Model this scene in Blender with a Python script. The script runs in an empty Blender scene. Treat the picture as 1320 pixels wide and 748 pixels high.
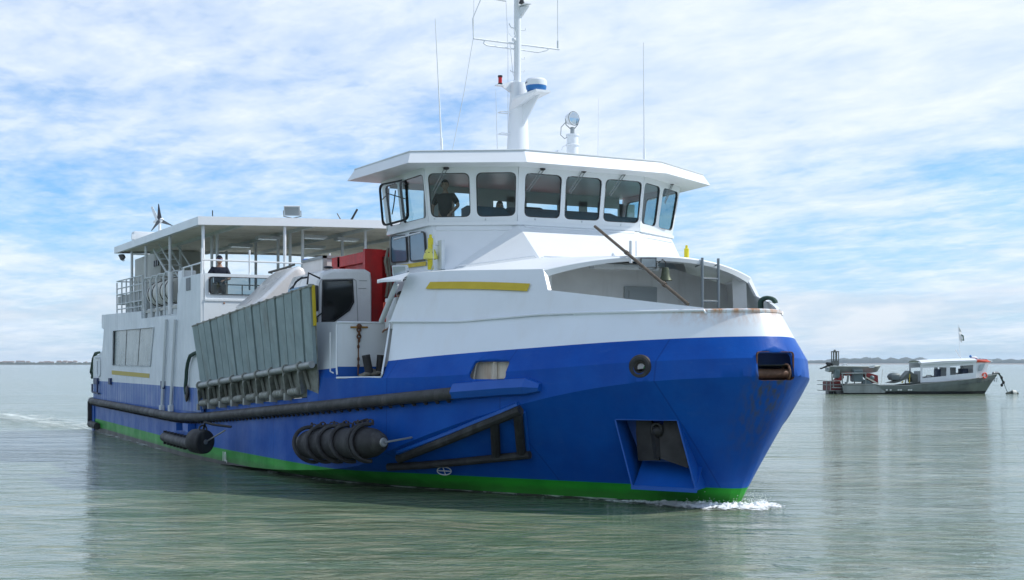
import bpy, bmesh, math, random
from mathutils import Vector, Matrix, noise
random.seed(7)
S = bpy.context.scene
COL = S.collection
V = Vector

# ------------------------------------------------------------------ camera
# The ferry lies along +X (bow) with its waterline at z = 0.
F, TH, H, HY = 1650.0, math.radians(27.1), 2.5, 469.0
RX = (math.sin(TH), math.cos(TH))           # camera right in plan
DX = (-math.cos(TH), math.sin(TH))          # camera forward in plan
P = (49.6128, -13.7624, H)
cam = bpy.data.cameras.new('camera'); co = bpy.data.objects.new('camera', cam); COL.objects.link(co)
cam.sensor_width = 36.0; cam.lens = 36.0 * F / 1320.0
cam.shift_y = (HY - 374.0) / 1320.0
cam.clip_start = 0.1; cam.clip_end = 60000
co.location = P
co.rotation_euler = (math.pi / 2, 0, math.atan2(RX[1], RX[0]))
S.camera = co
S.render.resolution_x, S.render.resolution_y = 1024, 580

# ------------------------------------------------------------------ light
SUN_A, SUN_EL = math.radians(-6), math.radians(45)
sx = math.cos(SUN_A) * RX[0] - math.sin(SUN_A) * DX[0]
sy = math.cos(SUN_A) * RX[1] - math.sin(SUN_A) * DX[1]
SDIR = V((sx * math.cos(SUN_EL), sy * math.cos(SUN_EL), math.sin(SUN_EL)))
sun = bpy.data.lights.new('sun', 'SUN'); sun.energy = 3.9; sun.angle = math.radians(0.55); sun.color = (1, .965, .91)
so = bpy.data.objects.new('sun', sun); COL.objects.link(so)
so.rotation_euler = SDIR.to_track_quat('Z', 'Y').to_euler()
so.location = (0, 0, 60)

W = bpy.data.worlds.new('World'); S.world = W; W.use_nodes = True
nt = W.node_tree; nt.nodes.clear()
def N(t, ty, **k):
    n = t.nodes.new(ty)
    for a, b in k.items():
        if a.startswith('i_'):
            n.inputs[a[2:].replace('_', ' ')].default_value = b
        else: setattr(n, a, b)
    return n
def math_n(t, op, a, b=None, c=None, clamp=False):
    n = t.nodes.new('ShaderNodeMath'); n.operation = op; n.use_clamp = clamp
    for i, v in enumerate((a, b, c)):
        if v is None: continue
        if isinstance(v, (int, float)): n.inputs[i].default_value = v
        else: t.links.new(v, n.inputs[i])
    return n.outputs[0]
def mixc(t, f, a, b):
    n = t.nodes.new('ShaderNodeMix'); n.data_type = 'RGBA'
    for i, v in ((0, f), (6, a), (7, b)):
        if isinstance(v, (int, float)): n.inputs[i].default_value = v
        elif isinstance(v, tuple): n.inputs[i].default_value = v if len(v) == 4 else (*v, 1)
        else: t.links.new(v, n.inputs[i])
    return n.outputs[2]
def ramp(t, f, stops):
    n = t.nodes.new('ShaderNodeValToRGB'); e = n.color_ramp.elements
    while len(e) > 1: e.remove(e[0])
    e[0].position = stops[0][0]; e[0].color = (*[stops[0][1]] * 3, 1) if not isinstance(stops[0][1], tuple) else (*stops[0][1], 1)
    for p, c in stops[1:]:
        x = e.new(p); x.color = (*[c] * 3, 1) if not isinstance(c, tuple) else (*c, 1)
    t.links.new(f, n.inputs[0]); return n.outputs[0]
HAZE = .00010
CLOUD_OFF = (3.1, 1.7, .4)
def build_world():
    t = nt
    sky = N(t, 'ShaderNodeTexSky', sky_type='NISHITA', sun_disc=False)
    sky.sun_elevation = SUN_EL; sky.sun_rotation = math.atan2(sx, sy)
    sky.air_density = 1.0; sky.dust_density = 0.3; sky.ozone_density = 2.0
    tc = N(t, 'ShaderNodeTexCoord')
    sep = N(t, 'ShaderNodeSeparateXYZ'); t.links.new(tc.outputs['Generated'], sep.inputs[0])
    z = sep.outputs[2]
    # high cloud sheet, seen as a layer overhead
    zz = math_n(t, 'ADD', math_n(t, 'MAXIMUM', z, 0.0), 0.10)
    px = math_n(t, 'DIVIDE', sep.outputs[0], zz); py = math_n(t, 'DIVIDE', sep.outputs[1], zz)
    cb = N(t, 'ShaderNodeCombineXYZ'); t.links.new(px, cb.inputs[0]); t.links.new(py, cb.inputs[1])
    mp = N(t, 'ShaderNodeMapping'); mp.inputs['Rotation'].default_value = (0, 0, math.radians(-35)); mp.inputs['Location'].default_value = CLOUD_OFF
    mp.inputs['Scale'].default_value = (1.05, 1.45, 1)
    t.links.new(cb.outputs[0], mp.inputs[0])
    n1 = N(t, 'ShaderNodeTexNoise', i_Scale=.55, i_Detail=3.0, i_Roughness=.5, i_Distortion=.3); t.links.new(mp.outputs[0], n1.inputs[0])
    n2 = N(t, 'ShaderNodeTexNoise', i_Scale=3.2, i_Detail=6.0, i_Roughness=.58, i_Distortion=.25); t.links.new(mp.outputs[0], n2.inputs[0])
    n3 = N(t, 'ShaderNodeTexNoise', i_Scale=12.0, i_Detail=4.0, i_Roughness=.6, i_Distortion=.2); t.links.new(mp.outputs[0], n3.inputs[0])
    s = math_n(t, 'ADD', math_n(t, 'MULTIPLY', n1.outputs[0], .62), math_n(t, 'ADD', math_n(t, 'MULTIPLY', n2.outputs[0], .26), math_n(t, 'MULTIPLY', n3.outputs[0], .17)))
    # thicker cloud higher up, broken lower down
    hi = ramp(t, z, [(0.0, .06), (.05, .05), (.09, .02), (.145, .0), (.185, .075), (.22, .125), (.30, .12), (.5, .05), (.85, .0)])
    s = math_n(t, 'SUBTRACT', math_n(t, 'ADD', s, hi), .06)
    m = ramp(t, s, [(.36, .08), (.45, .40), (.53, .73), (.62, .91), (.72, .98)])
    # low cumulus bank near the horizon
    mp2 = N(t, 'ShaderNodeMapping'); mp2.inputs['Scale'].default_value = (7, 7, 26)
    t.links.new(tc.outputs['Generated'], mp2.inputs[0])
    n4 = N(t, 'ShaderNodeTexNoise', i_Scale=1.6, i_Detail=7.0, i_Roughness=.52, i_Distortion=.15); t.links.new(mp2.outputs[0], n4.inputs[0])
    band = ramp(t, z, [(.0, .0), (.012, .7), (.045, 1.0), (.062, .62), (.08, .0)])
    cu = ramp(t, math_n(t, 'MULTIPLY', n4.outputs[0], band), [(.36, .0), (.46, .62), (.60, .92)])
    shade = ramp(t, n4.outputs[0], [(.42, (5.6, 6.8, 8.3)), (.62, (8.2, 8.8, 9.5))])
    hc = ramp(t, n2.outputs[0], [(.30, (6.9, 8.1, 9.8)), (.66, (8.9, 9.6, 10.4))])
    tint = N(t, 'ShaderNodeMix', data_type='RGBA', blend_type='MULTIPLY'); tint.inputs[0].default_value = 1
    t.links.new(sky.outputs[0], tint.inputs[6]); tint.inputs[7].default_value = (.48, 1.08, 1.62, 1)
    base = mixc(t, ramp(t, z, [(0.0, .92), (.03, .75), (.07, .35), (.12, .06), (.3, 0.0)]), tint.outputs[2], (4.7, 6.5, 8.2))
    c = mixc(t, m, base, hc)
    c = mixc(t, cu, c, shade)
    bg = N(t, 'ShaderNodeBackground'); bg.inputs[1].default_value = .1
    t.links.new(c, bg.inputs[0])
    out = N(t, 'ShaderNodeOutputWorld'); t.links.new(bg.outputs[0], out.inputs[0])
build_world()
S.view_settings.view_transform = 'Standard'; S.view_settings.look = 'None'
S.view_settings.exposure = 0.10; S.view_settings.gamma = 1.0

# ------------------------------------------------------------------ geometry of the view -> places in the world
def zdepth(x, y): return (x - P[0]) * DX[0] + (y - P[1]) * DX[1]
def proj(x, y, z):
    dx, dy = x - P[0], y - P[1]; Z = dx * DX[0] + dy * DX[1]; X = dx * RX[0] + dy * RX[1]
    return 660 + F * X / Z, HY - F * (z - H) / Z
def ray(u, v):
    a, b = (u - 660) / F, (HY - v) / F
    return a * RX[0] + DX[0], a * RX[1] + DX[1], b
def onz(u, v, z):
    r = ray(u, v); t = (z - H) / r[2]; return V((P[0] + t * r[0], P[1] + t * r[1], z))
def ony(u, v, y):
    r = ray(u, v); t = (y - P[1]) / r[1]; return V((P[0] + t * r[0], y, H + t * r[2]))
def onx(u, v, x):
    r = ray(u, v); t = (x - P[0]) / r[0]; return V((x, P[1] + t * r[1], H + t * r[2]))
def onv(u, v, p, q, off=0):      # onto the vertical plane through p and q, moved outward (to starboard) by off
    n = V((q[1] - p[1], -(q[0] - p[0]), 0)).normalized()
    p0 = V((p[0], p[1], 0)) + n * off
    r = V(ray(u, v)); o = V(P); t = (p0 - o).dot(n) / r.dot(n); return o + r * t
def onplane(u, v, p, n):
    r = V(ray(u, v)); o = V(P); t = (V(p) - o).dot(n) / r.dot(n); return o + r * t
def lerp_t(tr, u):
    if u <= tr[0][0]: return tr[0][1]
    for a, b in zip(tr, tr[1:]):
        if u <= b[0]: return a[1] + (b[1] - a[1]) * (u - a[0]) / (b[0] - a[0])
    return tr[-1][1]

# ------------------------------------------------------------------ materials
def mat(name, color, rough=.5, metal=0.0, spec=.5, coat=0.0, var=0.0, vscale=2.0, bump=0.0, bscale=30.0, dirt=None, streak=0.0, coords='Object', vz=1.0):
    m = bpy.data.materials.new(name); m.use_nodes = True; t = m.node_tree; b = t.nodes['Principled BSDF']
    b.inputs['Base Color'].default_value = (*color, 1); b.inputs['Roughness'].default_value = rough
    b.inputs['Metallic'].default_value = metal; b.inputs['Specular IOR Level'].default_value = spec
    b.inputs['Coat Weight'].default_value = coat; b.inputs['Coat Roughness'].default_value = .12
    tc = N(t, 'ShaderNodeTexCoord')
    c = None
    if var or dirt:
        mp = N(t, 'ShaderNodeMapping'); mp.inputs['Scale'].default_value = (1, 1, vz); t.links.new(tc.outputs[coords], mp.inputs[0])
        n = N(t, 'ShaderNodeTexNoise', i_Scale=vscale, i_Detail=6.0, i_Roughness=.6); t.links.new(mp.outputs[0], n.inputs[0])
        f = ramp(t, n.outputs[0], [(.3, 1 - var), (.7, 1 + 0 * var)])
        mx = N(t, 'ShaderNodeMix', data_type='RGBA', blend_type='MULTIPLY'); mx.inputs[0].default_value = 1
        mx.inputs[6].default_value = (*color, 1); t.links.new(f, mx.inputs[7]); c = mx.outputs[2]
        if dirt:
            dcol, amt, dsc = dirt
            mp3 = N(t, 'ShaderNodeMapping'); mp3.inputs['Scale'].default_value = (dsc, dsc, dsc * .12); t.links.new(tc.outputs[coords], mp3.inputs[0])
            n3 = N(t, 'ShaderNodeTexNoise', i_Scale=1.0, i_Detail=5.0, i_Roughness=.65); t.links.new(mp3.outputs[0], n3.inputs[0])
            c = mixc(t, math_n(t, 'MULTIPLY', ramp(t, n3.outputs[0], [(.52, 0.0), (.75, 1.0)]), amt), c, dcol)
        t.links.new(c, b.inputs['Base Color'])
        r = ramp(t, n.outputs[0], [(.3, min(1, rough * 1.25)), (.7, rough * .85)]); t.links.new(r, b.inputs['Roughness'])
    if bump:
        n2 = N(t, 'ShaderNodeTexNoise', i_Scale=bscale, i_Detail=3.0); t.links.new(tc.outputs[coords], n2.inputs[0])
        bp = N(t, 'ShaderNodeBump', i_Strength=1.0, i_Distance=bump); t.links.new(n2.outputs[0], bp.inputs['Height']); t.links.new(bp.outputs[0], b.inputs['Normal'])
    return m
WHITE = mat('white_paint', (.755, .80, .83), .38, var=.07, vscale=1.3, bump=.006, bscale=2.2, dirt=((.55, .50, .42), .22, 2.2))
WHITE2 = mat('white_paint_clean', (.765, .80, .825), .35, var=.04, vscale=2.5)
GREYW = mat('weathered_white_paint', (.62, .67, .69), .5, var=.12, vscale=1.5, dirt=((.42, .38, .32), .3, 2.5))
RUSTY = mat('rusty_steel', (.16, .07, .035), .8, var=.5, vscale=9, bump=.01, bscale=30)
RUBBER = mat('black_rubber', (.022, .022, .024), .62, var=.35, vscale=4, bump=.004, bscale=25, dirt=((.11, .11, .11), .5, 3))
RUBBER2 = mat('grey_rubber', (.05, .05, .052), .6, var=.3, vscale=5, bump=.004, bscale=20, dirt=((.16, .16, .16), .5, 4))
GALV = mat('galvanised_steel', (.34, .37, .38), .45, .55, var=.25, vscale=8, bump=.002)
STEEL = mat('dull_steel', (.30, .31, .31), .42, .7, var=.2, vscale=10)
ROPE = mat('dark_green_rope', (.035, .075, .06), .9, bump=.02, bscale=60)
HEMP = mat('grey_rope', (.28, .26, .21), .9, bump=.02, bscale=60, var=.3, vscale=15)
YELLOW = mat('yellow_paint', (.62, .46, .02), .5, var=.15, vscale=4)
YELLOWP = mat('yellow_plastic', (.70, .60, .02), .4, var=.1, vscale=12)
BLACK = mat('black_plastic', (.012, .012, .013), .4)
DARK = mat('dark_interior', (.05, .055, .055), .7)
RED = mat('red_paint', (.60, .012, .012), .45, var=.35, vscale=2.2, dirt=((.16, .03, .02), .5, 2.5))
TRUCKW = mat('truck_white', (.74, .74, .73), .28, coat=.5, var=.06, vscale=1.5, dirt=((.45, .42, .38), .2, 3))
CREAM = mat('cream_paint', (.62, .58, .48), .55, var=.12, vscale=3, dirt=((.35, .17, .06), .6, 5))
RAMPM = mat('grey_green_ramp_plate', (.30, .385, .40), .5, .1, var=.18, vscale=3, dirt=((.16, .13, .09), .6, 3), bump=.003)
RAMPD = mat('worn_ramp_steel', (.31, .325, .29), .65, .2, var=.5, vscale=5, bump=.006, bscale=15)
BLUEL = mat('light_blue_plastic', (.03, .18, .48), .35)
SKIN = mat('skin', (.42, .25, .18), .55, var=.1, vscale=20)
HAIR = mat('dark_hair', (.03, .022, .018), .7, bump=.01, bscale=80)
NAVY = mat('navy_cloth', (.018, .024, .045), .9, var=.3, vscale=12, bump=.01, bscale=30)
GREYC = mat('grey_cloth', (.30, .28, .25), .9, var=.2, vscale=12, bump=.01, bscale=30)
ALU = mat('weathered_aluminium', (.30, .33, .32), .48, .5, var=.35, vscale=.8, dirt=((.10, .11, .09), .6, 1.0))
LAMPW = mat('lamp_lens', (.7, .75, .78), .15)
REDL = mat('red_lens', (.5, .01, .01), .2)
ORANGE = mat('orange_red', (.65, .07, .03), .5)
def hull_mat():
    m = bpy.data.materials.new('hull_paint_blue_green'); m.use_nodes = True; t = m.node_tree; b = t.nodes['Principled BSDF']
    tc = N(t, 'ShaderNodeTexCoord'); sp = N(t, 'ShaderNodeSeparateXYZ'); t.links.new(tc.outputs['Object'], sp.inputs[0])
    x, z = sp.outputs[0], sp.outputs[2]
    zg = math_n(t, 'SUBTRACT', z, math_n(t, 'MULTIPLY_ADD', x, -.005, .48))
    zb = math_n(t, 'SUBTRACT', z, math_n(t, 'MULTIPLY_ADD', x, -.0055, .19))
    isb = math_n(t, 'GREATER_THAN', zg, 0.0); isg = math_n(t, 'GREATER_THAN', zb, 0.0)
    n = N(t, 'ShaderNodeTexNoise', i_Scale=1.2, i_Detail=6.0, i_Roughness=.62); t.links.new(tc.outputs['Object'], n.inputs[0])
    blue = mixc(t, ramp(t, n.outputs[0], [(.35, 0.0), (.68, 1.0)]), (.0005, .062, .34), (.001, .086, .42))
    # vertical run-off streaks, chalky aft
    mp = N(t, 'ShaderNodeMapping'); mp.inputs['Scale'].default_value = (2.6, 2.6, .22); t.links.new(tc.outputs['Object'], mp.inputs[0])
    ns = N(t, 'ShaderNodeTexNoise', i_Scale=1.5, i_Detail=5.0, i_Roughness=.6); t.links.new(mp.outputs[0], ns.inputs[0])
    aft = ramp(t, math_n(t, 'DIVIDE', x, 34.0), [(.1, 1.0), (.5, .75), (.72, .25), (.8, .12)])
    chalk = math_n(t, 'MULTIPLY', ramp(t, ns.outputs[0], [(.3, .15), (.7, .8)]), aft)
    blue = mixc(t, math_n(t, 'MULTIPLY', chalk, .55), blue, (.10, .20, .40))
    # rust and weed stain under the bow roller: streaks that run down the stem
    y = sp.outputs[1]
    near = math_n(t, 'MULTIPLY', math_n(t, 'GREATER_THAN', x, 31.0), ramp(t, math_n(t, 'ABSOLUTE', math_n(t, 'ADD', y, .08)), [(.15, 1.0), (.55, 0.0)]))
    near = math_n(t, 'MULTIPLY', near, ramp(t, math_n(t, 'DIVIDE', z, 2.6), [(.25, 0.0), (.5, .35), (.8, 1.0), (.93, .8), (.97, .0)]))
    mp4 = N(t, 'ShaderNodeMapping'); mp4.inputs['Scale'].default_value = (9, 9, 1.3); t.links.new(tc.outputs['Object'], mp4.inputs[0])
    n4 = N(t, 'ShaderNodeTexNoise', i_Scale=1.3, i_Detail=4.0); t.links.new(mp4.outputs[0], n4.inputs[0])
    st = math_n(t, 'MULTIPLY', near, ramp(t, n4.outputs[0], [(.4, 0.0), (.62, 1.0)]))
    blue = mixc(t, math_n(t, 'MULTIPLY', st, .85), blue, (.075, .075, .04))
    green = mixc(t, ramp(t, n.outputs[0], [(.35, 0.0), (.7, 1.0)]), (.015, .24, .02), (.03, .36, .03))
    green = mixc(t, math_n(t, 'MULTIPLY', chalk, .3), green, (.12, .32, .16))
    nb = N(t, 'ShaderNodeTexNoise', i_Scale=5.0, i_Detail=5.0); t.links.new(tc.outputs['Object'], nb.inputs[0])
    black = mixc(t, nb.outputs[0], (.012, .012, .012), (.055, .05, .045))
    black = mixc(t, math_n(t, 'MULTIPLY', aft, .6), black, (.09, .09, .09))
    wv = math_n(t, 'PINGPONG', math_n(t, 'ADD', x, .4), 1.22); seam = math_n(t, 'MULTIPLY', math_n(t, 'LESS_THAN', wv, .012), math_n(t, 'GREATER_THAN', z, .2))
    mp6 = N(t, 'ShaderNodeMapping'); mp6.inputs['Scale'].default_value = (1.2, 1.2, 5.0); t.links.new(tc.outputs['Object'], mp6.inputs[0])
    n6 = N(t, 'ShaderNodeTexNoise', i_Scale=2.2, i_Detail=7.0, i_Roughness=.7, i_Distortion=.6); t.links.new(mp6.outputs[0], n6.inputs[0])
    scuff = ramp(t, n6.outputs[0], [(.58, 0.0), (.72, 1.0)])
    blue = mixc(t, math_n(t, 'MULTIPLY', scuff, .22), blue, (.045, .13, .36))
    blue = mixc(t, math_n(t, 'MULTIPLY', seam, .35), blue, (.001, .02, .12))
    scum = math_n(t, 'MULTIPLY', ramp(t, math_n(t, 'ADD', z, math_n(t, 'MULTIPLY', n6.outputs[0], .18)), [(.22, 1.0), (.34, 0.0)]), .55)
    green = mixc(t, scum, green, (.03, .085, .02))
    c = mixc(t, isb, mixc(t, isg, black, green), blue)
    t.links.new(c, b.inputs['Base Color'])
    b.inputs['Coat Roughness'].default_value = .2
    b.inputs['Specular IOR Level'].default_value = .14
    rg = ramp(t, n.outputs[0], [(.3, .5), (.7, .33)]); t.links.new(rg, b.inputs['Roughness'])
    # plating: shallow oil-canning between frames
    w = N(t, 'ShaderNodeTexWave', i_Scale=.26, i_Distortion=1.2, i_Detail=2.0); w.bands_direction = 'X'; t.links.new(tc.outputs['Object'], w.inputs[0])
    hh = math_n(t, 'ADD', math_n(t, 'MULTIPLY', w.outputs[1], .5), math_n(t, 'MULTIPLY', n.outputs[0], .8))
    bp = N(t, 'ShaderNodeBump', i_Strength=1.0, i_Distance=.022); t.links.new(hh, bp.inputs['Height']); t.links.new(bp.outputs[0], b.inputs['Normal'])
    return m
HULL = hull_mat()
def white_hull_mat():
    m = mat('white_topside', (.745, .80, .84), .36, var=.05, vscale=1.0, dirt=((.6, .55, .46), .2, 1.6))
    t = m.node_tree; b = t.nodes['Principled BSDF']; src = b.inputs['Base Color'].links[0].from_socket
    tc = N(t, 'ShaderNodeTexCoord'); sp = N(t, 'ShaderNodeSeparateXYZ'); t.links.new(tc.outputs['Object'], sp.inputs[0])
    # rust bleeding down from the bulwark cap near the stem
    near = math_n(t, 'MULTIPLY', ramp(t, math_n(t, 'DIVIDE', sp.outputs[0], 34.0), [(.905, 0.0), (.93, 1.0)]), ramp(t, math_n(t, 'DIVIDE', sp.outputs[2], 4.0), [(.775, 0.0), (.835, .5), (.8535, 1.0)]))
    mp = N(t, 'ShaderNodeMapping'); mp.inputs['Scale'].default_value = (7, 7, 1.4); t.links.new(tc.outputs['Object'], mp.inputs[0])
    n = N(t, 'ShaderNodeTexNoise', i_Scale=1.2, i_Detail=6.0, i_Roughness=.65); t.links.new(mp.outputs[0], n.inputs[0])
    f = math_n(t, 'MULTIPLY', near, ramp(t, n.outputs[0], [(.38, 0.0), (.60, 1.0)]))
    t.links.new(mixc(t, math_n(t, 'MULTIPLY', f, .9), src, (.50, .22, .06)), b.inputs['Base Color'])
    return m
WHITEH = white_hull_mat()
def glass_mat(name, tint, gloss=.9):
    m = bpy.data.materials.new(name); m.use_nodes = True; t = m.node_tree; t.nodes.clear()
    tr = N(t, 'ShaderNodeBsdfTransparent'); tr.inputs[0].default_value = (*tint, 1)
    gl = N(t, 'ShaderNodeBsdfGlossy', i_Roughness=.02); gl.inputs[0].default_value = (gloss, gloss, gloss, 1)
    fr = N(t, 'ShaderNodeFresnel'); gm = N(t, 'ShaderNodeNewGeometry'); t.links.new(math_n(t, 'MULTIPLY_ADD', gm.outputs['Backfacing'], -.8333, 1.5), fr.inputs['IOR'])
    mx = N(t, 'ShaderNodeMixShader'); t.links.new(fr.outputs[0], mx.inputs[0]); t.links.new(tr.outputs[0], mx.inputs[1]); t.links.new(gl.outputs[0], mx.inputs[2])
    o = N(t, 'ShaderNodeOutputMaterial'); t.links.new(mx.outputs[0], o.inputs[0]); return m
GLASS = glass_mat('tinted_window_glass', (.78, .90, .90))
GLASST = glass_mat('dark_tinted_glass', (.50, .66, .69))
GLASSC = glass_mat('clear_glass', (.82, .9, .92))
GLASSF = mat('frosted_window', (.30, .36, .36), .25, var=.15, vscale=1.2)
GLASSB = mat('blue_blind_window', (.10, .19, .27), .12, coat=.3, var=.2, vscale=1.5)
GLASSD = mat('dark_glass', (.012, .015, .016), .08, coat=.6)

# ------------------------------------------------------------------ mesh building
class B:
    def __init__(s): s.bm = bmesh.new(); s.mi = 0
    def face(s, pts):
        vs = [s.bm.verts.new(p) for p in pts]
        try:
            f = s.bm.faces.new(vs); f.material_index = s.mi; return f
        except ValueError: return None
    def box(s, x0, x1, y0, y1, z0, z1, bev=0, M=None):
        r = bmesh.ops.create_cube(s.bm, size=1); vs = r['verts']
        for v in vs:
            v.co = V(((x0 + x1) / 2 + v.co.x * (x1 - x0), (y0 + y1) / 2 + v.co.y * (y1 - y0), (z0 + z1) / 2 + v.co.z * (z1 - z0)))
        fs = set(f for v in vs for f in v.link_faces)
        for f in fs: f.material_index = s.mi
        if bev:
            es = list(set(e for v in vs for e in v.link_edges))
            r = bmesh.ops.bevel(s.bm, geom=es, offset=bev, segments=2, affect='EDGES', profile=.6)
            vs = list(set(v for f in r['faces'] for v in f.verts) | set(v for v in vs if v.is_valid))
        if M is not None: bmesh.ops.transform(s.bm, matrix=M, verts=[v for v in vs if v.is_valid])
        return s
    def beam(s, a, b, w, h, up=V((0, 0, 1))):
        a, b = V(a), V(b); d = (b - a).normalized(); sd = d.cross(up)
        if sd.length < 1e-4: sd = V((1, 0, 0))
        sd.normalize(); u = sd.cross(d)
        q = [sd * (w / 2) * i + u * (h / 2) * j for i, j in ((-1, -1), (1, -1), (1, 1), (-1, 1))]
        s.loft([[a + k for k in q], [b + k for k in q]], True, True); return s
    def loft(s, rings, closed=True, caps=False):
        rv = [[s.bm.verts.new(p) for p in r] for r in rings]
        n = len(rv[0])
        for a, b in zip(rv, rv[1:]):
            for i in range(n if closed else n - 1):
                j = (i + 1) % n
                try: f = s.bm.faces.new((a[i], a[j], b[j], b[i])); f.material_index = s.mi
                except ValueError: pass
        if caps:
            for r in (rv[0][::-1], rv[-1]):
                try: f = s.bm.faces.new(r); f.material_index = s.mi
                except ValueError: pass
        return s
    def tube(s, pts, r, n=8, closed=False, cap=True):
        pts = [V(p) for p in pts]; k = len(pts); rings = []; pu = None
        for i, p in enumerate(pts):
            if closed: d = (pts[(i + 1) % k] - pts[i - 1]).normalized()
            else: d = (pts[min(i + 1, k - 1)] - pts[max(i - 1, 0)]).normalized()
            if pu is None:
                pu = V((0, 0, 1)) if abs(d.z) < .9 else V((1, 0, 0))
            u = (pu - d * pu.dot(d))
            if u.length < 1e-5: u = d.orthogonal()
            u.normalize(); w = d.cross(u); pu = u
            rr = r[i] if isinstance(r, (list, tuple)) else r
            rings.append([p + (u * math.cos(2 * math.pi * j / n) + w * math.sin(2 * math.pi * j / n)) * rr for j in range(n)])
        if closed: rings.append(rings[0])
        s.loft(rings, True, cap and not closed)
        if closed: bmesh.ops.remove_doubles(s.bm, verts=s.bm.verts, dist=1e-6)
        return s
    def lathe(s, prof, o, ax=(0, 0, 1), n=20, ends=True):
        o = V(o); ax = V(ax).normalized(); u = ax.orthogonal().normalized(); w = ax.cross(u)
        rings = [[o + ax * z + (u * math.cos(2 * math.pi * j / n) + w * math.sin(2 * math.pi * j / n)) * max(r, 1e-4) for j in range(n)] for r, z in prof]
        s.loft(rings, True, ends); return s
    def torus(s, c, ax, R, r, n=20, m=8):
        ax = V(ax).normalized(); u = ax.orthogonal().normalized(); w = ax.cross(u); c = V(c)
        return s.tube([c + (u * math.cos(2 * math.pi * i / n) + w * math.sin(2 * math.pi * i / n)) * R for i in range(n)], r, m, closed=True)
    def prism(s, poly, vec):
        poly = [V(p) for p in poly]; vec = V(vec)
        s.loft([poly, [p + vec for p in poly]], True, True); return s
    def ball(s, c, r, sc=(1, 1, 1), n=16, rot=None):
        q = bmesh.ops.create_uvsphere(s.bm, u_segments=n, v_segments=max(6, n // 2), radius=r)
        M = Matrix.Translation(V(c)) @ (rot if rot else Matrix()) @ Matrix.Diagonal((*sc, 1))
        bmesh.ops.transform(s.bm, matrix=M, verts=q['verts'])
        for f in set(f for v in q['verts'] for f in v.link_faces): f.material_index = s.mi
        return s
    def hole(s, poly, n, maxd=3.0):
        poly = [V(p) for p in poly]; n = V(n).normalized(); c = sum(poly, V()) / len(poly)
        if sum((poly[i].cross(poly[(i + 1) % len(poly)]) for i in range(len(poly))), V()).dot(n) < 0: poly = poly[::-1]
        rad = max((p - c).length for p in poly)
        ua = n.orthogonal().normalized(); wa = n.cross(ua)
        pl = [min(p.dot(ua) for p in poly) - .02, max(p.dot(ua) for p in poly) + .02, min(p.dot(wa) for p in poly) - .02, max(p.dot(wa) for p in poly) + .02]
        def near(f):
            if min(abs((v.co - c).dot(n)) for v in f.verts) > maxd and abs((f.calc_center_median() - c).dot(n)) > maxd: return False
            a_ = [v.co.dot(ua) for v in f.verts]; b_ = [v.co.dot(wa) for v in f.verts]
            return max(a_) > pl[0] and min(a_) < pl[1] and max(b_) > pl[2] and min(b_) < pl[3]
        planes = []
        for i in range(len(poly)):
            a, b = poly[i], poly[(i + 1) % len(poly)]
            e = (b - a)
            if e.length < 1e-5: continue
            pn = e.cross(n).normalized(); planes.append((a, pn))
            fs = [f for f in s.bm.faces if near(f)]
            g = list(set(fs) | set(x for f in fs for x in f.edges) | set(x for f in fs for x in f.verts))
            bmesh.ops.bisect_plane(s.bm, geom=g, plane_co=a, plane_no=pn, dist=1e-5)
        kill = []
        for f in s.bm.faces:
            m = f.calc_center_median()
            if all((m - a).dot(pn) < 1e-4 for a, pn in planes) and abs((m - c).dot(n)) < maxd: kill.append(f)
        bmesh.ops.delete(s.bm, geom=kill, context='FACES'); return s
    def obj(s, name, mats, parent=None, smooth=35, merge=False, recalc=True, local=False):
        if merge: bmesh.ops.remove_doubles(s.bm, verts=s.bm.verts, dist=1e-4)
        if recalc: bmesh.ops.recalc_face_normals(s.bm, faces=s.bm.faces)
        me = bpy.data.meshes.new(name); s.bm.to_mesh(me); s.bm.free()
        for m in (mats if isinstance(mats, (list, tuple)) else [mats]): me.materials.append(m)
        if smooth:
            me.shade_smooth(); me.set_sharp_from_angle(angle=math.radians(smooth))
        o = bpy.data.objects.new(name, me); COL.objects.link(o)
        if parent:
            o.parent = parent
            if not local:
                q = V(); p = parent
                while p: q += p.location; p = p.parent
                o.location = -q
        return o
def tag(o, label=None, cat=None, group=None, kind=None):
    if label: o['label'] = label
    if cat: o['category'] = cat
    if group: o['group'] = group
    if kind: o['kind'] = kind
    return o
def thing(name, label, cat, loc=(0, 0, 0), rz=0, group=None):
    o = bpy.data.objects.new(name, None); COL.objects.link(o); o.location = loc; o.rotation_euler = (0, 0, rz); o.empty_display_size = .3
    return tag(o, label, cat, group)
def inst(o, parent, M):
    c = o.copy(); COL.objects.link(c); c.parent = parent; c.matrix_local = M; return c
def rquad(p, r, n=4):
    p = [V(a) for a in p]; out = []
    for i in range(4):
        c = p[i]; a = (p[i - 1] - c); b = (p[(i + 1) % 4] - c)
        ra = min(r, a.length * .45); rb = min(r, b.length * .45)
        A, Bq = c + a.normalized() * ra, c + b.normalized() * rb
        for k in range(n + 1):
            t = k / n; out.append(A * (1 - t) ** 2 + c * 2 * t * (1 - t) + Bq * t * t)
    return out
def scaled(poly, k=None, d=None):
    c = sum(poly, V()) / len(poly)
    return [c + (p - c) * (((p - c).length + d) / (p - c).length) for p in poly]
def poly_n(poly): return sum((poly[i].cross(poly[(i + 1) % len(poly)]) for i in range(len(poly))), V()).normalized()
def ring_frame(b, poly, w, t, n):
    # a frame: outer, inner loops with depth along n
    o = scaled(poly, d=w); i = scaled(poly, d=-w * .6); n = V(n).normalized()
    b.loft([[p - n * t * .6 for p in i], [p + n * t for p in i], [p + n * t for p in o], [p - n * t * .2 for p in o]], True)

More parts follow.
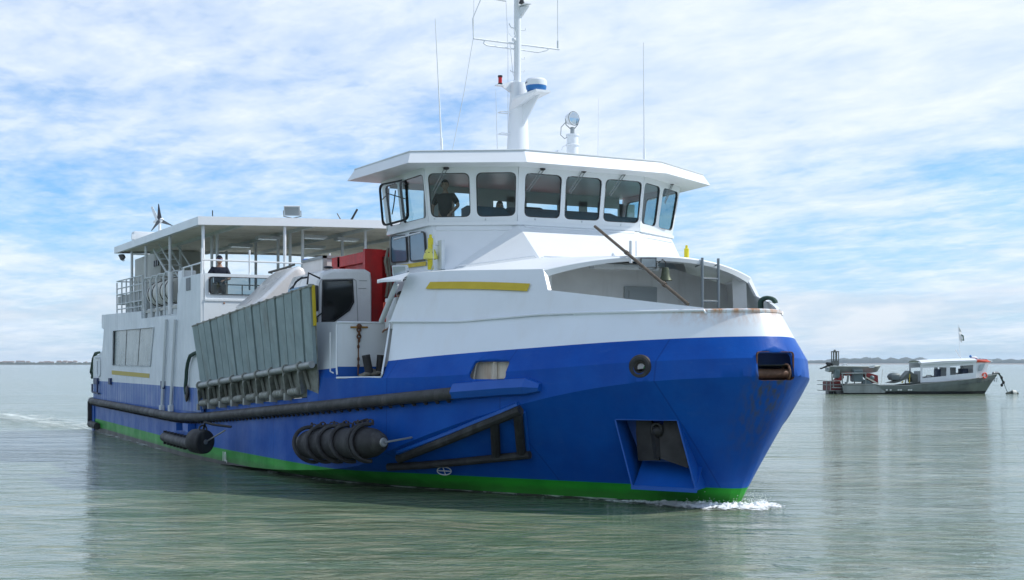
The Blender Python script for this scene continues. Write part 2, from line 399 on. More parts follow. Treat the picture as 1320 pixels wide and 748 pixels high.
# ================================================================== FERRY
ferry = thing('ferry', 'large blue and white vehicle ferry with a green waterline band and eight-sided wheelhouse', 'ferry')
MID = [(0, 5.91), (14.7, 5.91), (21, 5.5), (25, 5.25), (33, 4.7)]
XC, XK, XB, XT, XW = 32.55, 32.50, 32.32, 32.10, 31.35      # how far forward the chine, knuckle, paint line, cap and waterline reach
def plan(x, xn, tb=.60, c=2.6, n=8):
    if xn == XT: tb, c = .58, 1.6
    elif xn == XB: tb, c = .59, 2.15
    t = xn - x
    if t <= 0: return 0.0
    v = tb * math.sqrt(t * t + 2 * c * t); m = lerp_t(MID, x)
    return (v ** -n + m ** -n) ** (-1 / n)
def onplan(u, xn, **k):
    a, b = 0.0, xn
    for _ in range(50):
        m = (a + b) / 2
        if proj(m, -plan(m, xn, **k), 2)[0] < u: a = m
        else: b = m
    return a, -plan(a, xn, **k)
def ztab(tr, xn, head=(), tail=()):
    out = list(head)
    for u, v in tr:
        x, y = onplan(u, xn); out.append((x, H + (HY - v) * zdepth(x, y) / F))
    return out + [(34, out[-1][1])]
ZC = ztab([(425, 605.5), (468, 600), (500, 583), (538, 564), (592, 546), (664, 522), (700, 508), (742, 500.7), (787, 494.6), (830, 489), (863, 487), (909, 485), (954, 484.5), (990, 484)], XC, [(0, -.35), (12, -.2), (22, .14)])
ZK = ztab([(434, 487), (492, 489), (605, 485), (700, 475), (809, 467), (973, 459)], XK)
ZB = ztab([(409, 480), (434, 475), (492.5, 466), (580, 457), (660, 450), (700, 447.7), (809, 440), (870, 434.5), (934, 432), (975, 432)], XB)
ZT = ztab([(409, 415), (434, 415), (492, 415.5), (592, 415.5), (700, 406), (760, 404), (907, 401), (960, 401)], XT)
ZD = [(0, 1.36), (14.7, 1.33), (17, 1.38), (24.1, 1.82)]
WL = [(0, 5.91), (11.5, 5.86), (14, 5.55), (21.4, 5.15), (24, 4.6), (25.4, 4.05), (27.3, 2.95), (28.6, 2.08), (29.8, 1.24), (30.7, .60), (31.1, .29), (31.3, .12), (31.35, 0)]
SX0 = 23.45
def smooth_t(tr, x, h=.5): return sum(lerp_t(tr, x + k * h / 3) for k in (-3, -2, -1, 0, 1, 2, 3)) / 7
def row(kind, s, side=-1):     # s in 0..1 aft part, 1..2 bow part
    xn = {'c': XC, 'k': XK, 'b': XB, 't': XT, 'w': XW, 'm': XW - .15, 'd': XC}[kind]
    if s <= 1: x = SX0 * s
    else:
        q = s - 1; q = 1 - (1 - q) ** 1.9; x = SX0 + (xn - SX0) * q
    if kind == 'w':
        y = smooth_t(WL, x, .35) if x < 30.9 else lerp_t(WL, x)
        if s >= 2: y = 0
        z = 0.0
    elif kind == 'm':
        y = (smooth_t(WL, x + .15, .35) if x < 30.7 else lerp_t(WL, x + .15)) * .93; z = -1.0
        if s >= 2: y = 0
    else:
        y = plan(x, xn)
        if s >= 2: y = 0
        z = {'c': lambda: smooth_t(ZC, x, .35 + min(1.1, max(0, (x - 26) * .35))), 'k': lambda: smooth_t(ZK, x, 1.6), 'b': lambda: smooth_t(ZB, x, 1.6), 't': lambda: smooth_t(ZT, x, 1.0), 'd': lambda: lerp_t(ZD, x)}[kind]()
    if kind == 'c' and s < 1.12 and z < .1: y = max(y, lerp_t(WL, x))
    return V((x, side * y, z))
SL = [i / 24 for i in range(25)] + [1 + i / 70 for i in range(1, 71)]
_grid = {}
def hull_pt(kindA, kindB, u, v):     # the point on the plating between two hull lines that is seen at (u, v)
    key = kindA + kindB
    def at(s, t_): a, b = row(kindA, s), row(kindB, s); return a + (b - a) * t_
    if key not in _grid:
        _grid[key] = []
        for i in range(61):
            for j in range(-3, 14):
                s, t_ = .85 + 1.15 * i / 60, j / 10; q = proj(*at(s, t_)); _grid[key].append((q[0], q[1], s, t_))
    g = min(_grid[key], key=lambda g: (g[0] - u) ** 2 + (g[1] - v) ** 2); s0, t0 = g[2], g[3]; st, tt = .02, .1
    best = ((g[0] - u) ** 2 + (g[1] - v) ** 2, s0, t0, at(s0, t0))
    for it in range(70):
        moved = False
        for ds in (-st, 0, st):
            for dt in (-tt, 0, tt):
                s, t_ = min(2, max(.8, s0 + ds)), min(1.35, max(-.35, t0 + dt)); p = at(s, t_); q = proj(*p); e = (q[0] - u) ** 2 + (q[1] - v) ** 2
                if e < best[0] - 1e-9: best = (e, s, t_, p); moved = True
        s0, t0 = best[1], best[2]
        if not moved: st *= .55; tt *= .55
    return best[3]
def onlow(u, v): return hull_pt('w', 'c', u, v)

def build_hull():
    b = B()
    for side in (-1, 1):
        g = {k: [b.bm.verts.new(row(k, s, side)) for s in SL] for k in 'mwc'}
        rows = [g['m'], g['w']]
        for q in (.2, .4, .6, .8):
            rows.append([b.bm.verts.new(row('w', s, side).lerp(row('c', s, side), q)) for s in SL])
        rows.append(g['c'])
        for ra, rb in zip(rows, rows[1:]):
            for i in range(len(SL) - 1):
                q = (ra[i], ra[i + 1], rb[i + 1], rb[i]); b.bm.faces.new(q if side < 0 else q[::-1])
        d = [b.bm.verts.new(row('d', s, side)) for s in SL[:25]]
        for i in range(24):
            q = (g['c'][i], g['c'][i + 1], d[i + 1], d[i]); b.bm.faces.new(q if side < 0 else q[::-1])
    # transom
    p = [row(k, 0, -1) for k in 'mwcd'] + [row(k, 0, 1) for k in 'dcwm']
    b.face(p)
    bmesh.ops.remove_doubles(b.bm, verts=b.bm.verts, dist=.002)
    return b
PK = [onlow(794, 541.5), onlow(872.5, 542.5)]        # anchor pocket, upper corners
pk_d = (PK[1] - PK[0]).normalized(); pk_n = V((pk_d.y, -pk_d.x, 0)).normalized()
if pk_n.dot(V(P) - PK[0]) < 0: pk_n = -pk_n
pk_n2 = (pk_n + V((0, 0, .22))).normalized()          # the pocket's face stands a little off plumb
PKB = [onplane(816.5, 628, PK[0], (pk_n + V((0, 0, .02))).normalized()), onplane(896.5, 632.5, PK[0], (pk_n + V((0, 0, .02))).normalized())]
hb = build_hull()
hb.hole([PK[0], PK[1], PKB[1], PKB[0]], pk_n, 2.5)
RF = [hull_pt('c', 'b', 975.5, 457), hull_pt('c', 'b', 1018.5, 456.5)]
rf_n = V((1, 0, 0))
RFC = onx(997, 476, 32.4)
RFP = [V((32.4, RFC.y - .37, 2.70)), V((32.4, RFC.y + .40, 2.70)), V((32.4, RFC.y + .40, 2.22)), V((32.4, RFC.y - .37, 2.22))]
hb.hole(rquad(RFP, .06, 2), rf_n, 1.4)
hull = hb.obj('hull', [HULL], ferry, smooth=28)

def build_bulwark():
    b = B()
    for side in (-1, 1):
        sl = [s for s in SL if s >= 1]
        g = {k: [row(k, s, side) for s in sl] for k in 'ckbt'}
        rows = [g['c'], [a.lerp(c, .5) for a, c in zip(g['c'], g['k'])], g['k'], g['b'], [a.lerp(c, .5) for a, c in zip(g['b'], g['t'])], g['t']]
        for k in range(len(rows) - 1):
            b.mi = 1 if k >= 3 else 0
            for i in range(len(sl) - 1):
                q = [rows[k][i], rows[k][i + 1], rows[k + 1][i + 1], rows[k + 1][i]]
                if side > 0: q = q[::-1]
                if (q[0] - q[1]).length < 1e-5 or (q[2] - q[3]).length < 1e-5: pass
                b.face(q)
    bmesh.ops.remove_doubles(b.bm, verts=b.bm.verts, dist=.002)
    return b
bb = build_bulwark()
# the side is cut down to deck level between the ramp bay and the bulwark
MR = [hull_pt('k', 't', 434, 414), hull_pt('k', 't', 503.5, 414), hull_pt('k', 't', 493, 486.5), hull_pt('k', 't', 434, 487)]
mr_n = V((0, -1, 0)) + V((.25, 0, 0))
bb.hole([MR[0] + V((0, 0, .3)), MR[1] + V((0, 0, .3)), MR[2], MR[3]], mr_n, 1.0)
bb.hole(rquad(RFP, .06, 2), rf_n, 1.4)
# freeing port
FPo = [hull_pt('c', 'b', u, v) for u, v in ((615, 466), (661, 466), (656.5, 491.5), (610, 491.5))]
fp_n = poly_n(FPo)
if fp_n.dot(V(P) - FPo[0]) < 0: fp_n = -fp_n
bb.hole(rquad(FPo, .08, 3), fp_n, .8)
# round fairlead
RLc = hull_pt('c', 'b', 826.5, 473.5)
rl_n = (hull_pt('c', 'b', 800, 474) - hull_pt('c', 'b', 850, 474)).cross(V((0, 0, 1))).normalized()
if rl_n.dot(V(P) - RLc) < 0: rl_n = -rl_n
ru = V((0, 0, 1)).cross(rl_n).normalized()
bb.hole([RLc + ru * math.cos(a) * .11 + V((0, 0, 1)) * math.sin(a) * .11 for a in [2 * math.pi * i / 14 for i in range(14)]], rl_n, .8)
def cut_open_above(b): pass
bul = bb.obj('bulwark', [HULL, WHITEH], ferry, smooth=11, recalc=False)
bul['label'] = 'bow bulwark, white over blue, rusty along its cap'
md = bul.modifiers.new('thickness', 'SOLIDIFY'); md.thickness = .05; md.offset = -1
for o_ in (bul, hull):
    wn = o_.modifiers.new('even_normals', 'WEIGHTED_NORMAL'); wn.keep_sharp = True; wn.mode = 'FACE_AREA'; wn.weight = 80
# cap rail along the bulwark
b = B()
b.tube([row('t', s, -1) + V((0, 0, .005)) for s in [1.28 + i * .72 / 30 for i in range(31)]][8:] + [row('t', 2 - i * .04, 1) + V((0, 0, .005)) for i in range(1, 18)], .035, 6)
b.obj('cap_rail', WHITEH, bul)

# decks
b = B()
b.bm.verts.ensure_lookup_table()
for i in range(24):
    a, c = row('d', SL[i]), row('d', SL[i + 1]); z = V((0, 0, -.01))
    b.face([a + z, c + z, V((c.x, -c.y, c.z)) + z, V((a.x, -a.y, a.z)) + z])
b.obj('vehicle_deck', mat('deck_green_grey', (.12, .15, .14), .8, var=.3, vscale=2), ferry, smooth=0)
b = B()
for i in range(24, len(SL) - 1):
    a, c = row('k', SL[i]), row('k', SL[i + 1]); z = V((0, 0, -.12))
    b.face([a + z, c + z, V((c.x, -c.y, c.z)) + z, V((a.x, -a.y, a.z)) + z])
b.box(SX0 - .02, SX0 + .04, -5.1, 5.1, 1.7, 2.12)
b.obj('foredeck', mat('foredeck_grey', (.58, .60, .58), .7, var=.2, vscale=2), ferry, smooth=0)

# ------------------------------------------------ roller fairlead in the stem
t_ = B()
ring_frame(t_, rquad([p + V((.02, 0, 0)) for p in RFP], .07, 3), .012, .02, V((1, 0, 0)))
fl = t_.obj('bow_fairlead', RUSTY, ferry)
t_ = B()
c0 = V((32.33, RFC.y, 2.33))
t_.lathe([(.06, -.36), (.085, -.33), (.085, .33), (.06, .36)], c0, (0, 1, 0), 16)
t_.torus(c0 + V((.03, .30, .02)), (.2, 1, 0), .14, .022, 14, 6)
t_.obj('roller', mat('rusted_roller', (.17, .085, .05), .6, .2, var=.5, vscale=10, bump=.004), fl)
t_ = B()
t_.box(31.5, 31.56, -1.0, 1.1, 2.1, 2.8)
t_.beam(V((31.6, RFC.y - .3, 2.68)), V((32.2, RFC.y + .1, 2.3)), .05, .05); t_.beam(V((31.6, RFC.y + .15, 2.3)), V((31.6, RFC.y + .15, 2.8)), .08, .08)
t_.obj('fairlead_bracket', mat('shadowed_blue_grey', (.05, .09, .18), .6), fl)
# round rubber-lined fairlead
t_ = B()
t_.torus(RLc + rl_n * .03, rl_n, .155, .065, 28, 10); t_.torus(RLc + rl_n * .0, rl_n, .105, .04, 24, 8)
rr = t_.obj('round_fairlead', RUBBER, ferry)
t_ = B()
bk = RLc - rl_n * .45
for k, (dx, dz) in enumerate(((-.05, -.03), (.03, .03), (.05, -.05), (-.01, .06))):
    t_.torus(bk + ru * dx + V((0, 0, dz)), rl_n + V((.2 * k, .1, .3)), .07, .018, 10, 5)
t_.obj('coiled_line', mat('green_line', (.05, .30, .12), .7), rr)
# freeing port surround and what stands behind it
t_ = B(); ring_frame(t_, rquad(FPo, .08, 4), .012, .012, fp_n)
fpn = V((fp_n.x, fp_n.y, 0)).normalized(); fpd = (FPo[1] - FPo[0]).normalized()
pf = t_.obj('freeing_port', CREAM, ferry)
t_ = B(); q0 = (FPo[0] + FPo[2]) / 2 - fpn * .22; q0.z = 0
q0 = (FPo[0] + FPo[1] + FPo[2] + FPo[3]) / 4 - fpn * .16; q0.z = 0
t_.face([q0 - fpd * .62 + V((0, 0, 2.0)), q0 + fpd * .62 + V((0, 0, 2.0)), q0 + fpd * .62 + V((0, 0, 2.66)), q0 - fpd * .62 + V((0, 0, 2.66))])
t_.beam(q0 + fpd * -.04 + fpn * .05 + V((0, 0, 2.05)), q0 + fpd * -.04 + fpn * .05 + V((0, 0, 2.64)), .07, .07)
t_.beam(q0 + fpd * .40 + fpn * .05 + V((0, 0, 2.05)), q0 + fpd * .5 + fpn * .05 + V((0, 0, 2.64)), .03, .08)
t_.obj('inner_plating', mat('inner_cream', (.76, .70, .58), .6, var=.1, vscale=3, dirt=((.35, .17, .06), .6, 5)), pf, smooth=0)

# ------------------------------------------------ anchor pocket
b = B()
inn = [p - pk_n * .75 for p in (PK[0], PK[1])]; ink = [PKB[0] - pk_n * .05, PKB[1] - pk_n * .05]
TL, TR, BL, BR = PK[0], PK[1], PKB[0], PKB[1]
dep = .55
def wall(b, pts, th, n): b.prism(pts, V(n) * th)
tl2, tr2 = TL - pk_n * dep, TR - pk_n * dep
bl2, br2 = BL - pk_n * dep + V((0, 0, .42)), BR - pk_n * dep + V((0, 0, .42))
wall(b, [TL + pk_n * .01, TL - pk_n * 1.3, BL - pk_n * 1.3, BL + pk_n * .02], .025, pk_d * -1)
wall(b, [TR + pk_n * .01, TR - pk_n * 1.3, BR - pk_n * 1.3, BR + pk_n * .02], .025, pk_d)
wall(b, [TL + pk_n * .01, TR + pk_n * .01, TR - pk_n * dep, TL - pk_n * dep], .02, (0, 0, 1))
wall(b, [tl2, tr2, br2, bl2], .02, -pk_n)
wall(b, [bl2, br2, BR + pk_n * .02, BL + pk_n * .02], .02, (0, 0, -1))
b.beam(BL - pk_d * .03 + pk_n * .02, BR + pk_d * .03 + pk_n * .02, .05, .07)
ap = b.obj('anchor_pocket', mat('hull_blue', (.001, .088, .41), .42, var=.15, vscale=2), ferry, smooth=0)
b = B()
ac = (TL + TR) / 2 - pk_n * .22
R0 = V((0, 0, 1))
w = (TR - TL).length
cen = (TL + TR + BL + BR) / 4 - pk_n * .25
def ap_pt(a, c, d): return TL + (TR - TL) * a + (BL - TL) * c - pk_n * d
b.prism([ap_pt(.28, .0, .30), ap_pt(.52, .0, .30), ap_pt(.57, .42, .26), ap_pt(.50, .60, .22), ap_pt(.12, .62, .34), ap_pt(.20, .2, .36)], pk_n * .10)
b.prism([ap_pt(.74, .0, .30), ap_pt(.99, .0, .30), ap_pt(.99, .62, .30), ap_pt(.93, .70, .22), ap_pt(.55, .57, .18), ap_pt(.60, .25, .26)], pk_n * .10)
b.beam(ap_pt(.54, .10, .2), ap_pt(.50, .56, .12), .10, .10)
b.ball(ap_pt(.60, .17, .18), .11)
b.torus(ap_pt(.60, .13, .13), pk_n, .09, .03, 14, 6)
b.obj('anchor', mat('black_anchor', (.014, .014, .014), .6, var=.4, vscale=5), ap)

# ------------------------------------------------ rubbing strake and its blue housing
def side_pt(u, v, off=0):
    x, y = onplan(u, XC); Z = zdepth(x, y); p = V((x, y, H + (HY - v) * Z / F)); return p
KX = 14.72
rail_pts = [V((-.25, 5.0, 1.13)), V((-.33, 3.5, 1.13)), V((-.33, 0, 1.13)), V((-.33, -5.6, 1.13)), V((-.12, -5.98, 1.13)), V((.3, -6.02, 1.12)), V((7, -6.02, 1.09)), V((13.6, -6.02, 1.055)), V((KX, -6.01, 1.06))]
for u in (262, 290, 320, 350, 380, 410, 440, 470, 500, 530, 560, 589):
    v = lerp_t([(236, 540.5), (410, 524.5), (589, 507)], u); p = side_pt(u, v); x2 = plan(p.x + .1, XC) - plan(p.x - .1, XC)
    n = V((-x2 / .2, -1, 0)).normalized(); n = V((-x2 / .2 * 1.0, -1.0, 0)); n = V((-(x2) / .2, -1, 0)).normalized(); rail_pts.append(p + n * .09)
b = B(); b.tube(rail_pts, .115, 12)
strake = b.obj('rubbing_strake', RUBBER2, ferry)
b = B()
for i in range(len(rail_pts) - 1):
    a, c = rail_pts[i], rail_pts[i + 1]
    if i < 4: continue
    L = (c - a).length; n = max(1, int(L / .22)); d = (c - a) / n
    for k in range(n):
        q = a + d * (k + .5); s2 = V((d.y, -d.x, 0)).normalized(); 
        b.beam(q + V((0, 0, -.11)) + s2 * .02, q + V((0, 0, -.155)) - s2 * .03, .04, .06, up=d)
o = b.obj('strake_bolt', RUBBER, strake, smooth=0); o['kind'] = 'stuff'
b = B()
hs = []
for u, v in ((588, 505.5), (620, 503), (650, 500.5), (680, 499), (697, 500)):
    p = side_pt(u, v); hs.append(p)
rings = []
for i, p in enumerate(hs):
    d = (hs[min(i + 1, 4)] - hs[max(i - 1, 0)]); n = V((d.y, -d.x, 0)).normalized()
    if n.y > 0: n = -n
    f = 1 if i < 4 else .5
    rings.append([p - n * .1 + V((0, 0, .17 * f)), p + n * .12 * f + V((0, 0, .15 * f)), p + n * .22 * f + V((0, 0, .0)), p + n * .16 * f + V((0, 0, -.12 * f)), p - n * .1 + V((0, 0, -.17 * f))])
b.loft(rings, True, True)
b.obj('strake_housing', ap.data.materials[0], ferry, smooth=0)
# frame that closes the strake at the stern quarter
b = B()
b.beam((-.22, -6.0, 1.1), (-.22, -6.0, .22), .16, .16, up=V((1, 0, 0)))
b.tube([(-.33, -4.2, .25), (-.33, -5.6, .25), (-.1, -6.0, .25), (.9, -6.02, .25), (1.5, -6.02, .23)], .13, 10)
b.obj('stern_fender_frame', RUBBER, ferry)
b = B(); b.box(-.08, .35, -5.95, -5.60, .0, 1.0); b.obj('quarter_plate', ap.data.materials[0], ferry, smooth=0)

# triangular fender frame under the strake
def lowoff(u, v, o):
    p = onlow(u, v); n = (V(P) - p); n.z = 0; n = (n.normalized() + V((0, 0, -.15))).normalized(); return p + n * o
for nm, pts, r in (('top', [(514, 590), (545, 578), (580, 564.5), (615, 550), (645, 538), (671, 527.5)], .095), ('low', [(500, 601), (545, 598.5), (590, 594.5), (640, 589.5), (683, 585)], .075),
                   ('post', [(637.5, 542), (639.5, 585)], .09), ('post2', [(667.5, 532), (672, 582)], .09)):
    b = B(); b.tube([lowoff(u, v, .09) for u, v in pts], r, 10); b.obj('bow_fender_bar', RUBBER, ferry)
b = B(); b.tube([lowoff(u, v, .03) for u, v in [(512, 583), (545, 571), (580, 557.5), (615, 543), (645, 531), (668, 521)]], .05, 6)
b.tube([lowoff(675.5, 530, .02), lowoff(680.5, 580, .02)], .04, 6)
b.obj('fender_backing_plate', ap.data.materials[0], ferry)

# ------------------------------------------------ stern deckhouse (white over blue, flush with the hull side)
def aft_mat():
    m = mat('stern_side_paint', (.72, .78, .82), .45, var=.08, vscale=1.2, dirt=((.45, .46, .46), .25, 2.0))
    t = m.node_tree; b = t.nodes['Principled BSDF']; src = b.inputs['Base Color'].links[0].from_socket
    tc = N(t, 'ShaderNodeTexCoord'); sp = N(t, 'ShaderNodeSeparateXYZ'); t.links.new(tc.outputs['Object'], sp.inputs[0])
    blue = N(t, 'ShaderNodeTexNoise', i_Scale=1.5, i_Detail=5.0)
    mp = N(t, 'ShaderNodeMapping'); mp.inputs['Scale'].default_value = (2.6, 2.6, .2); t.links.new(tc.outputs['Object'], mp.inputs[0]); t.links.new(mp.outputs[0], blue.inputs[0])
    bc = mixc(t, ramp(t, blue.outputs[0], [(.3, 0.0), (.7, 1.0)]), (.028, .10, .38), (.085, .18, .42))
    f = math_n(t, 'LESS_THAN', sp.outputs[2], 1.87)
    t.links.new(mixc(t, f, src, bc), b.inputs['Base Color'])
    w = N(t, 'ShaderNodeTexWave', i_Scale=.75, i_Distortion=.8, i_Detail=1.5); w.bands_direction = 'X'; t.links.new(tc.outputs['Object'], w.inputs[0])
    bp = N(t, 'ShaderNodeBump', i_Strength=1.0, i_Distance=.012); t.links.new(w.outputs[1], bp.inputs['Height']); t.links.new(bp.outputs[0], b.inputs['Normal'])
    return m
AFT = aft_mat()
prof = [(-.05, 1.2), (-.06, 2.6), (.05, 2.76), (1.25, 2.84), (1.9, 2.95), (2.25, 3.72), (1.8, 3.80), (1.8, 4.26), (9.0, 4.13), (9.0, 3.90), (13.98, 3.83), (14.06, 4.42), (14.55, 4.84), (16.7, 4.82), (16.74, 1.25)]
for side in (-1, 1):
    b = B(); b.prism([(x, side * 5.91, z) for x, z in prof], (0, -side * .08, 0))
    wq = [V((4.2, side * 5.95, 3.63)), V((10.95, side * 5.95, 3.58)), V((10.42, side * 5.95, 2.43)), V((4.05, side * 5.95, 2.45))]
    b.hole(wq, (0, side, 0), .3)
    b.obj('side_wall', AFT, ferry, smooth=0)
b = B()
b.box(16.66, 16.72, -5.83, 5.83, 1.4, 4.16)
b.box(16.62, 16.70, -5.80, 5.80, 4.16, 4.30); b.box(16.62, 16.70, -5.80, 5.80, 4.74, 4.83)
b.box(16.62, 16.70, -5.80, -5.70, 4.30, 4.74)
b.box(16.70, 16.74, -5.80, 5.80, 4.12, 4.17)
b.obj('deckhouse_wall', WHITE, ferry, smooth=0)
b = B(); b.box(0.0, .05, -5.8, 5.8, 1.2, 2.7); b.obj('stern_wall', WHITE, ferry, smooth=0)
b = B(); b.box(1.9, 1.95, -5.8, 5.8, 1.2, 4.1); b.obj('stern_wall', WHITE, ferry, smooth=0)
b = B(); b.box(1.85, 16.66, -5.82, 5.82, 4.06, 4.14)
b.obj('passenger_deck', mat('deck_paint_grey', (.60, .61, .58), .8, var=.2), ferry, smooth=0)
# parapet windscreens facing the bow
for k in range(7):
    y0 = -5.70 + k * 1.63; y1 = y0 + 1.63
    b = B(); q = [V((16.715, y0 + .03, 4.30)), V((16.715, y1 - .03, 4.30)), V((16.715, y1 - .03, 4.74)), V((16.715, y0 + .03, 4.74))]
    ring_frame(b, rquad(q, .1 if k in (0, 6) else .05), .03, .02, (1, 0, 0)); f = b.obj('parapet_window', BLACK, ferry)
    b = B(); b.face([p - V((.03, 0, 0)) for p in q]); b.obj('pane', glass_mat('parapet_glass', (.35, .42, .45)) if k == 0 else GL_P, f, smooth=0)
    if k == 0: GL_P = b and bpy.data.materials['parapet_glass']
# saloon window in three frosted panes, yellow stripe under it
b = B(); q = [V((4.2, -5.92, 3.63)), V((10.95, -5.92, 3.58)), V((10.42, -5.92, 2.43)), V((4.05, -5.92, 2.45))]
ring_frame(b, rquad(q, .05, 2), .05, .02, (0, -1, 0)); sw = b.obj('saloon_window', GREYW, ferry)
for k in range(3):
    a, c = (0, .33, .66)[k], (.33, .66, 1)[k]
    b = B(); t0 = q[0].lerp(q[1], a + .008); t1 = q[0].lerp(q[1], c - .008); b0 = q[3].lerp(q[2], a + .008); b1 = q[3].lerp(q[2], c - .008); o_ = V((0, .05, 0))
    b.face([b0 + o_, b1 + o_, t1 + o_, t0 + o_]); b.obj('pane', GLASSF, sw, smooth=0)
b = B(); b.box(4.05, 10.42, -5.8, -5.74, 2.4, 3.7); b.obj('pane_backing', DARK, sw, smooth=0)
b = B(); b.prism([(3.9, -5.915, 2.27), (10.3, -5.915, 2.20), (10.25, -5.915, 2.07), (3.9, -5.915, 2.13)], (0, -.006, 0))
b.obj('yellow_stripe', mat('faded_yellow', (.52, .42, .10), .6), ferry, smooth=0)
# details of the quarter: ribs, pipes down the side, fairlead plates
b = B()
for u0 in (215, 226.5):
    a = ony(u0, 412, -5.96); c = ony(u0 - 6, 528, -5.96)
    b.tube([(a.x, -5.97, a.z), (c.x, -5.97, c.z)], .045, 6)
    b.box(c.x - .1, c.x + .12, -6.03, -5.92, c.z - .05, c.z + .12)
b.obj('drain_pipe', GREYW, ferry)
b = B()
b.box(.3, 1.2, -5.97, -5.9, 1.75, 1.98)
b.tube([(.15, -5.98, 1.75), (.15, -5.98, 1.0 + .45), (1.6, -5.98, 1.42)], .035, 6); b.tube([(1.3, -5.98, 1.95), (1.3, -5.98, 1.45)], .035, 6)
b.obj('side_fitting', mat('dark_blue_steel', (.012, .03, .10), .5), ferry, smooth=0)
b = B(); 
b.tube([V((.5, -5.93, 2.72)), V((1.5, -5.93, 2.72)), V((1.62, -5.93, 2.6)), V((1.62, -5.93, 2.15)), V((1.5, -5.93, 2.03)), V((1.0, -5.93, 2.05)), V((.95, -5.93, 2.2)), V((.95, -5.93, 2.6))], .02, 6)
b.obj('quarter_moulding', GREYW, ferry)
for x in (3.6, 12.2): b = B(); b.box(x, x + .3, -5.99, -5.9, 1.78, 2.0); b.obj('side_bracket', bpy.data.materials['dark_blue_steel'], ferry, smooth=0)
# hull-side notch and steps by the rafts
b = B()
b.box(9.02, 14.0, -5.86, -4.4, 3.84, 3.9)
b.box(9.02, 9.1, -5.86, -4.4, 3.84, 4.2)
for x in (9.4, 10.5, 11.6, 12.7): b.box(x, x + .75, -5.80, -5.3, 3.9, 4.18, bev=.02)
b.obj('raft_platform', GREYW, ferry, smooth=0)

# ------------------------------------------------ canopy over the passenger deck
def cz(y): return 6.24 - .16 * (abs(y) / 5.9) ** 1.4
b = B()
for xa, xb in ((4.55, 16.62),):
    ys = [-5.95 + 11.9 * i / 12 for i in range(13)]
    # top skin
    za = lambda x, y: cz(y) + .015 * (16.6 - x)
    for i in range(12):
        y0, y1 = ys[i], ys[i + 1]
        b.face([(xa, y0, za(xa, y0) + .215), (xb, y0, za(xb, y0) + .215), (xb, y1, za(xb, y1) + .215), (xa, y1, za(xa, y1) + .215)])
        for x in (xa, xb): b.face([(x, y0, za(x, y0)), (x, y1, za(x, y1)), (x, y1, za(x, y1) + .215), (x, y0, za(x, y0) + .215)])
        b.face([(xb - .12, y0, za(xb, y0)), (xb, y0, za(xb, y0)), (xb, y1, za(xb, y1)), (xb - .12, y1, za(xb, y1))])
        b.face([(xa + .12, y0, za(xa, y0)), (xa, y0, za(xa, y0)), (xa, y1, za(xa, y1)), (xa + .12, y1, za(xa, y1))])
    for y in (ys[0], ys[-1]):
        sg = 1 if y < 0 else -1
        b.face([(xa, y, za(xa, y)), (xb, y, za(xb, y)), (xb, y, za(xb, y) + .215), (xa, y, za(xa, y) + .215)])
        b.face([(xa, y, za(xa, y)), (xb, y, za(xb, y)), (xb, y + sg * .12, za(xb, y)), (xa, y + sg * .12, za(xa, y))])
bmesh.ops.remove_doubles(b.bm, verts=b.bm.verts, dist=.001)
canopy = b.obj('canopy', WHITE2, ferry, smooth=20)
b = B(); ys = [-5.86 + 11.72 * i / 10 for i in range(11)]; n = 130
rings = []
for k in range(n + 1):
    x = 4.6 + (16.5 - 4.6) * k / n; dz = (.0, .035, .035, .0)[k % 4]
    rings.append([(x, y, cz(y) + .015 * (16.6 - x) + .06 + dz) for y in ys])
b.loft(rings, False); b.obj('corrugated_lining', mat('aged_lining', (.83, .80, .70), .6, var=.15, vscale=1.5, dirt=((.30, .28, .22), .4, 2)), canopy, smooth=0)
BEAMS = [-4.75, -2.85, -1.1, .75, 2.6, 4.5]
for y in BEAMS:
    b = B(); b.beam((4.7, y, cz(y) + .2), (16.55, y, cz(y) + .03), .07, .10)
    b.obj('canopy_beam', GREYW, canopy, smooth=0)
# posts
post_xy = [(6.91, -5.80), (9.18, -5.80), (12.61, -5.80), (16.45, -5.78), (16.5, -3.62)]
for u, v, y in ((281, 303, -4.75), (343, 308, -2.85), (382, 299, -2.85), (424, 309, -1.1), (466, 302, -1.1)):
    p = onz(u, v, 6.12); post_xy.append((min(16.3, p.x), y))
for x in (5.2, 8, 11, 14): post_xy += [(x, 5.78)]
for x in (7.5, 11.0, 14.5): post_xy += [(x, -2.85), (x, .75)]
post_xy += [(16.5, 1.2), (16.5, 3.6), (16.45, 5.78), (9.2, -4.75), (13.2, -4.75)]
for x, y in post_xy:
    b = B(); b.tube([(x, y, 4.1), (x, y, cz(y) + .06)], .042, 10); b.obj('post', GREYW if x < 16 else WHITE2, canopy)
# wide pale stanchions at the far side
for x in (8.6, 12.4, 15.8):
    b = B(); b.box(x - .16, x + .16, 5.55, 5.7, 4.1, 6.1); b.obj('post', CREAM, canopy, smooth=0)
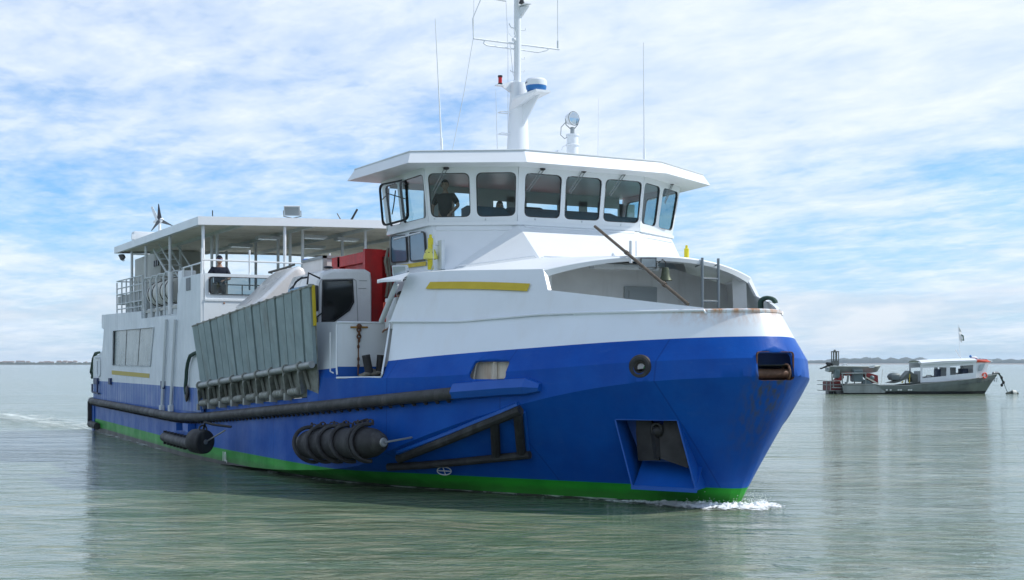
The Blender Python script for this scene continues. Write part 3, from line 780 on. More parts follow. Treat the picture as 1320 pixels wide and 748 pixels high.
# canopy lamps and the flood lamps
for u, v in ((405, 306), (447, 309), (404, 319), (346, 307), (310, 317)):
    p = onz(u, v, 6.15); 
    if p.x > 16: p.x = 15.8
    b = B(); b.box(p.x - .18, p.x + .18, p.y - .35, p.y + .35, 6.12, 6.2, bev=.02); lm = b.obj('canopy_lamp', GREYW, canopy)
    b = B(); b.box(p.x - .15, p.x + .15, p.y - .30, p.y + .30, 6.105, 6.12); b.obj('diffuser', LAMPW, lm, smooth=0)
def floodlamp(name, c, d, sz, label=None, parent=ferry, dark=False, bracket=None):
    d = V(d).normalized(); rt = d.cross(V((0, 0, 1))).normalized(); up = rt.cross(d); c = V(c); w, h, dp = sz
    b = B(); f = [c + rt * (w / 2) * i + up * (h / 2) * j for i, j in ((-1, -1), (1, -1), (1, 1), (-1, 1))]
    k = [c - d * dp + rt * (w * .36) * i + up * (h * .32) * j for i, j in ((-1, -1), (1, -1), (1, 1), (-1, 1))]
    f2 = [c - d * dp * .35 + rt * (w / 2) * i + up * (h / 2) * j for i, j in ((-1, -1), (1, -1), (1, 1), (-1, 1))]
    b.loft([k, f2, f], True, True)
    for j in range(5):
        o_ = c - d * dp * .9 + rt * w * (.26 * (j - 2) / 2); b.beam(o_ - up * h * .3, o_ + up * h * .3, .012, dp * .25, up=d)
    lo = b.obj(name, GREYW if not dark else mat('lamp_housing', (.12, .13, .14), .4, .3), parent, smooth=0)
    if label: lo['label'] = label
    b = B(); b.loft([[c + d * .004 + rt * (w * .44) * i + up * (h * .42) * j for i, j in ((-1, -1), (1, -1), (1, 1), (-1, 1))], [c + d * .005 + rt * (w * .43) * i + up * (h * .41) * j for i, j in ((-1, -1), (1, -1), (1, 1), (-1, 1))]], True, True)
    b.obj('lens', mat('floodlamp_glass', (.40, .46, .50), .12, .5) if 'floodlamp_glass' not in bpy.data.materials else bpy.data.materials['floodlamp_glass'], lo, smooth=0)
    b = B(); e1, e2 = c - rt * (w / 2 + .02) - d * dp * .2, c + rt * (w / 2 + .02) - d * dp * .2; bt = bracket or (c - up * h * .85 - d * dp * .3)
    bt = V(bt); b.tube([e1, e1 - up * h * .6, bt, e2 - up * h * .6, e2], .014, 6); b.obj('bracket', GALV, lo)
    return lo
floodlamp('floodlamp', (16.6, -3.45, cz(-3.4) + .40), (.8, -.35, -.35), (.42, .26, .2), 'floodlamp on the front edge of the passenger canopy')
floodlamp('floodlamp', (4.9, -5.8, 6.1), (-.6, -.8, -.5), (.2, .18, .14), 'small black floodlamp under the stern corner of the canopy', dark=True)
b = B(); b.tube([(16.3, -2.6 + .9, 6.4), (16.3, -2.3 + .8, 6.75)], .03, 6); b.tube([(15.9, -5.4, 6.4), (15.9, -5.4, 6.55)], .015, 5); b.tube([(16.4, -2.0, 6.4), (16.35, -2.1, 6.6)], .015, 5)
b.obj('canopy_aerial', BLACK, canopy)

# railings of the passenger deck
def railing(pts, h, posts, rails, r=.02, mt=WHITE2, name='railing'):
    b = B()
    for z in rails: b.tube([(x, y, z0 + z) for x, y, z0 in pts], r, 6)
    for x, y, z0 in posts: b.tube([(x, y, z0), (x, y, z0 + h)], r * 1.1, 6)
    return b.obj(name, mt, ferry)
zf = 4.13
railing([(16.6, -5.85, zf), (16.6, 5.85, zf)], 1.05, [(16.6, y, zf + .3) for y in (-5.85, -4.6, -2.4, -1.2, 0, 1.2, 2.4, 3.6, 4.8, 5.85)], (1.05,), .022)
railing([(14.5, -5.85, zf), (16.6, -5.85, zf)], .98, [(14.55, -5.85, zf), (15.5, -5.85, zf), (16.55, -5.85, zf)], (.62, .98), .022)
railing([(4.47, -5.85, zf + .1), (8.95, -5.85, zf + .04)], 1.08, [(x, -5.85, zf + .05) for x in (4.5, 5.4, 6.2, 6.9, 7.6, 8.3, 8.9)], (.12, .30, .62, .82, 1.08), .022, GREYW)
railing([(4.47, -5.85, zf + .1), (4.47, 5.85, zf + .1)], 1.08, [(4.47, y, zf + .1) for y in (-4.5, -3, -1.5, 0, 1.5, 3, 4.5, 5.85)], (.3, .62, 1.08), .02, GREYW)
railing([(4.47, 5.85, zf + .1), (16.6, 5.85, zf)], 1.05, [(x, 5.85, zf) for x in (6, 7.5, 9, 10.5, 12, 13.5, 15, 16.5)], (.3, .62, 1.05), .02, GREYW)
b = B(); b.box(4.6, 8.8, -5.83, -5.81, 4.50, 4.78); b.obj('mesh_panel', mat('mesh_panel', (.34, .36, .36), .7), ferry, smooth=0)
for x0 in (4.8, 6.1, 7.3):
    b = B(); b.box(x0, x0 + .5, -5.6, -5.2, 4.15, 4.55, bev=.02); b.obj('deck_box', GREYW, ferry, smooth=0)
# ladder rails on the tower and the step in the side
b = B()
b.box(14.0, 14.5, -5.89, -5.5, 4.4, 5.05, bev=.03); b.box(14.6, 15.5, -5.895, -5.87, 4.30, 4.34)
b.obj('gate_post', WHITE2, ferry)
b = B(); b.box(15.15, 15.6, -5.93, -5.905, 4.45, 4.78); b.obj('vent_louvre', mat('louvre_grey', (.2, .22, .24), .6), ferry, smooth=0)
# funnel casing through the canopy
b = B()
c1 = onz(174, 335, 5.3)
cx0, cx1 = ony(174, 340, -4.6).x, ony(207, 340, -4.6).x; b.box(cx0, cx1, -4.6, -3.2, 4.1, 6.35)
casing = b.obj('funnel_casing', mat('casing_shade_grey', (.42, .43, .40), .6, var=.12, vscale=2, dirt=((.25, .24, .2), .4, 2)), ferry, smooth=0)  # white casing; the grey of its shaded side is put into the colour
b = B(); cb0 = ony(173, 298, -5.0); b.box(cb0.x - .5, cb0.x, -5.0, -4.05, 6.4, cb0.z, bev=.03); b.box(cb0.x - .1, cb0.x + .02, -5.08, -5.0, cb0.z - .3, cb0.z - .12)
b.obj('casing_top', WHITE2, casing)
b = B()
for x in (cx1 - 1.0, cx1 - .7, cx1 - .4): b.box(x, x + .16, -4.64, -4.6, 5.85, 6.05)
b.obj('casing_vent', BLACK, casing, smooth=0)
# stair rails from the canopy down to the deck
for dy in (0, .55):
    b = B()
    b.tube([(8.6, -5.45 + dy, 6.1), (12.9, -5.45 + dy, 4.2)], .035, 6)
    b.tube([(9.4, -5.45 + dy, 6.2), (13.6, -5.45 + dy, 4.35)], .022, 6)
    b.obj('stair_rail', GREYW, ferry)
b = B()
for k in range(9):
    x = 8.9 + k * .5; z = 6.1 - (x - 8.6) * 1.9 / 4.3; b.box(x, x + .24, -5.43, -4.92, z - .02, z)
b.obj('stair_tread', GREYW, ferry, smooth=0)['kind'] = 'stuff'
# wind generator on the canopy
wg = thing('wind_turbine', 'small white wind generator with three dark blades on the canopy roof', 'wind turbine', (6.9, -3.9, 6.9))
hub = onx(207, 285, 6.9) if False else onz(207, 285, 7.27)
hub = V((7.0, -4.2, 7.25)); q = proj(*hub)
hub = ony(207, 284.5, -5.3)
wg.location = (hub.x, hub.y, 6.9)
b = B(); b.tube([(hub.x - .15, hub.y, 6.4), (hub.x - .15, hub.y, hub.z - .02)], .045, 8); b.obj('mast', WHITE2, wg)
cd = V((-DX[0], -DX[1], 0)); cr = V((RX[0], RX[1], 0)); UPV = V((0, 0, 1)); px = zdepth(hub.x, hub.y) / F
b = B(); b.lathe([(.02, .16), (.07, .12), (.10, 0), (.09, -.2), (.05, -.55)], hub, cd * .8 + cr * .55, 14); 
tv = [(-2, -1.5), (-9, -1.5), (-16.5, 19), (-14, 20), (-6, 4), (0, 2)]
b.prism([hub - cd * .35 + cr * (a * px) + UPV * (c * px) for a, c in tv], cd * .03)
b.obj('nacelle', WHITE2, wg)
for (a, c) in ((-1.5, 21), (16.5, -7), (-11, -14)):
    b = B(); d = (cr * a + UPV * c).normalized(); L = math.hypot(a, c) * px; n = cd.cross(d).normalized()
    st = [(0, .05, .04), (.15, .13, .04), (.4, .09, .03), (.75, .05, .015), (1, .02, .005)]
    b.loft([[hub + cd * .1 + d * L * t + n * w * .5 + cd * h, hub + cd * .1 + d * L * t - n * w * .5 - cd * h * .3, hub + cd * .08 + d * L * t - n * w * .5] for t, w, h in st], True, True)
    b.obj('blade', mat('dark_blade', (.02, .022, .03), .4) if c == 21 else bpy.data.materials['casing_shade_grey'] if False else mat('blade_grey', (.10, .11, .12), .4), wg)
# life raft canisters in their cradles at the side
for k, (x, ln) in enumerate(((9.5, 1.05), (11.25, 1.05))):
    r_ = thing('life_raft_canister', ('white life raft canister in its cradle, the one nearer the stern', 'white life raft canister in its cradle, the one nearer the stair')[k], 'life raft', (x + .6, -5.55, 4.2), group='life raft canisters at the side')
    b = B(); b.lathe([(.05, -.02), (.30, 0), (.36, .06), (.37, .5), (.37, 1.0), (.36, 1.25), (.30, 1.32), (.05, 1.34)], (x, -5.5, 4.62), (1, 0, 0), 22); b.torus((x + .66, -5.5, 4.62), (1, 0, 0), .375, .02, 22, 6)
    b.obj('canister', mat('canister_white', (.68, .68, .64), .45, var=.1), r_)
    b = B()
    for dx in (.35, 1.0): b.torus((x + dx, -5.5, 4.62), (1, 0, 0), .38, .013, 20, 5)
    b.obj('strap', BLACK, r_)
b = B()
for x in (9.35, 10.45, 11.3, 12.3):
    b.tube([(x, -5.88, 3.9), (x, -5.92, 5.0), (x + .12, -5.88, 5.12), (x + .5, -5.6, 5.15), (x + .55, -5.3, 5.1), (x + .6, -5.2, 4.2)], .032, 8)
b.obj('raft_cradle', GREYW, ferry)
b = B(); b.tube([(12.9, -5.85, 3.9), (12.9, -5.85, 5.1)], .075, 12); b.obj('vent_pipe', WHITE2, ferry)
b = B(); b.beam((9.2, -5.3, 4.15), (13.2, -5.3, 4.15), .2, .1); b.box(13.1, 13.9, -5.7, -5.0, 3.9, 4.9); b.obj('raft_rack', mat('rack_grey', (.16, .17, .18), .6, var=.3), ferry, smooth=0)

# ------------------------------------------------ loading ramp, raised, in the ship's side
pA, pB = (16.95, -5.80), (24.08, -5.30)
bl = onv(261, 527, pA, pB, -.05); br = onv(410.5, 510, pA, pB, -.12)
tl = onv(251, 421, pA, pB, .34); tr = onv(404, 368.5, pA, pB, .26)
rp = (br - bl).normalized(); rn = V((rp.y, -rp.x, 0)).normalized()
sl_ = onv(262.5, 497.5, pA, pB, .06); sr_ = onv(409.5, 470, pA, pB, -.0)
def RPt(a, c): return (bl.lerp(br, a)).lerp(tl.lerp(tr, a), c)
def RPs(a, c): return (sl_.lerp(sr_, a)).lerp(tl.lerp(tr, a), c)
b = B(); b.prism([RPt(0.0, .0), RPt(1.0, .0), RPt(1.0, 1.0), RPt(0, 1.0)], -rn * .03)
ramp_o = b.obj('side_ramp', RAMPD, ferry, smooth=0); ramp_o['label'] = 'raised loading ramp of ribbed grey-green plates'
NP = 16
for k in range(NP):
    a0, a1 = (k + .05) / NP, (k + .93) / NP
    b = B(); b.prism([RPs(a0, .01), RPs(a1, .01), RPs(a1, .985), RPs(a0, .985)], rn * (.075 + .01 * (k % 3)))
    b.obj('ramp_panel', RAMPM, ramp_o, smooth=0)
b = B(); b.beam(RPs(0, 1.0) + rn * .02, RPs(1, 1.0) + rn * .02, .12, .04)
for k in range(NP): 
    q = RPs((k + .97) / NP, 1.0) + rn * .05; b.beam(q - rp * .03, q + rp * .05, .10, .06)
b.obj('ramp_edge', RAMPD, ramp_o, smooth=0)
b = B(); b.prism([RPt(1.0, .64), RPt(1.010, .64), RPt(1.010, 1.0), RPt(1.0, 1.0)], rn * .045)
b.obj('yellow_edge', YELLOW, ramp_o, smooth=0)
b = B(); b.tube([sl_ + rn * .13, sr_ + rn * .13], .075, 12); b.obj('torsion_shaft', mat('shaft_steel', (.34, .36, .35), .4, .4, var=.2, vscale=6), ramp_o)
NB = 9
hi_, lo_ = [], []
for k in range(NB):
    a = (k + .08) / (NB - .15)
    p = sl_.lerp(sr_, a); q = bl.lerp(br, a)
    b = B()
    b.prism([p + rn * .17 + V((0, 0, .08)), p - V((0, 0, -.10)), q + V((0, 0, .1)), q + rn * .13 + V((0, 0, .05)), p + rn * .19 - V((0, 0, .14))], rp * .05)
    b.prism([p + rn * .05 - V((0, 0, .05)), p + rn * .05 - V((0, 0, .05)) + rp * .05, q + rp * .34 + V((0, 0, .16)) + rn * .04, q + rp * .28 + V((0, 0, .16)) + rn * .04], rn * .05)
    b.torus(p + rn * .13 + rp * .035, rp, .09, .025, 12, 5)
    b.obj('ramp_bracket', mat('bracket_steel', (.36, .38, .35), .5, .3, var=.35, vscale=7, dirt=((.14, .09, .05), .5, 5)) if k == 0 else bpy.data.materials['bracket_steel'], ramp_o, smooth=0)
    b = B(); L = (br - bl).length / (NB - .15)
    pr = []
    for j in range(5): pr += [(.05, .30 * L + j * .12 * L), (.088, .32 * L + j * .12 * L), (.088, .38 * L + j * .12 * L), (.05, .40 * L + j * .12 * L)]
    if a < .9:
        b.lathe(pr, q + rn * .12 + V((0, 0, .13)), rp, 12)
        b.box(-.06, .06, -.1, .1, -.08, .08, M=Matrix.Translation(q + rn * .1 + rp * .12 + V((0, 0, .04))))
        b.obj('hinge_roller', bpy.data.materials['bracket_steel'], ramp_o)
# hull edge behind the ramp
b = B(); b.box(16.78, 16.84, -5.88, -5.74, 1.35, 3.6); b.obj('ramp_post', mat('post_blue_grey', (.2, .24, .3), .6), ferry, smooth=0)

# ------------------------------------------------ mooring recess
b = B(); 
a0, a1 = MR[3], MR[2]; inw = V((0, 1, 0)); XM = a0.x + .005; zt, zb_ = 3.345, a0.z
def zz_(p, z): return V((p.x, p.y, z))
b.mi = 0; b.box(XM - .05, XM, a0.y + .01, -2.6, zb_ - .2, 2.44)
b.mi = 1; b.box(XM - .05, XM, a0.y + .01, -2.6, 2.44, zt)
b.mi = 2; b.face([zz_(a0, zb_ + .004), zz_(a1, zb_ + .004), V((a1.x, -3, zb_ + .004)), V((a0.x, -3, zb_ + .004))])
mr = b.obj('mooring_recess', [ap.data.materials[0], WHITE, mat('recess_floor', (.1, .11, .11), .8)], ferry, smooth=0)
b = B(); b.tube([(XM, a0.y, zt), (XM, -2.7, zt)], .022, 6); b.tube([zz_(a0, 3.3), zz_(a0, 2.40), zz_(a0, 2.28) + V((.03, 0, 0))], .02, 8)
b.tube([MR[1] + V((0, -.01, -.05)), MR[2] + V((0, -.01, .06)), MR[2] + V((-.05, -.01, 0)), MR[3] + V((.03, -.01, 0))], .02, 8)
b.tube([side_pt(427, 416) + V((0, -.02, -.2)), side_pt(427, 416) + V((0, -.02, -1.0)), side_pt(431, 481) + V((0, -.02, 0))], .016, 6); 
b.obj('recess_trim', WHITE, mr)
b = B()
for u, tilt in ((477, -.07), (489, .03)):
    q = onx(u, 482, XM + .35); q.z = zb_; q2 = V((q.x, q.y + tilt * 1.3, zb_ + .46)); b.tube([q, q2], .085, 14)
b.obj('bollard', RUBBER, mr)
def onM(u, v, off=.06): return onx(u, v, XM + off)
h0 = onM(463, 422)
tb = thing('towing_chain', 'rusty chain and hook hanging on the white recess wall beside the ramp', 'chain', tuple(h0))
b = B(); b.tube([onM(452, 422), onM(474, 422)], .02, 6); b.obj('hook_bar', mat('yellow_rusty', (.38, .20, .03), .7, var=.4, vscale=15), tb)
b = B()
for k in range(5): b.torus(onM(463 - .3 * (k % 2), 421 + k * 4.3), (1, .2, 0) if k % 2 else (.2, 1, 0), .045, .017, 10, 5)
b.ball(onM(463, 421), .06, (.6, 1, 1)); b.obj('chain_link', RUSTY, tb)
b = B(); b.tube([onM(462, 438), onM(462, 460), onM(461.5, 484, .1)], .014, 6)
for v in (447, 463, 472): p = onM(462, v); b.ball(p, .03, (1, 1, 1.6), 8)
b.obj('lashing', RUSTY, tb)
rg = thing('mooring_line', 'pale rope heaped at the foot of the two black bollards beside the ramp', 'rope', tuple(onz(475, 485, zb_)))
b = B()
for k in range(3):
    b.tube([onx(463 + 28 * t, 484.5 - 6.5 * math.sin(min(1, t * 1.3) * 1.5) + k * 1.5 + 1.2 * math.sin(t * 9 + k), XM + .30 + .05 * k) for t in [i / 9 for i in range(10)]], .038, 8)
b.obj('rope', HEMP, rg)

# ------------------------------------------------ upper bulwark (slab side with the yellow flash) and shelter deck
LEAN = .42                      # how far the shelter side leans inboard per metre of height
TOPV = [(503, 353), (527, 352), (580, 349), (700, 347), (706, 374), (760, 380), (830, 388), (908, 397)]
def low_pt(u, side=-1):
    x, y = onplan(u, XT); return V((x, -side * y, lerp_t(ZT, x)))
def top_pt(u, side=-1, v=None):
    v = lerp_t(TOPV, u) if v is None else v; dz = .5
    for _ in range(12):
        a, b_ = 20.0, XT
        for _ in range(40):
            m = (a + b_) / 2
            if proj(m, -(plan(m, XT) - LEAN * dz), 2)[0] < u: a = m
            else: b_ = m
        y = -(plan(a, XT) - LEAN * dz); z = H + (HY - v) * zdepth(a, y) / F; dz = dz * .4 + .6 * (z - lerp_t(ZT, a))
    return V((a, -side * y, z))
PE = top_pt(700, -1, 347); XE, YE, ZE = PE
P2 = top_pt(706, -1, 374)
for side in (-1, 1):
    ul = [503 + i * (700 - 503) / 16 for i in range(17)]; ut = [527 + i * (700 - 527) / 16 for i in range(17)]
    u2 = [706.5 + i * (908 - 706.5) / 14 for i in range(15)]
    b = B(); lo = [low_pt(u, side) for u in ul] + [low_pt(u, side) for u in u2]
    up = [top_pt(u, side, lerp_t([(527, 352), (580, 349), (700, 347)], u)) for u in ut] + [top_pt(u, side, lerp_t([(706, 374), (760, 380), (830, 388), (908, 397)], u)) for u in u2]; xs = lo
    nrm = []
    for i in range(len(xs)):
        d = (lo[min(i + 1, len(xs) - 1)] - lo[max(i - 1, 0)]); nn = V((d.y, -d.x, 0)).normalized() * (1 if side < 0 else -1); nrm.append(nn)
    b.loft([[l - n * .05 for l, n in zip(lo, nrm)], [l + n * .012 for l, n in zip(lo, nrm)], [u + n * .012 for u, n in zip(up, nrm)], [u - n * .05 for u, n in zip(up, nrm)], [l - n * .05 for l, n in zip(lo, nrm)]], False)
    ub = b.obj('shelter_side', WHITE, ferry, smooth=25)
    b = B(); b.tube([l + n * .03 + V((0, 0, .01)) for l, n in zip(lo, nrm)] + [lo[-1] + V((.05, 0, -.05))], .022, 6); b.obj('moulding', WHITE, ub)
    if side < 0:
        b = B(); a = []
        def onupper(u, v):
            p, q = low_pt(u), top_pt(u, -1, lerp_t([(527, 352), (580, 349), (700, 347)], u)); va, vb = proj(*p)[1], proj(*q)[1]
            return p.lerp(q, (v - va) / (vb - va)) + V((.62, -1, .3)).normalized() * .045
        N_ = 24
        for i in range(N_ + 1):
            t = i / N_; ub_, ut_ = 550 + 131 * t, 556 + 129 * t; bow = -1.2 * math.sin(math.pi * t)
            a.append((onupper(ut_, 364.6 + 2.2 * t + bow), onupper(ub_, 373.6 + 3.0 * t + bow)))
        b.loft([[p for p, _ in a], [q for _, q in a]], False); b.obj('yellow_stripe', YELLOW, ub, smooth=0, recalc=False)
HZ = 4.60
def hood_edge(k, n=24):        # front edge of the shelter deck from starboard to port
    t = k / n; y = YE * (1 - 2 * t); s = y / -YE
    x = XE + .50 * (1 - s * s); z = ZE + .30 * (1 - abs(s) ** 2.2)
    return V((x, y, z))
HE = [hood_edge(k) for k in range(25)]
b = B()
sbase = {}
_a1 = V((25.70, -2.93, 4.43))
for side in (-1, 1):
    A = [V((27.29, side * 1.73, HZ)), V((_a1.x, -side * _a1.y, _a1.z)), V((23.0, side * 3.03, 4.36))]
    sbase[side] = A
XO = [(u, lerp_t([(527, 352), (580, 349), (700, 347)], u)) for u in (700, 665, 630, 595, 560, 527)]
out_s = [top_pt(u, -1, v) for u, v in XO]
out_p = [top_pt(u, 1, v) for u, v in XO]
# shelter deck in strips
def fan(c, pts):
    for p, q in zip(pts, pts[1:]): b.face([c, p, q])
mid = len(HE) // 2
fan(sbase[-1][0], HE[:mid + 1]); fan(sbase[1][0], HE[mid:]); b.face([sbase[-1][0], HE[mid], sbase[1][0]])
fan(sbase[-1][0], [HE[0]] + out_s[:4]); fan(sbase[-1][1], out_s[3:]); b.face([sbase[-1][0], out_s[3], sbase[-1][1]])
fan(sbase[1][0], [HE[-1]] + out_p[:4]); fan(sbase[1][1], out_p[3:]); b.face([sbase[1][0], out_p[3], sbase[1][1]])
vis_s = [V((23.4, -4.1, 4.20)), V((23.0, -3.2, 4.36))]
vtip = onz(487.5, 361.5, 4.16)
b.face([sbase[-1][1], out_s[-1], V((vtip.x, vtip.y, 4.17)), V((23.0, -3.22, 4.34))])
b.face([sbase[1][1], out_p[-1], V((vtip.x, -vtip.y, 4.17)), V((23.0, 3.22, 4.34))])
b.obj('shelter_deck', WHITE2, ferry, smooth=40, merge=True)
b = B(); vt = V((vtip.x, vtip.y, 4.17))
b.prism([vt, V((vt.x + .2, vt.y + .6, 4.31)), V((26.2, -4.05, 4.31)), V((26.2, -4.2, 4.16)), V((26.2, -4.2, 4.12)), V((vt.x, vt.y, 4.12))], (0, -.02, 0))
b.prism([vt, V((vt.x, vt.y, 4.10)), out_s[-1] - V((0, 0, .07)), out_s[-1]], (.02, -.03, 0))
b.obj('side_visor', WHITE2, ferry, smooth=0)
b = B(); q1 = onz(508, 366, 4.12); q1 = onv(511, 366, (23, -4.2), (26.2, -4.2)); q2 = onv(491.5, 415, (24, -4.3), (25.9, -4.3))
b.tube([q1, q2], .055, 12); b.obj('visor_prop', GREYW, ferry)
# front band of the shelter with its arched opening
b = B()
lowe = []
for k in range(25):
    t = k / 24; s = -1 + 2 * t; h_ = .10 + .0 * (1 - abs(s) ** 2) + (.06 * abs(s) ** 3)
    lowe.append(HE[k] + V((-.02, 0, -h_)))
legs = V((28.86, -2.4, 3.88))
b.loft([[p for p in HE], [p + V((.03, 0, -.03)) for p in HE], [p + V((.03, 0, 0)) for p in lowe], [p + V((-.12, 0, 0)) for p in lowe]], False)
for side in (-1, 1):
    A0_ = V((PE.x + .012, side * -PE.y, PE.z)); A1_ = V((P2.x + .015, side * -P2.y, P2.z)); ii = V((0, -side * .07, 0))
    b.prism([A0_, A0_ + ii + V((.02, 0, -.08)), A1_ + ii, A1_], (-.07, 0, 0))
b.obj('shelter_front_band', WHITE2, ferry, smooth=25)
# what is behind: recessed front wall, inner sides
b = B()
b.face([(27.1, -3.3, 2.2), (27.1, 3.3, 2.2), (27.1, 2.95, 4.2), (27.1, 1.6, 4.5), (27.1, -1.6, 4.5), (27.1, -2.95, 4.2)])
for side in (-1, 1):
    b.face([(27.1, side * 3.3, 2.2), (XE, side * (-YE - .02), 2.2), (XE, side * (-YE - .10), ZE - .05), (27.1, side * 2.95, 4.2)])
    b.face([(XE, side * (-YE - .02), 2.3), (XE - .2, side * (-YE - .22), 2.3), (XE - .2, side * (-YE - .3), ZE), (XE, side * (-YE - .1), ZE - .1)])
fw = b.obj('shelter_wall', mat('shelter_grey', (.78, .80, .79), .55, var=.15, vscale=1.5, dirt=((.33, .33, .3), .5, 1.6)), ferry, smooth=0)
b = B(); b.box(27.1, 27.14, .35, 1.15, 2.5, 4.1, bev=.01); b.box(27.13, 27.16, .45, 1.05, 2.6, 4.0); b.obj('shelter_door', mat('door_grey', (.36, .40, .41), .5), fw, smooth=0)
b = B(); b.tube([(28.0, -.9, 4.42), (28.0, .6, 4.42)], .05, 8); b.box(27.9, 28.1, -.95, -.5, 4.36, 4.46)
b.obj('shelter_lamp', LAMPW, ferry)

# ------------------------------------------------ wheelhouse
def wring(z, xf, wf, xs_, ws, xa=22.55):
    return [V((xa, -ws, z)), V((xs_, -ws, z)), V((xf, -wf, z)), V((xf, wf, z)), V((xs_, ws, z)), V((xa, ws, z))]
z0, z1 = 5.47, 6.62
RL_, RU_ = wring(z0, 25.88, 1.50, 24.86, 3.05), wring(z1, 26.02, 1.54, 24.97, 3.21)
b = B()
nd = 8
for i in range(5):
    a, c, d, e = RL_[i], RL_[i + 1], RU_[i + 1], RU_[i]
    b.face([a, c, d, e])
# window openings: list of (wall, fraction left, fraction right)
WIN = []
def wallpt(i, f, z):
    t = (z - z0) / (z1 - z0); return RL_[i].lerp(RL_[i + 1], f).lerp(RU_[i].lerp(RU_[i + 1], f), t)
def fr(i, u):                 # fraction along wall i seen at column u
    lo, hi = -.5, 1.5
    for _ in range(40):
        m = (lo + hi) / 2
        if proj(*wallpt(i, m, 6.0))[0] < u: lo = m
        else: hi = m
    return (lo + hi) / 2
spec = [(0, 519, 549), (1, 554.5, 605.5), (1, 615, 664.5), (2, 676, 722), (2, 728, 773), (2, 778.5, 824), (3, 826.5, 849), (3, 851, 872)]
zlo, zhi = 5.585, 6.47
sp2 = []
for i, ua, ub in spec: sp2.append((i, fr(i, ua), fr(i, ub)))
sp2[6] = (3, 1 - sp2[2][2], 1 - sp2[2][1]); sp2[7] = (3, 1 - sp2[1][2], 1 - sp2[1][1])
sp2 += [(4, 1 - sp2[0][2], 1 - sp2[0][1])]
f0 = fr(0, 499); sp2 += [(0, max(.08, sp2[0][1] - .42), sp2[0][1] - .05)]
sp2 += [(4, 1 - sp2[9][2], 1 - sp2[9][1])]
holes = []
for i, fa, fb in sp2:
    q = [wallpt(i, fa, zhi), wallpt(i, fb, zhi), wallpt(i, fb, zlo), wallpt(i, fa, zlo)]
    n = poly_n(q); cen_ = V((24, 0, 6))
    if n.dot(q[0] - cen_) < 0: n = -n
    holes.append((q, n)); b.hole(rquad(q, .13, 4), n, .25)
# roof underside skirt and ledge below the windows
b.loft([RU_[0:6], [p + V((0, 0, .1)) for p in RU_]], False)
wh = b.obj('wheelhouse', WHITE2, ferry, smooth=0)
md = wh.modifiers.new('thickness', 'SOLIDIFY'); md.thickness = .06; md.offset = 0
for k, (q, n) in enumerate(holes):
    b = B(); rq = rquad(q, .13, 5); ring_frame(b, rq, .013, .03, n); fo = b.obj('wheelhouse_window', mat('window_gasket', (.03, .032, .034), .5) if k == 0 else bpy.data.materials['window_gasket'], ferry, smooth=0)
    b = B(); ring_frame(b, scaled(rq, d=.05), .03, .015, n); b.obj('window_flange', WHITE2, fo)
    if k != 9:
        b = B(); b.face(rquad(q, .13, 4)); b.obj('pane', GLASST if k in (0, 6, 7, 8, 10) else GLASS, fo, smooth=0)
    else:      # the aftmost starboard window stands open, hinged on its forward edge
        pass
# opened window
q, n = holes[9]
hp0, hp1 = onv(525, 234, (22.5, -3.35), (25.2, -3.35)), onv(527, 283, (22.5, -3.3), (25.2, -3.3))
o0 = V((22.70, -3.5, 6.48)); 
oq = [onv(489, 239, (22.45, -3.70), (23.9, -3.21)), onv(523, 232, (22.45, -3.70), (23.9, -3.21)), onv(525.5, 282, (22.45, -3.60), (23.9, -3.13)), onv(493.5, 291, (22.45, -3.60), (23.9, -3.13))]
b = B(); rq = rquad(oq, .14, 5); on_ = poly_n(oq); ring_frame(b, rq, .03, .03, on_); ow = b.obj('open_window', bpy.data.materials['window_gasket'], ferry, smooth=0)
b = B(); b.face(rq); b.obj('pane', GLASSC, ow, smooth=0)
b = B(); c_ = sum(oq, V()) / 4
b.tube([oq[0].lerp(oq[3], .35) + on_ * .05, oq[0].lerp(oq[3], .35).lerp(oq[1], .3), oq[1].lerp(oq[2], .5)], .012, 5); b.tube([c_ + V((.1, 0, .25)), c_ - V((0, 0, .05)), c_ + V((-.1, 0, -.25))], .014, 5)
for f_ in (.1, .9): b.box(-.03, .03, -.03, .03, -.03, .03, M=Matrix.Translation(oq[1].lerp(oq[2], f_)))
b.obj('window_stay', BLACK, ow)
# ledge and sloping skirts
b = B()
LG = wring(5.47, 25.93, 1.52, 24.91, 3.10); LG2 = wring(5.40, 25.93, 1.52, 24.91, 3.10)
b.loft([[p for p in RL_], LG, LG2, wring(5.38, 25.80, 1.45, 24.83, 3.0)], False)
b.obj('window_ledge', WHITE2, ferry, smooth=0)
S0 = wring(5.42, 25.85, 1.47, 24.88, 3.03)
b = B()
b.face([S0[2], S0[3], sbase[1][0], sbase[-1][0]])
for side in (-1, 1):
    k2, k1 = (2, 1) if side < 0 else (3, 4)
    b.face([S0[k2], sbase[side][0], sbase[side][1]]); b.face([S0[k2], sbase[side][1], S0[k1]]); b.face([S0[k1], sbase[side][1], V((25.69, side * 3.03, 4.36))])
b.obj('sloping_front', WHITE2, ferry, smooth=0)
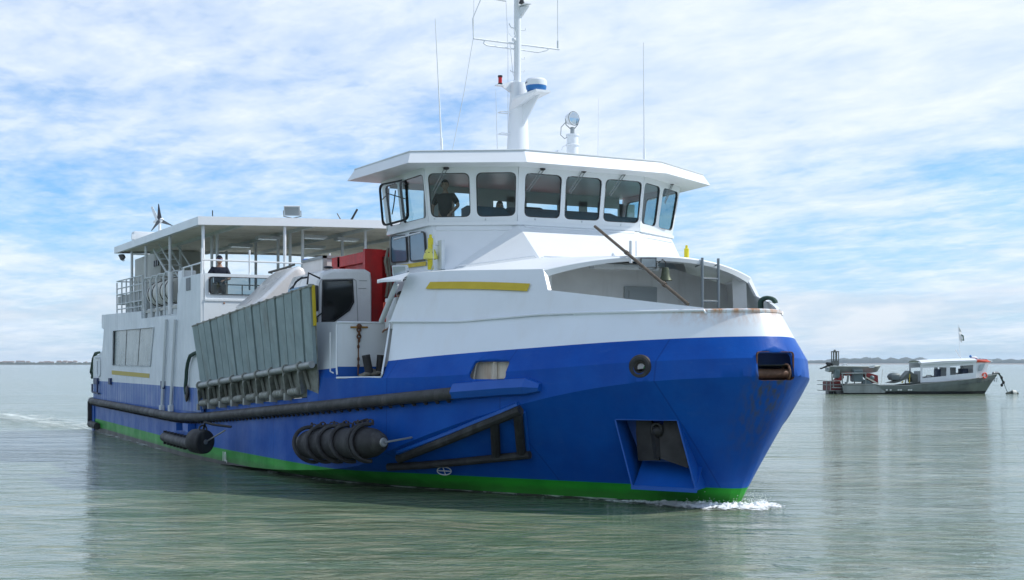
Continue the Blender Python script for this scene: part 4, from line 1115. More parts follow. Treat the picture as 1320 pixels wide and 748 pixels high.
# raised mouldings on the slopes
def slope_mould(A, Bp, C, D):      # A-B top edge, D-C bottom edge of a sloping plate
    n = (Bp - A).cross(D - A).normalized(); n = n if n.z > 0 else -n
    L = (Bp - A).length; e = (Bp - A) / L; dn = (D - A); dn = (dn - e * dn.dot(e)).normalized()
    q = [A + e * .12 + dn * .05, Bp - e * .10 + dn * .05, Bp - e * .12 + dn * .16, A + e * .12 + dn * .16]
    bb_ = B(); bb_.prism(rquad([p + n * .002 for p in q], .06, 4), n * .012); bb_.tube([p + n * .01 for p in rquad(q, .06, 4)], .012, 5, closed=True); bb_.obj('moulding', WHITE2, ferry)
    bb_ = B(); g = (C - D).normalized(); u0 = D + g * .06; u1 = C - g * .06
    bb_.tube([u0 + n * .01, u0 - dn * .05 + g * .05 + n * .02, u1 - dn * .05 - g * .05 + n * .02, u1 + n * .01], .013, 6); bb_.obj('moulding', WHITE2, ferry)
slope_mould(S0[2], S0[3], sbase[1][0], sbase[-1][0])
slope_mould(S0[1], S0[2], sbase[-1][0], sbase[-1][1])
slope_mould(S0[4], S0[3], sbase[1][0], sbase[1][1])
b = B()
# handrail at the port side of the shelter deck
g = [onx(u, v, 28.2) for u, v in ((876, 338), (879, 336), (895, 337.5), (912, 339.5), (916, 342), (918, 347))]; b.tube(g, .016, 6)
b.obj('handrail', WHITE2, ferry)
# lower side walls of the wheelhouse with two small windows each
for side in (-1, 1):
    b = B()
    b.prism([(22.95, side * 3.03, 5.40), (24.88, side * 3.03, 5.41), (25.69, side * 3.03, 4.38), (25.0, side * 3.03, 4.2), (24.4, side * 3.03, 3.0), (24.0, side * 3.03, 1.9), (22.95, side * 3.03, 1.9)], (0, -side * .05, 0))
    lw = b.obj('lower_side_wall', WHITE, ferry, smooth=0)
    for (ua, ub, va, vb, vc, vd) in ((505.5, 524.5, 305, 303, 336.5, 338.5), (529.5, 548, 300.5, 299, 334.5, 337)):
        q = [onv(ua - 1, va, (20, -3.07), (26, -3.07)), onv(ub - 1, vb, (20, -3.07), (26, -3.07)), onv(ub + 1, vc, (20, -3.07), (26, -3.07)), onv(ua, vd, (20, -3.07), (26, -3.07))]
        if side > 0: q = [V((p.x, -p.y, p.z)) for p in q]
        b = B(); rq = rquad(q, .10, 4); ring_frame(b, rq, .02, .02, (0, side, 0)); f_ = b.obj('lower_window', bpy.data.materials['window_gasket'], ferry, smooth=0)
        b = B(); b.prism(rquad(q, .10, 4), (0, side * .008, 0)); b.obj('pane', GLASSB, f_, smooth=0)
b = B(); q = [onv(u, v, (20, -3.065), (26, -3.065)) for u, v in ((507, 343), (549, 337), (549, 342.5), (507, 347.5))]; b.prism(q, (0, -.006, 0)); b.obj('yellow_stripe', YELLOW, ferry, smooth=0)
b = B(); b.tube([(22.95, -3.08, 5.28), (24.5, -3.08, 5.30)], .02, 6); b.face([(22.95, -3.0, 1.8), (22.95, 3.0, 1.8), (22.95, 3.0, 5.4), (22.95, -3.0, 5.4)])
b.obj('aft_wall', WHITE, ferry, smooth=0)
# roof slab with slanted fascia
RB = [V((22.35, -3.97, 6.60)), V((25.46, -3.80, 6.585)), V((26.68, -1.69, 6.585)), V((26.68, 1.69, 6.585)), V((25.58, 3.62, 6.585)), V((22.35, 3.97, 6.60))]
RB[1] = V((25.46, -3.78, 6.59)); RB[4] = V((25.55, 3.66, 6.59))
RT = [V((22.55, -3.86, 6.83)), V((25.34, -3.68, 6.84)), V((26.50, -1.65, 6.85)), V((26.50, 1.65, 6.85)), V((25.40, 3.56, 6.84)), V((22.55, 3.86, 6.83))]
RTI = [p + (V((24, 0, 6.98)) - p) * .35 + V((0, 0, .02)) for p in RT]
b = B()
b.loft([RB, RT], True); b.loft([RT, RTI], True); b.face(RTI)
b.face([p + V((0, 0, .0)) for p in RB][::-1])
RE = [p + (p - V((24, 0, p.z))).normalized() * .012 for p in RT]
roof = b.obj('wheelhouse_roof', WHITE2, ferry, smooth=0)
b = B(); b.tube([p + V((0, 0, .005)) for p in RT], .022, 6, closed=True); b.obj('roof_edge', GREYW, roof)
# interior
b = B()
zfl = 4.72
IN = wring(zfl, 25.0, 1.2, 24.6, 2.9, 22.75); 
b.face([V((22.6, -3.0, zfl)), V((24.8, -3.0, zfl)), V((25.7, -1.4, zfl)), V((25.7, 1.4, zfl)), V((24.8, 3.0, zfl)), V((22.6, 3.0, zfl))])
# back wall with openings
def wallx(x, y0, y1, za, zb): b.face([(x, y0, za), (x, y1, za), (x, y1, zb), (x, y0, zb)])
wallx(22.6, -3.05, 3.05, zfl, 5.5); wallx(22.6, -3.05, 3.05, 6.46, 6.64)
ys_ = [-3.05]
for ua, ub in ((498, 546), (586, 606), (636, 653), (679, 718), (731, 746), (757, 770), (779, 796), (806, 818)): ys_ += [onx(ua, 260, 22.6).y, onx(ub, 260, 22.6).y]
ys_.append(3.05)
for i in range(0, len(ys_), 2): wallx(22.6, ys_[i], ys_[i + 1], 5.5, 6.46)
wallx(22.6, ys_[5] - .001, ys_[14], 6.33, 6.46)
b.obj('inner_lining', mat('lining_white', (.72, .76, .74), .6), ferry, smooth=0)
b = B(); b.face([p + V((0, 0, -.01)) for p in RB]); b.bm.transform(Matrix.Translation((0, 0, 0))); 
b.obj('soffit', WHITE2, roof, smooth=0) if False else b.bm.free()
b = B()
b.prism([(24.6, -2.1, 4.75), (24.4, -2.1, 5.86), (24.7, -2.1, 5.90), (25.15, -2.1, 5.6), (25.15, -2.1, 4.75)], (0, .9, 0))
b.prism([(24.7, -1.1, 4.75), (24.4, -1.1, 5.88), (24.7, -1.1, 5.92), (25.7, -1.1, 5.60), (25.7, -1.1, 4.75)], (0, 2.6, 0))
b.prism([(24.2, 1.6, 4.75), (24.1, 1.6, 5.85), (24.4, 1.6, 5.9), (24.8, 1.6, 5.6), (24.8, 1.6, 4.75)], (0, .9, 0))
b.obj('steering_console', mat('console_blue', (.05, .10, .15), .5), ferry, smooth=0)
b = B(); b.box(24.3, 24.42, -2.05, -1.75, 5.5, 5.85); b.obj('console_screen', GLASSD, ferry, smooth=0)
b = B(); b.box(23.7, 23.85, -.35, .25, 5.2, 6.08, bev=.08); b.box(23.7, 24.2, -.4, .3, 5.15, 5.3, bev=.04); b.box(23.9, 24.0, -.1, 0, 4.7, 5.2); b.obj('helm_chair', BLACK, ferry)
# wipers
def wiper(u0, v0, u1, v1, wi, off=.06):
    q, n = holes[wi]; p0 = onplane(u0, v0, q[0] + n * off, n); p1 = onplane(u1, v1, q[0] + n * off, n)
    b = B(); d = (p1 - p0).cross(n).normalized() * .03
    b.tube([p0 - d, p1 - d * .8], .009, 5); b.tube([p0 + d, p1 + d * .8], .009, 5); b.obj('wiper_arm', GALV, ferry)
    b2 = B(); b2.ball(p0 - n * .02, .05, (1.3, 1.3, .7)); b2.obj('wiper_motor', BLACK, ferry)
for a in ((575, 217, 559, 248, 1), (700, 218, 680, 246, 3), (753, 221, 734, 249, 4), (805, 224, 786, 252, 5), (867, 237, 857, 262, 7)): wiper(*a)
b = B()
for (u, v, wi) in ((560, 282, 1), (626, 283, 2), (584, 288, 1), (690, 283, 3), (750, 286, 4), (800, 290, 5)):
    q, n = holes[wi]; p = onplane(u, v, q[0] + n * .03, n); b.ball(p, .02, n=8)
b.obj('ledge_rivet', GREYW, ferry)
# roof equipment: mast
MX = 23.0
b = B()
def msec(z): t = (z - 6.85) / 1.95; return .32 - .15 * t, .30 - .12 * t
rings = []
for z in (6.7, 7.3, 8.0, 8.72, 9.05):
    w_, d_ = .30 - .045 * (z - 6.7), .28 - .05 * (z - 6.7); c_ = V((MX + .02 * (z - 6.7), 0, z))
    rings.append([c_ + V((d_ * math.cos(a) * (1.1 if math.cos(a) > 0 else .9), w_ * math.sin(a), 0)) for a in [2 * math.pi * i / 20 for i in range(20)]])
b.loft(rings, True, True)
mast = b.obj('mast', WHITE2, ferry, smooth=50)
b = B(); b.tube([(MX, 0, 8.9), (MX, 0, 11.9)], .085, 14); b.obj('topmast', WHITE2, mast)
# radar platform and radome
b = B()
rq = onx(686, 118, 23.35); rc_ = V((23.55, rq.y - .04, 0))
pz = H + (HY - 126) * zdepth(23.5, rc_.y) / F
b.prism([(23.0, -.22, pz - .28), (23.0, .2, pz - .28), (23.3, .25, pz - .05), (23.95, rc_.y + .2, pz + .05), (23.95, rc_.y - .18, pz + .05), (23.3, -.28, pz - .05)], (0, 0, .05))
b.prism([(23.1, -.02, pz - .03), (23.8, rc_.y, pz + .05), (23.15, -.02, pz - .75)], (0, .03, 0))
b.obj('radar_platform', WHITE2, mast, smooth=0)
rz_ = pz + .12
b = B(); b.lathe([(.05, 0), (.20, .0), (.235, .06), (.24, .12)], (23.62, rc_.y, rz_), (0, 0, 1), 24); rd = b.obj('radar', BLUEL, mast)
b = B(); b.lathe([(.245, .12), (.25, .16), (.245, .24), (.21, .28), (.1, .295), (.0, .30)], (23.62, rc_.y, rz_), (0, 0, 1), 24); b.obj('radome', WHITE2, rd)
b = B(); b.box(23.55, 23.7, rc_.y - .1, rc_.y + .1, rz_ - .08, rz_ + .02); b.tube([(23.5, rc_.y - .15, rz_ + .02), (23.5, rc_.y - .12, rz_ - .1)], .02, 6); b.obj('radar_foot', GALV, rd)
b = B()
for k in range(5):
    a = math.radians(-118 + k * 8); p = V((23.62 + .251 * math.cos(a), rc_.y + .251 * math.sin(a), rz_ + .185)); t_d = V((-math.sin(a), math.cos(a), 0))
    b.beam(p - t_d * .009, p + t_d * .009, .004, .03)
b.obj('radar_lettering', mat('navy_print', (.01, .02, .08), .5), rd, smooth=0)
# yard
b = B(); yz = 9.98
b.tube([(MX, -1.14, yz), (MX, 1.12, yz)], .022, 8); b.tube([(MX, -.85, yz - .01), (MX, -.88, yz - .08), (MX, -.8, yz - .12), (MX, .55, yz - .13), (MX, .78, yz - .06), (MX, .85, yz)], .018, 6)
b.obj('yard', WHITE2, mast)
b = B(); b.tube([(MX, -1.14, yz), (MX, -1.16, yz + .45), (MX, -.93, yz + .98)], .012, 5); b.tube([(MX, -.93, yz + .98), (MX, -.3, yz + 1.0 - .03)], .018, 6); b.tube([(MX, -1.14, yz), (MX, -1.12, yz + 1.6)], .006, 5)
b.tube([(MX, 1.08, yz), (MX, 1.08, yz + .2)], .022, 6); b.tube([(MX, 1.08, yz + .2), (MX, 1.07, yz + 1.9)], .009, 5)
b.tube([(MX, -.30, yz + .96), (MX, -.28, yz + .6), (MX, -.25, yz - .2), (MX - .1, -.2, 6.9)], .006, 4)
b.tube([(MX, -.2, yz), (MX, -.12, yz - .7), (MX, -.1, yz - .75)], .006, 4)
b.obj('rigging', GREYW, mast)
b = B(); b.prism([(MX, .02, 10.55), (MX + .28, .12, 10.82), (MX + .05, .05, 10.86), (MX, -.03, 10.82)], (0, .05, 0)); b.box(MX + .05, MX + .32, .02, .2, 10.86, 10.88)
b.tube([(MX, 0, 10.32), (MX, .20, 10.32), (MX, .22, 10.38)], .014, 5); b.tube([(MX, 0, 10.32), (MX, -.18, 10.36), (MX, -.22, 10.44)], .014, 5)
for z in (9.65, 9.35, 9.02): b.tube([(MX, 0, z), (MX, .18, z), (MX, .19, z + .04)], .013, 5)
for z in (9.3, 9.0): b.tube([(MX, 0, z), (MX, -.17, z + .02), (MX, -.18, z + .06)], .013, 5)
for z in (8.35, 7.85, 7.35): b.tube([(MX - .1, -.2, z), (MX - .1, -.46, z), (MX + .08, -.46, z), (MX + .08, -.2, z)], .012, 5)
lx = onx(644, 109, MX)
b.prism([(MX, -.05, lx.z + .15), (MX, lx.y - .04, lx.z - .03), (MX, lx.y + .05, lx.z - .05), (MX, -.05, lx.z - .25)], (.04, 0, 0)); b.box(MX - .05, MX + .1, lx.y - .1, lx.y + .08, lx.z - .04, lx.z - .02)
b.torus((MX + .1, -.2, yz + .23), (1, .2, .2), .1, .006, 16, 4); b.ball((MX + .05, -.12, yz + .08), .05)
b.obj('mast_bracket', WHITE2, mast)
b = B(); b.tube([(MX + .03, lx.y, lx.z - .02), (MX + .03, lx.y, lx.z + .02)], .055, 10); b.tube([(MX + .03, lx.y, lx.z + .16), (MX + .03, lx.y, lx.z + .20)], .055, 10); nl = b.obj('navigation_light', BLACK, mast)
b = B(); b.tube([(MX + .03, lx.y, lx.z + .02), (MX + .03, lx.y, lx.z + .16)], .045, 10); b.obj('lens', REDL, nl)
b = B(); m2 = onx(672.5, 8, MX + .2); b.tube([(m2.x, m2.y, 10.88), (m2.x, m2.y, 10.92)], .065, 10); b.tube([(m2.x, m2.y, 11.06), (m2.x, m2.y, 11.12)], .06, 10); nl2 = b.obj('navigation_light', BLACK, mast)
b = B(); b.tube([(m2.x, m2.y, 10.92), (m2.x, m2.y, 11.06)], .05, 10); b.obj('lens', GLASSD, nl2)
# horn, satellite dome and small fittings at the mast foot
b = B(); h_ = onx(672, 190, 23.6); b.tube([(23.5, .2, 7.12), (23.9, .62, 7.35)], [.06, .075], 10); b.tube([(23.5, .3, 7.3), (23.85, .6, 7.3)], .03, 6); b.ball((23.7, .03, 7.08), .09, n=12); b.ball((24.0, .42, 6.98), .14, (1, 1, .55), n=14)
b.obj('horn', WHITE2, ferry)
b = B(); b.tube([(24.6, -3.1, 6.88), (24.8, -3.0, 6.93)], .05, 8); b.tube([(24.6, -2.55, 6.9), (24.8, -2.45, 6.95)], .035, 8); b.obj('roof_fitting', BLACK, ferry)
# searchlight on its drum
sxp = onx(738, 195, 23.9); sy_ = sxp.y
b = B(); b.tube([(23.9, sy_, 6.8), (23.9, sy_, 7.78)], .135, 20); b.tube([(23.9, sy_, 7.76), (23.9, sy_, 7.80)], .155, 20); b.torus((23.9, sy_, 7.55), (0, 0, 1), .145, .02, 20, 6)
b.tube([(23.9, sy_ - .14, 7.55), (23.85, sy_ - .24, 7.5), (23.85, sy_ - .26, 7.42)], .008, 5)
sl1 = b.obj('searchlight', WHITE2, ferry)
hd = V((23.93, sy_ - .02, H + (HY - 153.5) * zdepth(23.9, sy_) / F)); sdir = (cd * .75 + cr * .6).normalized()
b = B(); b.lathe([(.05, -.16), (.12, -.13), (.155, .0), (.16, .06)], hd, sdir, 20); b.obj('lamp_head', WHITE2, sl1)
b = B(); b.lathe([(.145, .055), (.14, .06), (.0, .075)], hd, sdir, 20); b.obj('lens', mat('mirror_lens', (.5, .55, .58), .08, .8), sl1)
b = B(); b.torus(hd + sdir * .05, sdir, .155, .014, 22, 6); b.tube([(hd.x, hd.y, 7.8), (hd.x, hd.y, hd.z - .2)], .05, 10)
b.tube([hd - cr * .16, hd - cr * .15 - UPV * .14, hd - UPV * .24 - cr * .04], .012, 5); b.tube([hd + cr * .16, hd + cr * .12 - UPV * .14, hd - UPV * .24 + cr * .04], .012, 5)
b.tube([hd - cr * .15 - UPV * .08, hd - cr * .26 - UPV * .2, hd - cr * .27 - UPV * .38, hd - cr * .18 - UPV * .46, hd - cr * .1 - UPV * .42], .01, 5); b.obj('yoke', GALV, sl1)
# whip aerials
for (ub, vb, ut, vt, x, r) in ((569.5, 193, 561, 24, 24.2, .012), (830.5, 206, 829.5, 55, 24.9, .012), (771, 203, 771.5, 127, 23.6, .006), (641, 193, 639, 115, 22.8, .006)):
    p = onx(ub, vb, x); q = onx(ut, vt, x); p0 = p + (p - q).normalized() * max(0, (p.z - 6.9) / max(.1, (q - p).normalized().z))
    b = B(); b.tube([p0, p0.lerp(q, .35), q], [r * 1.9, r * 1.3, r * .6], 6)
    if r > .01: b.tube([p, p + (q - p).normalized() * .25], .03, 6); b.box(p.x - .06, p.x + .06, p.y - .06, p.y + .06, 6.86, 6.95)
    b.obj('whip_aerial', WHITE2, ferry)
b = B(); p = onx(607, 60, 22.8); q = onx(585, 193, 22.8); b.tube([onx(610, 50, MX), onx(598, 120, 22.9), onx(583, 195, 22.8)], .007, 4); b.obj('mast_stay', GREYW, ferry)

# ------------------------------------------------ fittings on the shelter front
pb = top_pt(887) + V((0, 0, .03)); pm = onx(813, 331, XE + .50); kk = 1.62
b = B(); pt = onx(767, 292, pb.x + (pm.x - pb.x) * kk)
b.tube([pb, pb.lerp(pt, .5), pt], .03, 8); b.tube([pb.lerp(pt, .22), pb.lerp(pt, .24)], .045, 8); b.tube([pb.lerp(pt, .62), pb.lerp(pt, .64)], .042, 8); b.obj('boom_pole', mat('weathered_pole', (.14, .11, .08), .7, var=.4, vscale=10), ferry)
p = onx(836, 339, XE + .62)
floodlamp('floodlamp', (p.x, p.y, p.z), (.9, -.5, -.3), (.30, .19, .14), 'floodlamp on the edge of the foredeck shelter', dark=True)
p = onx(512, 348, 0) if False else onv(515, 350, (23.5, -4.0), (26, -4.0))
floodlamp('floodlamp', tuple(p), (.55, -.8, -.25), (.34, .24, .16), 'floodlamp on the starboard visor')
b = B(); XS = XE + .46; p = onx(813, 337, XS); b.tube([(XS, p.y, 4.4), (XS, p.y, 4.82)], .03, 6); b.tube([(XS, p.y, 4.5), (XS, p.y + .12, 4.5), (XS, p.y + .12, 4.82)], .012, 5); b.obj('deck_stanchion', WHITE2, ferry); b = B(); p = onx(791, 329, 28.3); b.ball(p, .045); b.tube([p, (p.x, p.y, 4.5)], .012, 5); b.obj('deck_stanchion', WHITE2, ferry)
bl_ = thing('ship_bell', 'small green-bronze bell hanging under the shelter edge', 'bell', tuple(onx(858, 350, XE + .58)))
p = onx(858, 352, XE + .58)
b = B(); b.lathe([(.02, .13), (.06, .12), (.075, .05), (.085, -.04), (.125, -.12), (.12, -.125), (.05, -.10)], p + V((0, 0, -.02)), (0, 0, 1), 20); b.tube([p - V((0, 0, .1)), p - V((0, 0, .19))], .012, 6); b.obj('bell', mat('old_bronze', (.10, .12, .08), .5, .6, var=.3, vscale=20), bl_)
b = B(); b.tube([p + V((0, 0, .1)), p + V((0, 0, .2)), p + V((-.05, -.03, .26)), p + V((-.2, -.08, .18))], .012, 5); b.ball(p + V((-.18, -.1, .12)), .03, n=8); b.obj('bell_hanger', BLACK, bl_)
# ladder
ld = B(); 
la, lb = onx(906, 350, XE + .5), onx(923.5, 350, XE + .42); LX = XE + .48
ld = B()
for q in (la, lb):
    ld.tube([(LX, q.y, 2.4), (LX, q.y, 4.56)], .028, 8); ld.tube([(LX, q.y, 4.45), (LX - .2, q.y - .02, 4.4)], .015, 5)
lad = ld.obj('ladder', mat('ladder_steel', (.22, .25, .27), .45, .5), ferry)
for z in (4.16, 3.72, 3.28, 2.84):
    b = B(); b.tube([(LX, la.y, z), (LX, lb.y, z)], .02, 6); b.obj('rung', GALV, lad)
# distress beacons
def beacon(c, label, s=1.0, tilt=0):
    c = V(c); th_ = thing('emergency_beacon', label, 'beacon', tuple(c), group=None)
    b = B(); b.lathe([(.06, -.30), (.065, -.12), (.07, -.1)], c, (0, 0, 1), 14); b.lathe([(.07, .12), (.058, .14), (.058, .34), (.03, .36), (.03, .42), (.0, .43)], c, (0, 0, 1), 14)
    b.obj('beacon_body', YELLOWP, th_)
    b = B(); b.lathe([(.07, -.1), (.15, -.08), (.145, -.02), (.10, .10), (.07, .13)], c, (0, 0, 1), 18); b.obj('float_collar', mat('pale_yellow', (.66, .62, .12), .5) if 'pale_yellow' not in bpy.data.materials else bpy.data.materials['pale_yellow'], th_)
    b = B()
    for k in range(8):
        a = k * .8; b.box(-.012, .012, -.004, .004, -.01, .01, M=Matrix.Translation(c + V((.118 * math.cos(a), .118 * math.sin(a), .045))) @ Matrix.Rotation(a + math.pi / 2, 4, 'Z'))
    b.obj('printed_mark', BLACK, th_, smooth=0)
    return th_
p = onv(555, 329, (20, -3.25), (26, -3.25)); beacon(p, 'yellow distress beacon on the starboard side of the wheelhouse base')
b = B(); b.tube([p + V((.02, .2, .2)), p + V((.14, .0, .2)), p + V((.14, 0, -.2)), p + V((.0, .0, -.36)), p + V((0, .2, -.36))], .012, 5); b.box(p.x + .02, p.x + .22, -3.10, -3.03, p.z - .3, p.z + .3); b.obj('beacon_bracket', GREYW, ferry)
p = onz(883, 331, 4.85); p = ony(885, 340, 3.3); beacon(p, 'yellow distress beacon behind the port side of the shelter deck')
b = B(); b.tube([p - V((0, 0, .3)), (p.x, p.y, 4.2)], .03, 6); b.obj('beacon_bracket', GREYW, ferry)
# mooring rope over the port bulwark and ropes along the side
c_ = min((top_pt(u_, 1) for u_ in range(710, 905, 5)), key=lambda p_: abs(proj(*p_)[0] - 992))
rb = thing('bow_rope', 'dark green rope hanging over the far bow bulwark', 'rope', tuple(c_))
b = B(); o1 = V((.3, .55, 0)).normalized()
for k in range(3):
    o_ = V((.05 * k, -.06 * k, 0)); b.tube([c_ + o_ + o1 * (.14 * math.sin(a_) - .02) + V((0, 0, .10 * math.cos(a_) - .03 - (.35 if a_ < -1.7 else 0))) for a_ in (-2.2, -1.57, -1.2, -.8, -.4, 0, .4, .8, 1.2, 1.57)], .038, 8)
b.obj('rope', ROPE, rb)
rb = thing('side_rope', 'dark green rope looped down the side wall just aft of the ramp', 'rope', tuple(ony(243, 455, -6.0)))
b = B(); b.tube([ony(u, v, -5.99) for u, v in ((255, 454), (250, 456), (245, 459), (242, 468), (240.5, 478), (240, 488), (239, 500), (240, 508))], .05, 8); b.obj('rope', ROPE, rb)
b = B(); p = ony(240.5, 507, -5.97); b.ball(p, .16, (1.0, .3, 1.5)); b.obj('rope_eye', BLACK, rb)
rb = thing('stern_rope', 'green rope looped over the stern quarter', 'rope', tuple(ony(122, 465, -5.9)))
b = B(); b.tube([ony(u, v, -5.6) for u, v in ((128, 454.5), (123, 455.5), (120, 462), (118.5, 472), (117, 480), (118.5, 487), (121, 478), (121, 466), (124, 457))], .05, 8); b.obj('rope', ROPE, rb)

# ------------------------------------------------ hull marks
def draft_marks():
    m = mat('faded_white_print', (.45, .52, .50), .6)
    def txt(s, p, ux, uz, h, nm, mt=m):
        cu = bpy.data.curves.new(nm, 'FONT'); cu.body = s; cu.size = h; cu.extrude = .002; cu.align_x = 'CENTER'
        t_o = bpy.data.objects.new(nm + '_tmp', cu); COL.objects.link(t_o)
        me = bpy.data.meshes.new_from_object(t_o.evaluated_get(bpy.context.evaluated_depsgraph_get())); bpy.data.objects.remove(t_o)
        me.materials.clear(); me.materials.append(mt)
        ux, uz = V(ux).normalized(), V(uz).normalized(); n = ux.cross(uz)
        M = Matrix((ux, uz, n)).transposed().to_4x4(); M.translation = V(p); me.transform(M)
        o = bpy.data.objects.new(nm, me); COL.objects.link(o); o.parent = ferry; return o
    a = onlow(913, 651); a2 = onlow(913, 642); hx = (onlow(918, 646) - onlow(908, 646))
    n = hx.cross(a2 - a).normalized(); n = n if n.dot(V(P) - a) > 0 else -n
    txt('19', a + n * .02, hx, a2 - a, .17, 'draft_mark')
    p = ony(292, 594, -5.5)
    xx, yy = onplan(292, XC); yy = -lerp_t(WL, xx)
    yy = -plan(xx, XC) if xx < 24 else yy; p = V((xx, yy - .05, .10)); txt('10,', p, (1, .04, 0), (0, 0, 1), .34, 'draft_mark', mat('bright_white_print', (.8, .8, .8), .6))
    c = lowoff(573, 606, .02); cx = lowoff(583, 606.5, .02) - lowoff(563, 605.5, .02); cz_ = lowoff(573, 600, .02) - lowoff(573, 612, .02)
    cx.normalize(); cz_.normalize(); n = cx.cross(cz_); n = n if n.dot(V(P) - c) > 0 else -n
    b = B(); c += n * .02; cz_ = cz_; R = .155
    b.tube([c + (cx * math.cos(t) + cz_ * math.sin(t) * .85) * R for t in [2 * math.pi * i / 20 for i in range(20)]], .011, 5, closed=True)
    b.tube([c - cx * .15, c + cx * .15], .010, 5); b.tube([c - cz_ * .13 + cx * .03, c + cz_ * .13 - cx * .03], .010, 5)
    b.obj('load_line_mark', mat('white_line', (.7, .72, .75), .6), ferry)
draft_marks()

# ------------------------------------------------ fenders hung on the side
fA, fB = side_pt(392, 577), side_pt(494, 571)
dd = (fB - fA); dd.z = 0; fn = V((dd.y, -dd.x, 0)).normalized(); fn = fn if fn.y < 0 else -fn
zA = H + (HY - 574) * (zdepth(*(fA + fn * .42)[:2])) / F; zB = H + (HY - 570.5) * (zdepth(*(fB + fn * .42)[:2])) / F
A_, B_ = V((fA.x, fA.y, zA)) + fn * .46, V((fB.x, fB.y, zB)) + fn * .46
ax = (B_ - A_).normalized(); L = (B_ - A_).length; A_ = onv(393, 573.5, (fA + fn * .46)[:2], (fB + fn * .46)[:2]); B_ = onv(492, 570.5, (fA + fn * .46)[:2], (fB + fn * .46)[:2]); ax = (B_ - A_).normalized(); L = (B_ - A_).length
fd = thing('cylindrical_fender', 'long black capsule fender with straps lashed against the blue hull', 'fender', tuple(A_))
b = B(); R = .40
pr = [(.05, -.18), (.16, -.15), (.30, -.02), (.385, .2), (.40, .45), (.41, L * .5), (.40, L - .55), (.36, L - .3), (.25, L - .06), (.14, L + .06), (.05, L + .08)]
pr = [(r_ * .76, z_) for r_, z_ in pr]
b.lathe(pr, A_, ax, 28); b.obj('fender_body', RUBBER, fd)
b = B(); b.lathe([(.08, 0), (.09, .02), (.07, .04), (.02, .04)], A_ + ax * (L + .05), ax, 18); b.obj('end_plate', STEEL, fd)
b = B(); p = A_ + ax * (L + .12); e = side_pt(531, 564); b.tube([p, p.lerp(e, .5), e], .02, 6); b.obj('end_chain', GALV, fd)
for k, f in enumerate((.10, .27, .43, .60, .82)):
    b = B(); c = A_ + ax * (L * f); upz = V((0, 0, 1)); pts = []
    for j in range(22):
        a = math.radians(100 - j * 12.5); sh = .16 * math.sin(math.radians(a * 57.3)) 
        pts.append(c + (upz * math.sin(a) + fn * math.cos(a)) * .355 + ax * (-.12 * math.sin(a) * (1 if k < 4 else .6) + .10 * math.cos(a) * -1))
    b.tube(pts[:17], .042, 7); 
    if k == 4: b.tube([q + ax * .11 for q in pts[:16]], .038, 7)
    b.obj('strap', RUBBER, fd)
b = B()
pts = [A_ + ax * (L * f) + UPV * (.37 + .03 * math.sin(f * 40)) - fn * .08 for f in [.05 + .8 * i / 26 for i in range(27)]]
for i, p in enumerate(pts): b.torus(p, (ax + fn * (.8 if i % 2 else -.8)), .05, .014, 8, 4)
for u, v in ((446, 545.5), (475, 541)):
    e = side_pt(u, v); b.tube([e + fn * .02, e + fn * .3 - UPV * .06], .03, 6)
b.obj('chain', mat('dark_chain', (.06, .05, .045), .7, var=.4, vscale=20), fd)
b = B(); e0, e1 = side_pt(420, 594), side_pt(486, 587)
b.obj('unused', RUBBER, fd) if False else b.bm.free()
# the short drum fender and long bar aft
c = ony(249.5, 568, -6.62)
df = thing('drum_fender', 'short black drum fender sticking out from the hull below the strake kink', 'fender', tuple(c))
b = B(); ax2 = V((.90, .42, -.04)).normalized(); c0 = c; R = .285
b.lathe([(.2, -.02), (.25, 0), (R, .05), (R + .01, .22), (R + .01, .34), (.28, .43), (.25, .45), (.05, .445)], c0, ax2, 26); b.obj('fender_body', RUBBER, df)
b = B(); b.lathe([(.06, .445), (.06, .46), (.02, .46)], c0, ax2, 14); e = c0 + ax2 * .45; b.tube([e, e + V((.7, .28, .30))], .02, 6); b.obj('axle', STEEL, df)
b = B(); b.tube([c0 + ax2 * .2 + V((0, .1, .26)), c0 + ax2 * .35 + V((0, .05, .46)), c0 + ax2 * .6 + V((0, .08, .42)), V((c0.x + .9, -5.95, c0.z + .35))], .03, 6); b.torus(c0 + ax2 * .35 + V((0, 0, .3)), (1, 0, .3), .09, .022, 12, 5); b.obj('lashing', BLACK, df)
bf = thing('bar_fender', 'long thin black bar fender along the green band, aft of the drum fender', 'fender', tuple(ony(215, 564, -6.1)))
b = B(); b.tube([ony(212, 563.5, -6.1), ony(228, 568, -6.1), ony(246, 572.5, -6.1)], .13, 12)
b.obj('fender_body', RUBBER2, bf)
b = B()
for k in range(7): q = ony(213 + k * 4.2, 564 + k * 1.05, -6.05); b.box(-.03, .03, -.05, .05, -.05, .05, M=Matrix.Translation(q + V((0, 0, -.14)))); b.box(-.03, .03, -.05, .05, -.05, .05, M=Matrix.Translation(q + V((0, 0, .14))))
b.obj('bolt', RUBBER, bf, smooth=0)
b = B(); b.box(15.3, 15.9, -6.05, -5.85, .72, .92); b.obj('hull_lug', ap.data.materials[0], ferry, smooth=0); b = B(); b.box(14.6, 14.75, -6.1, -5.88, .7, .9); b.obj('hull_lug', ap.data.materials[0], ferry, smooth=0)

# ================================================================== VEHICLES on the vehicle deck
DZ = 1.62
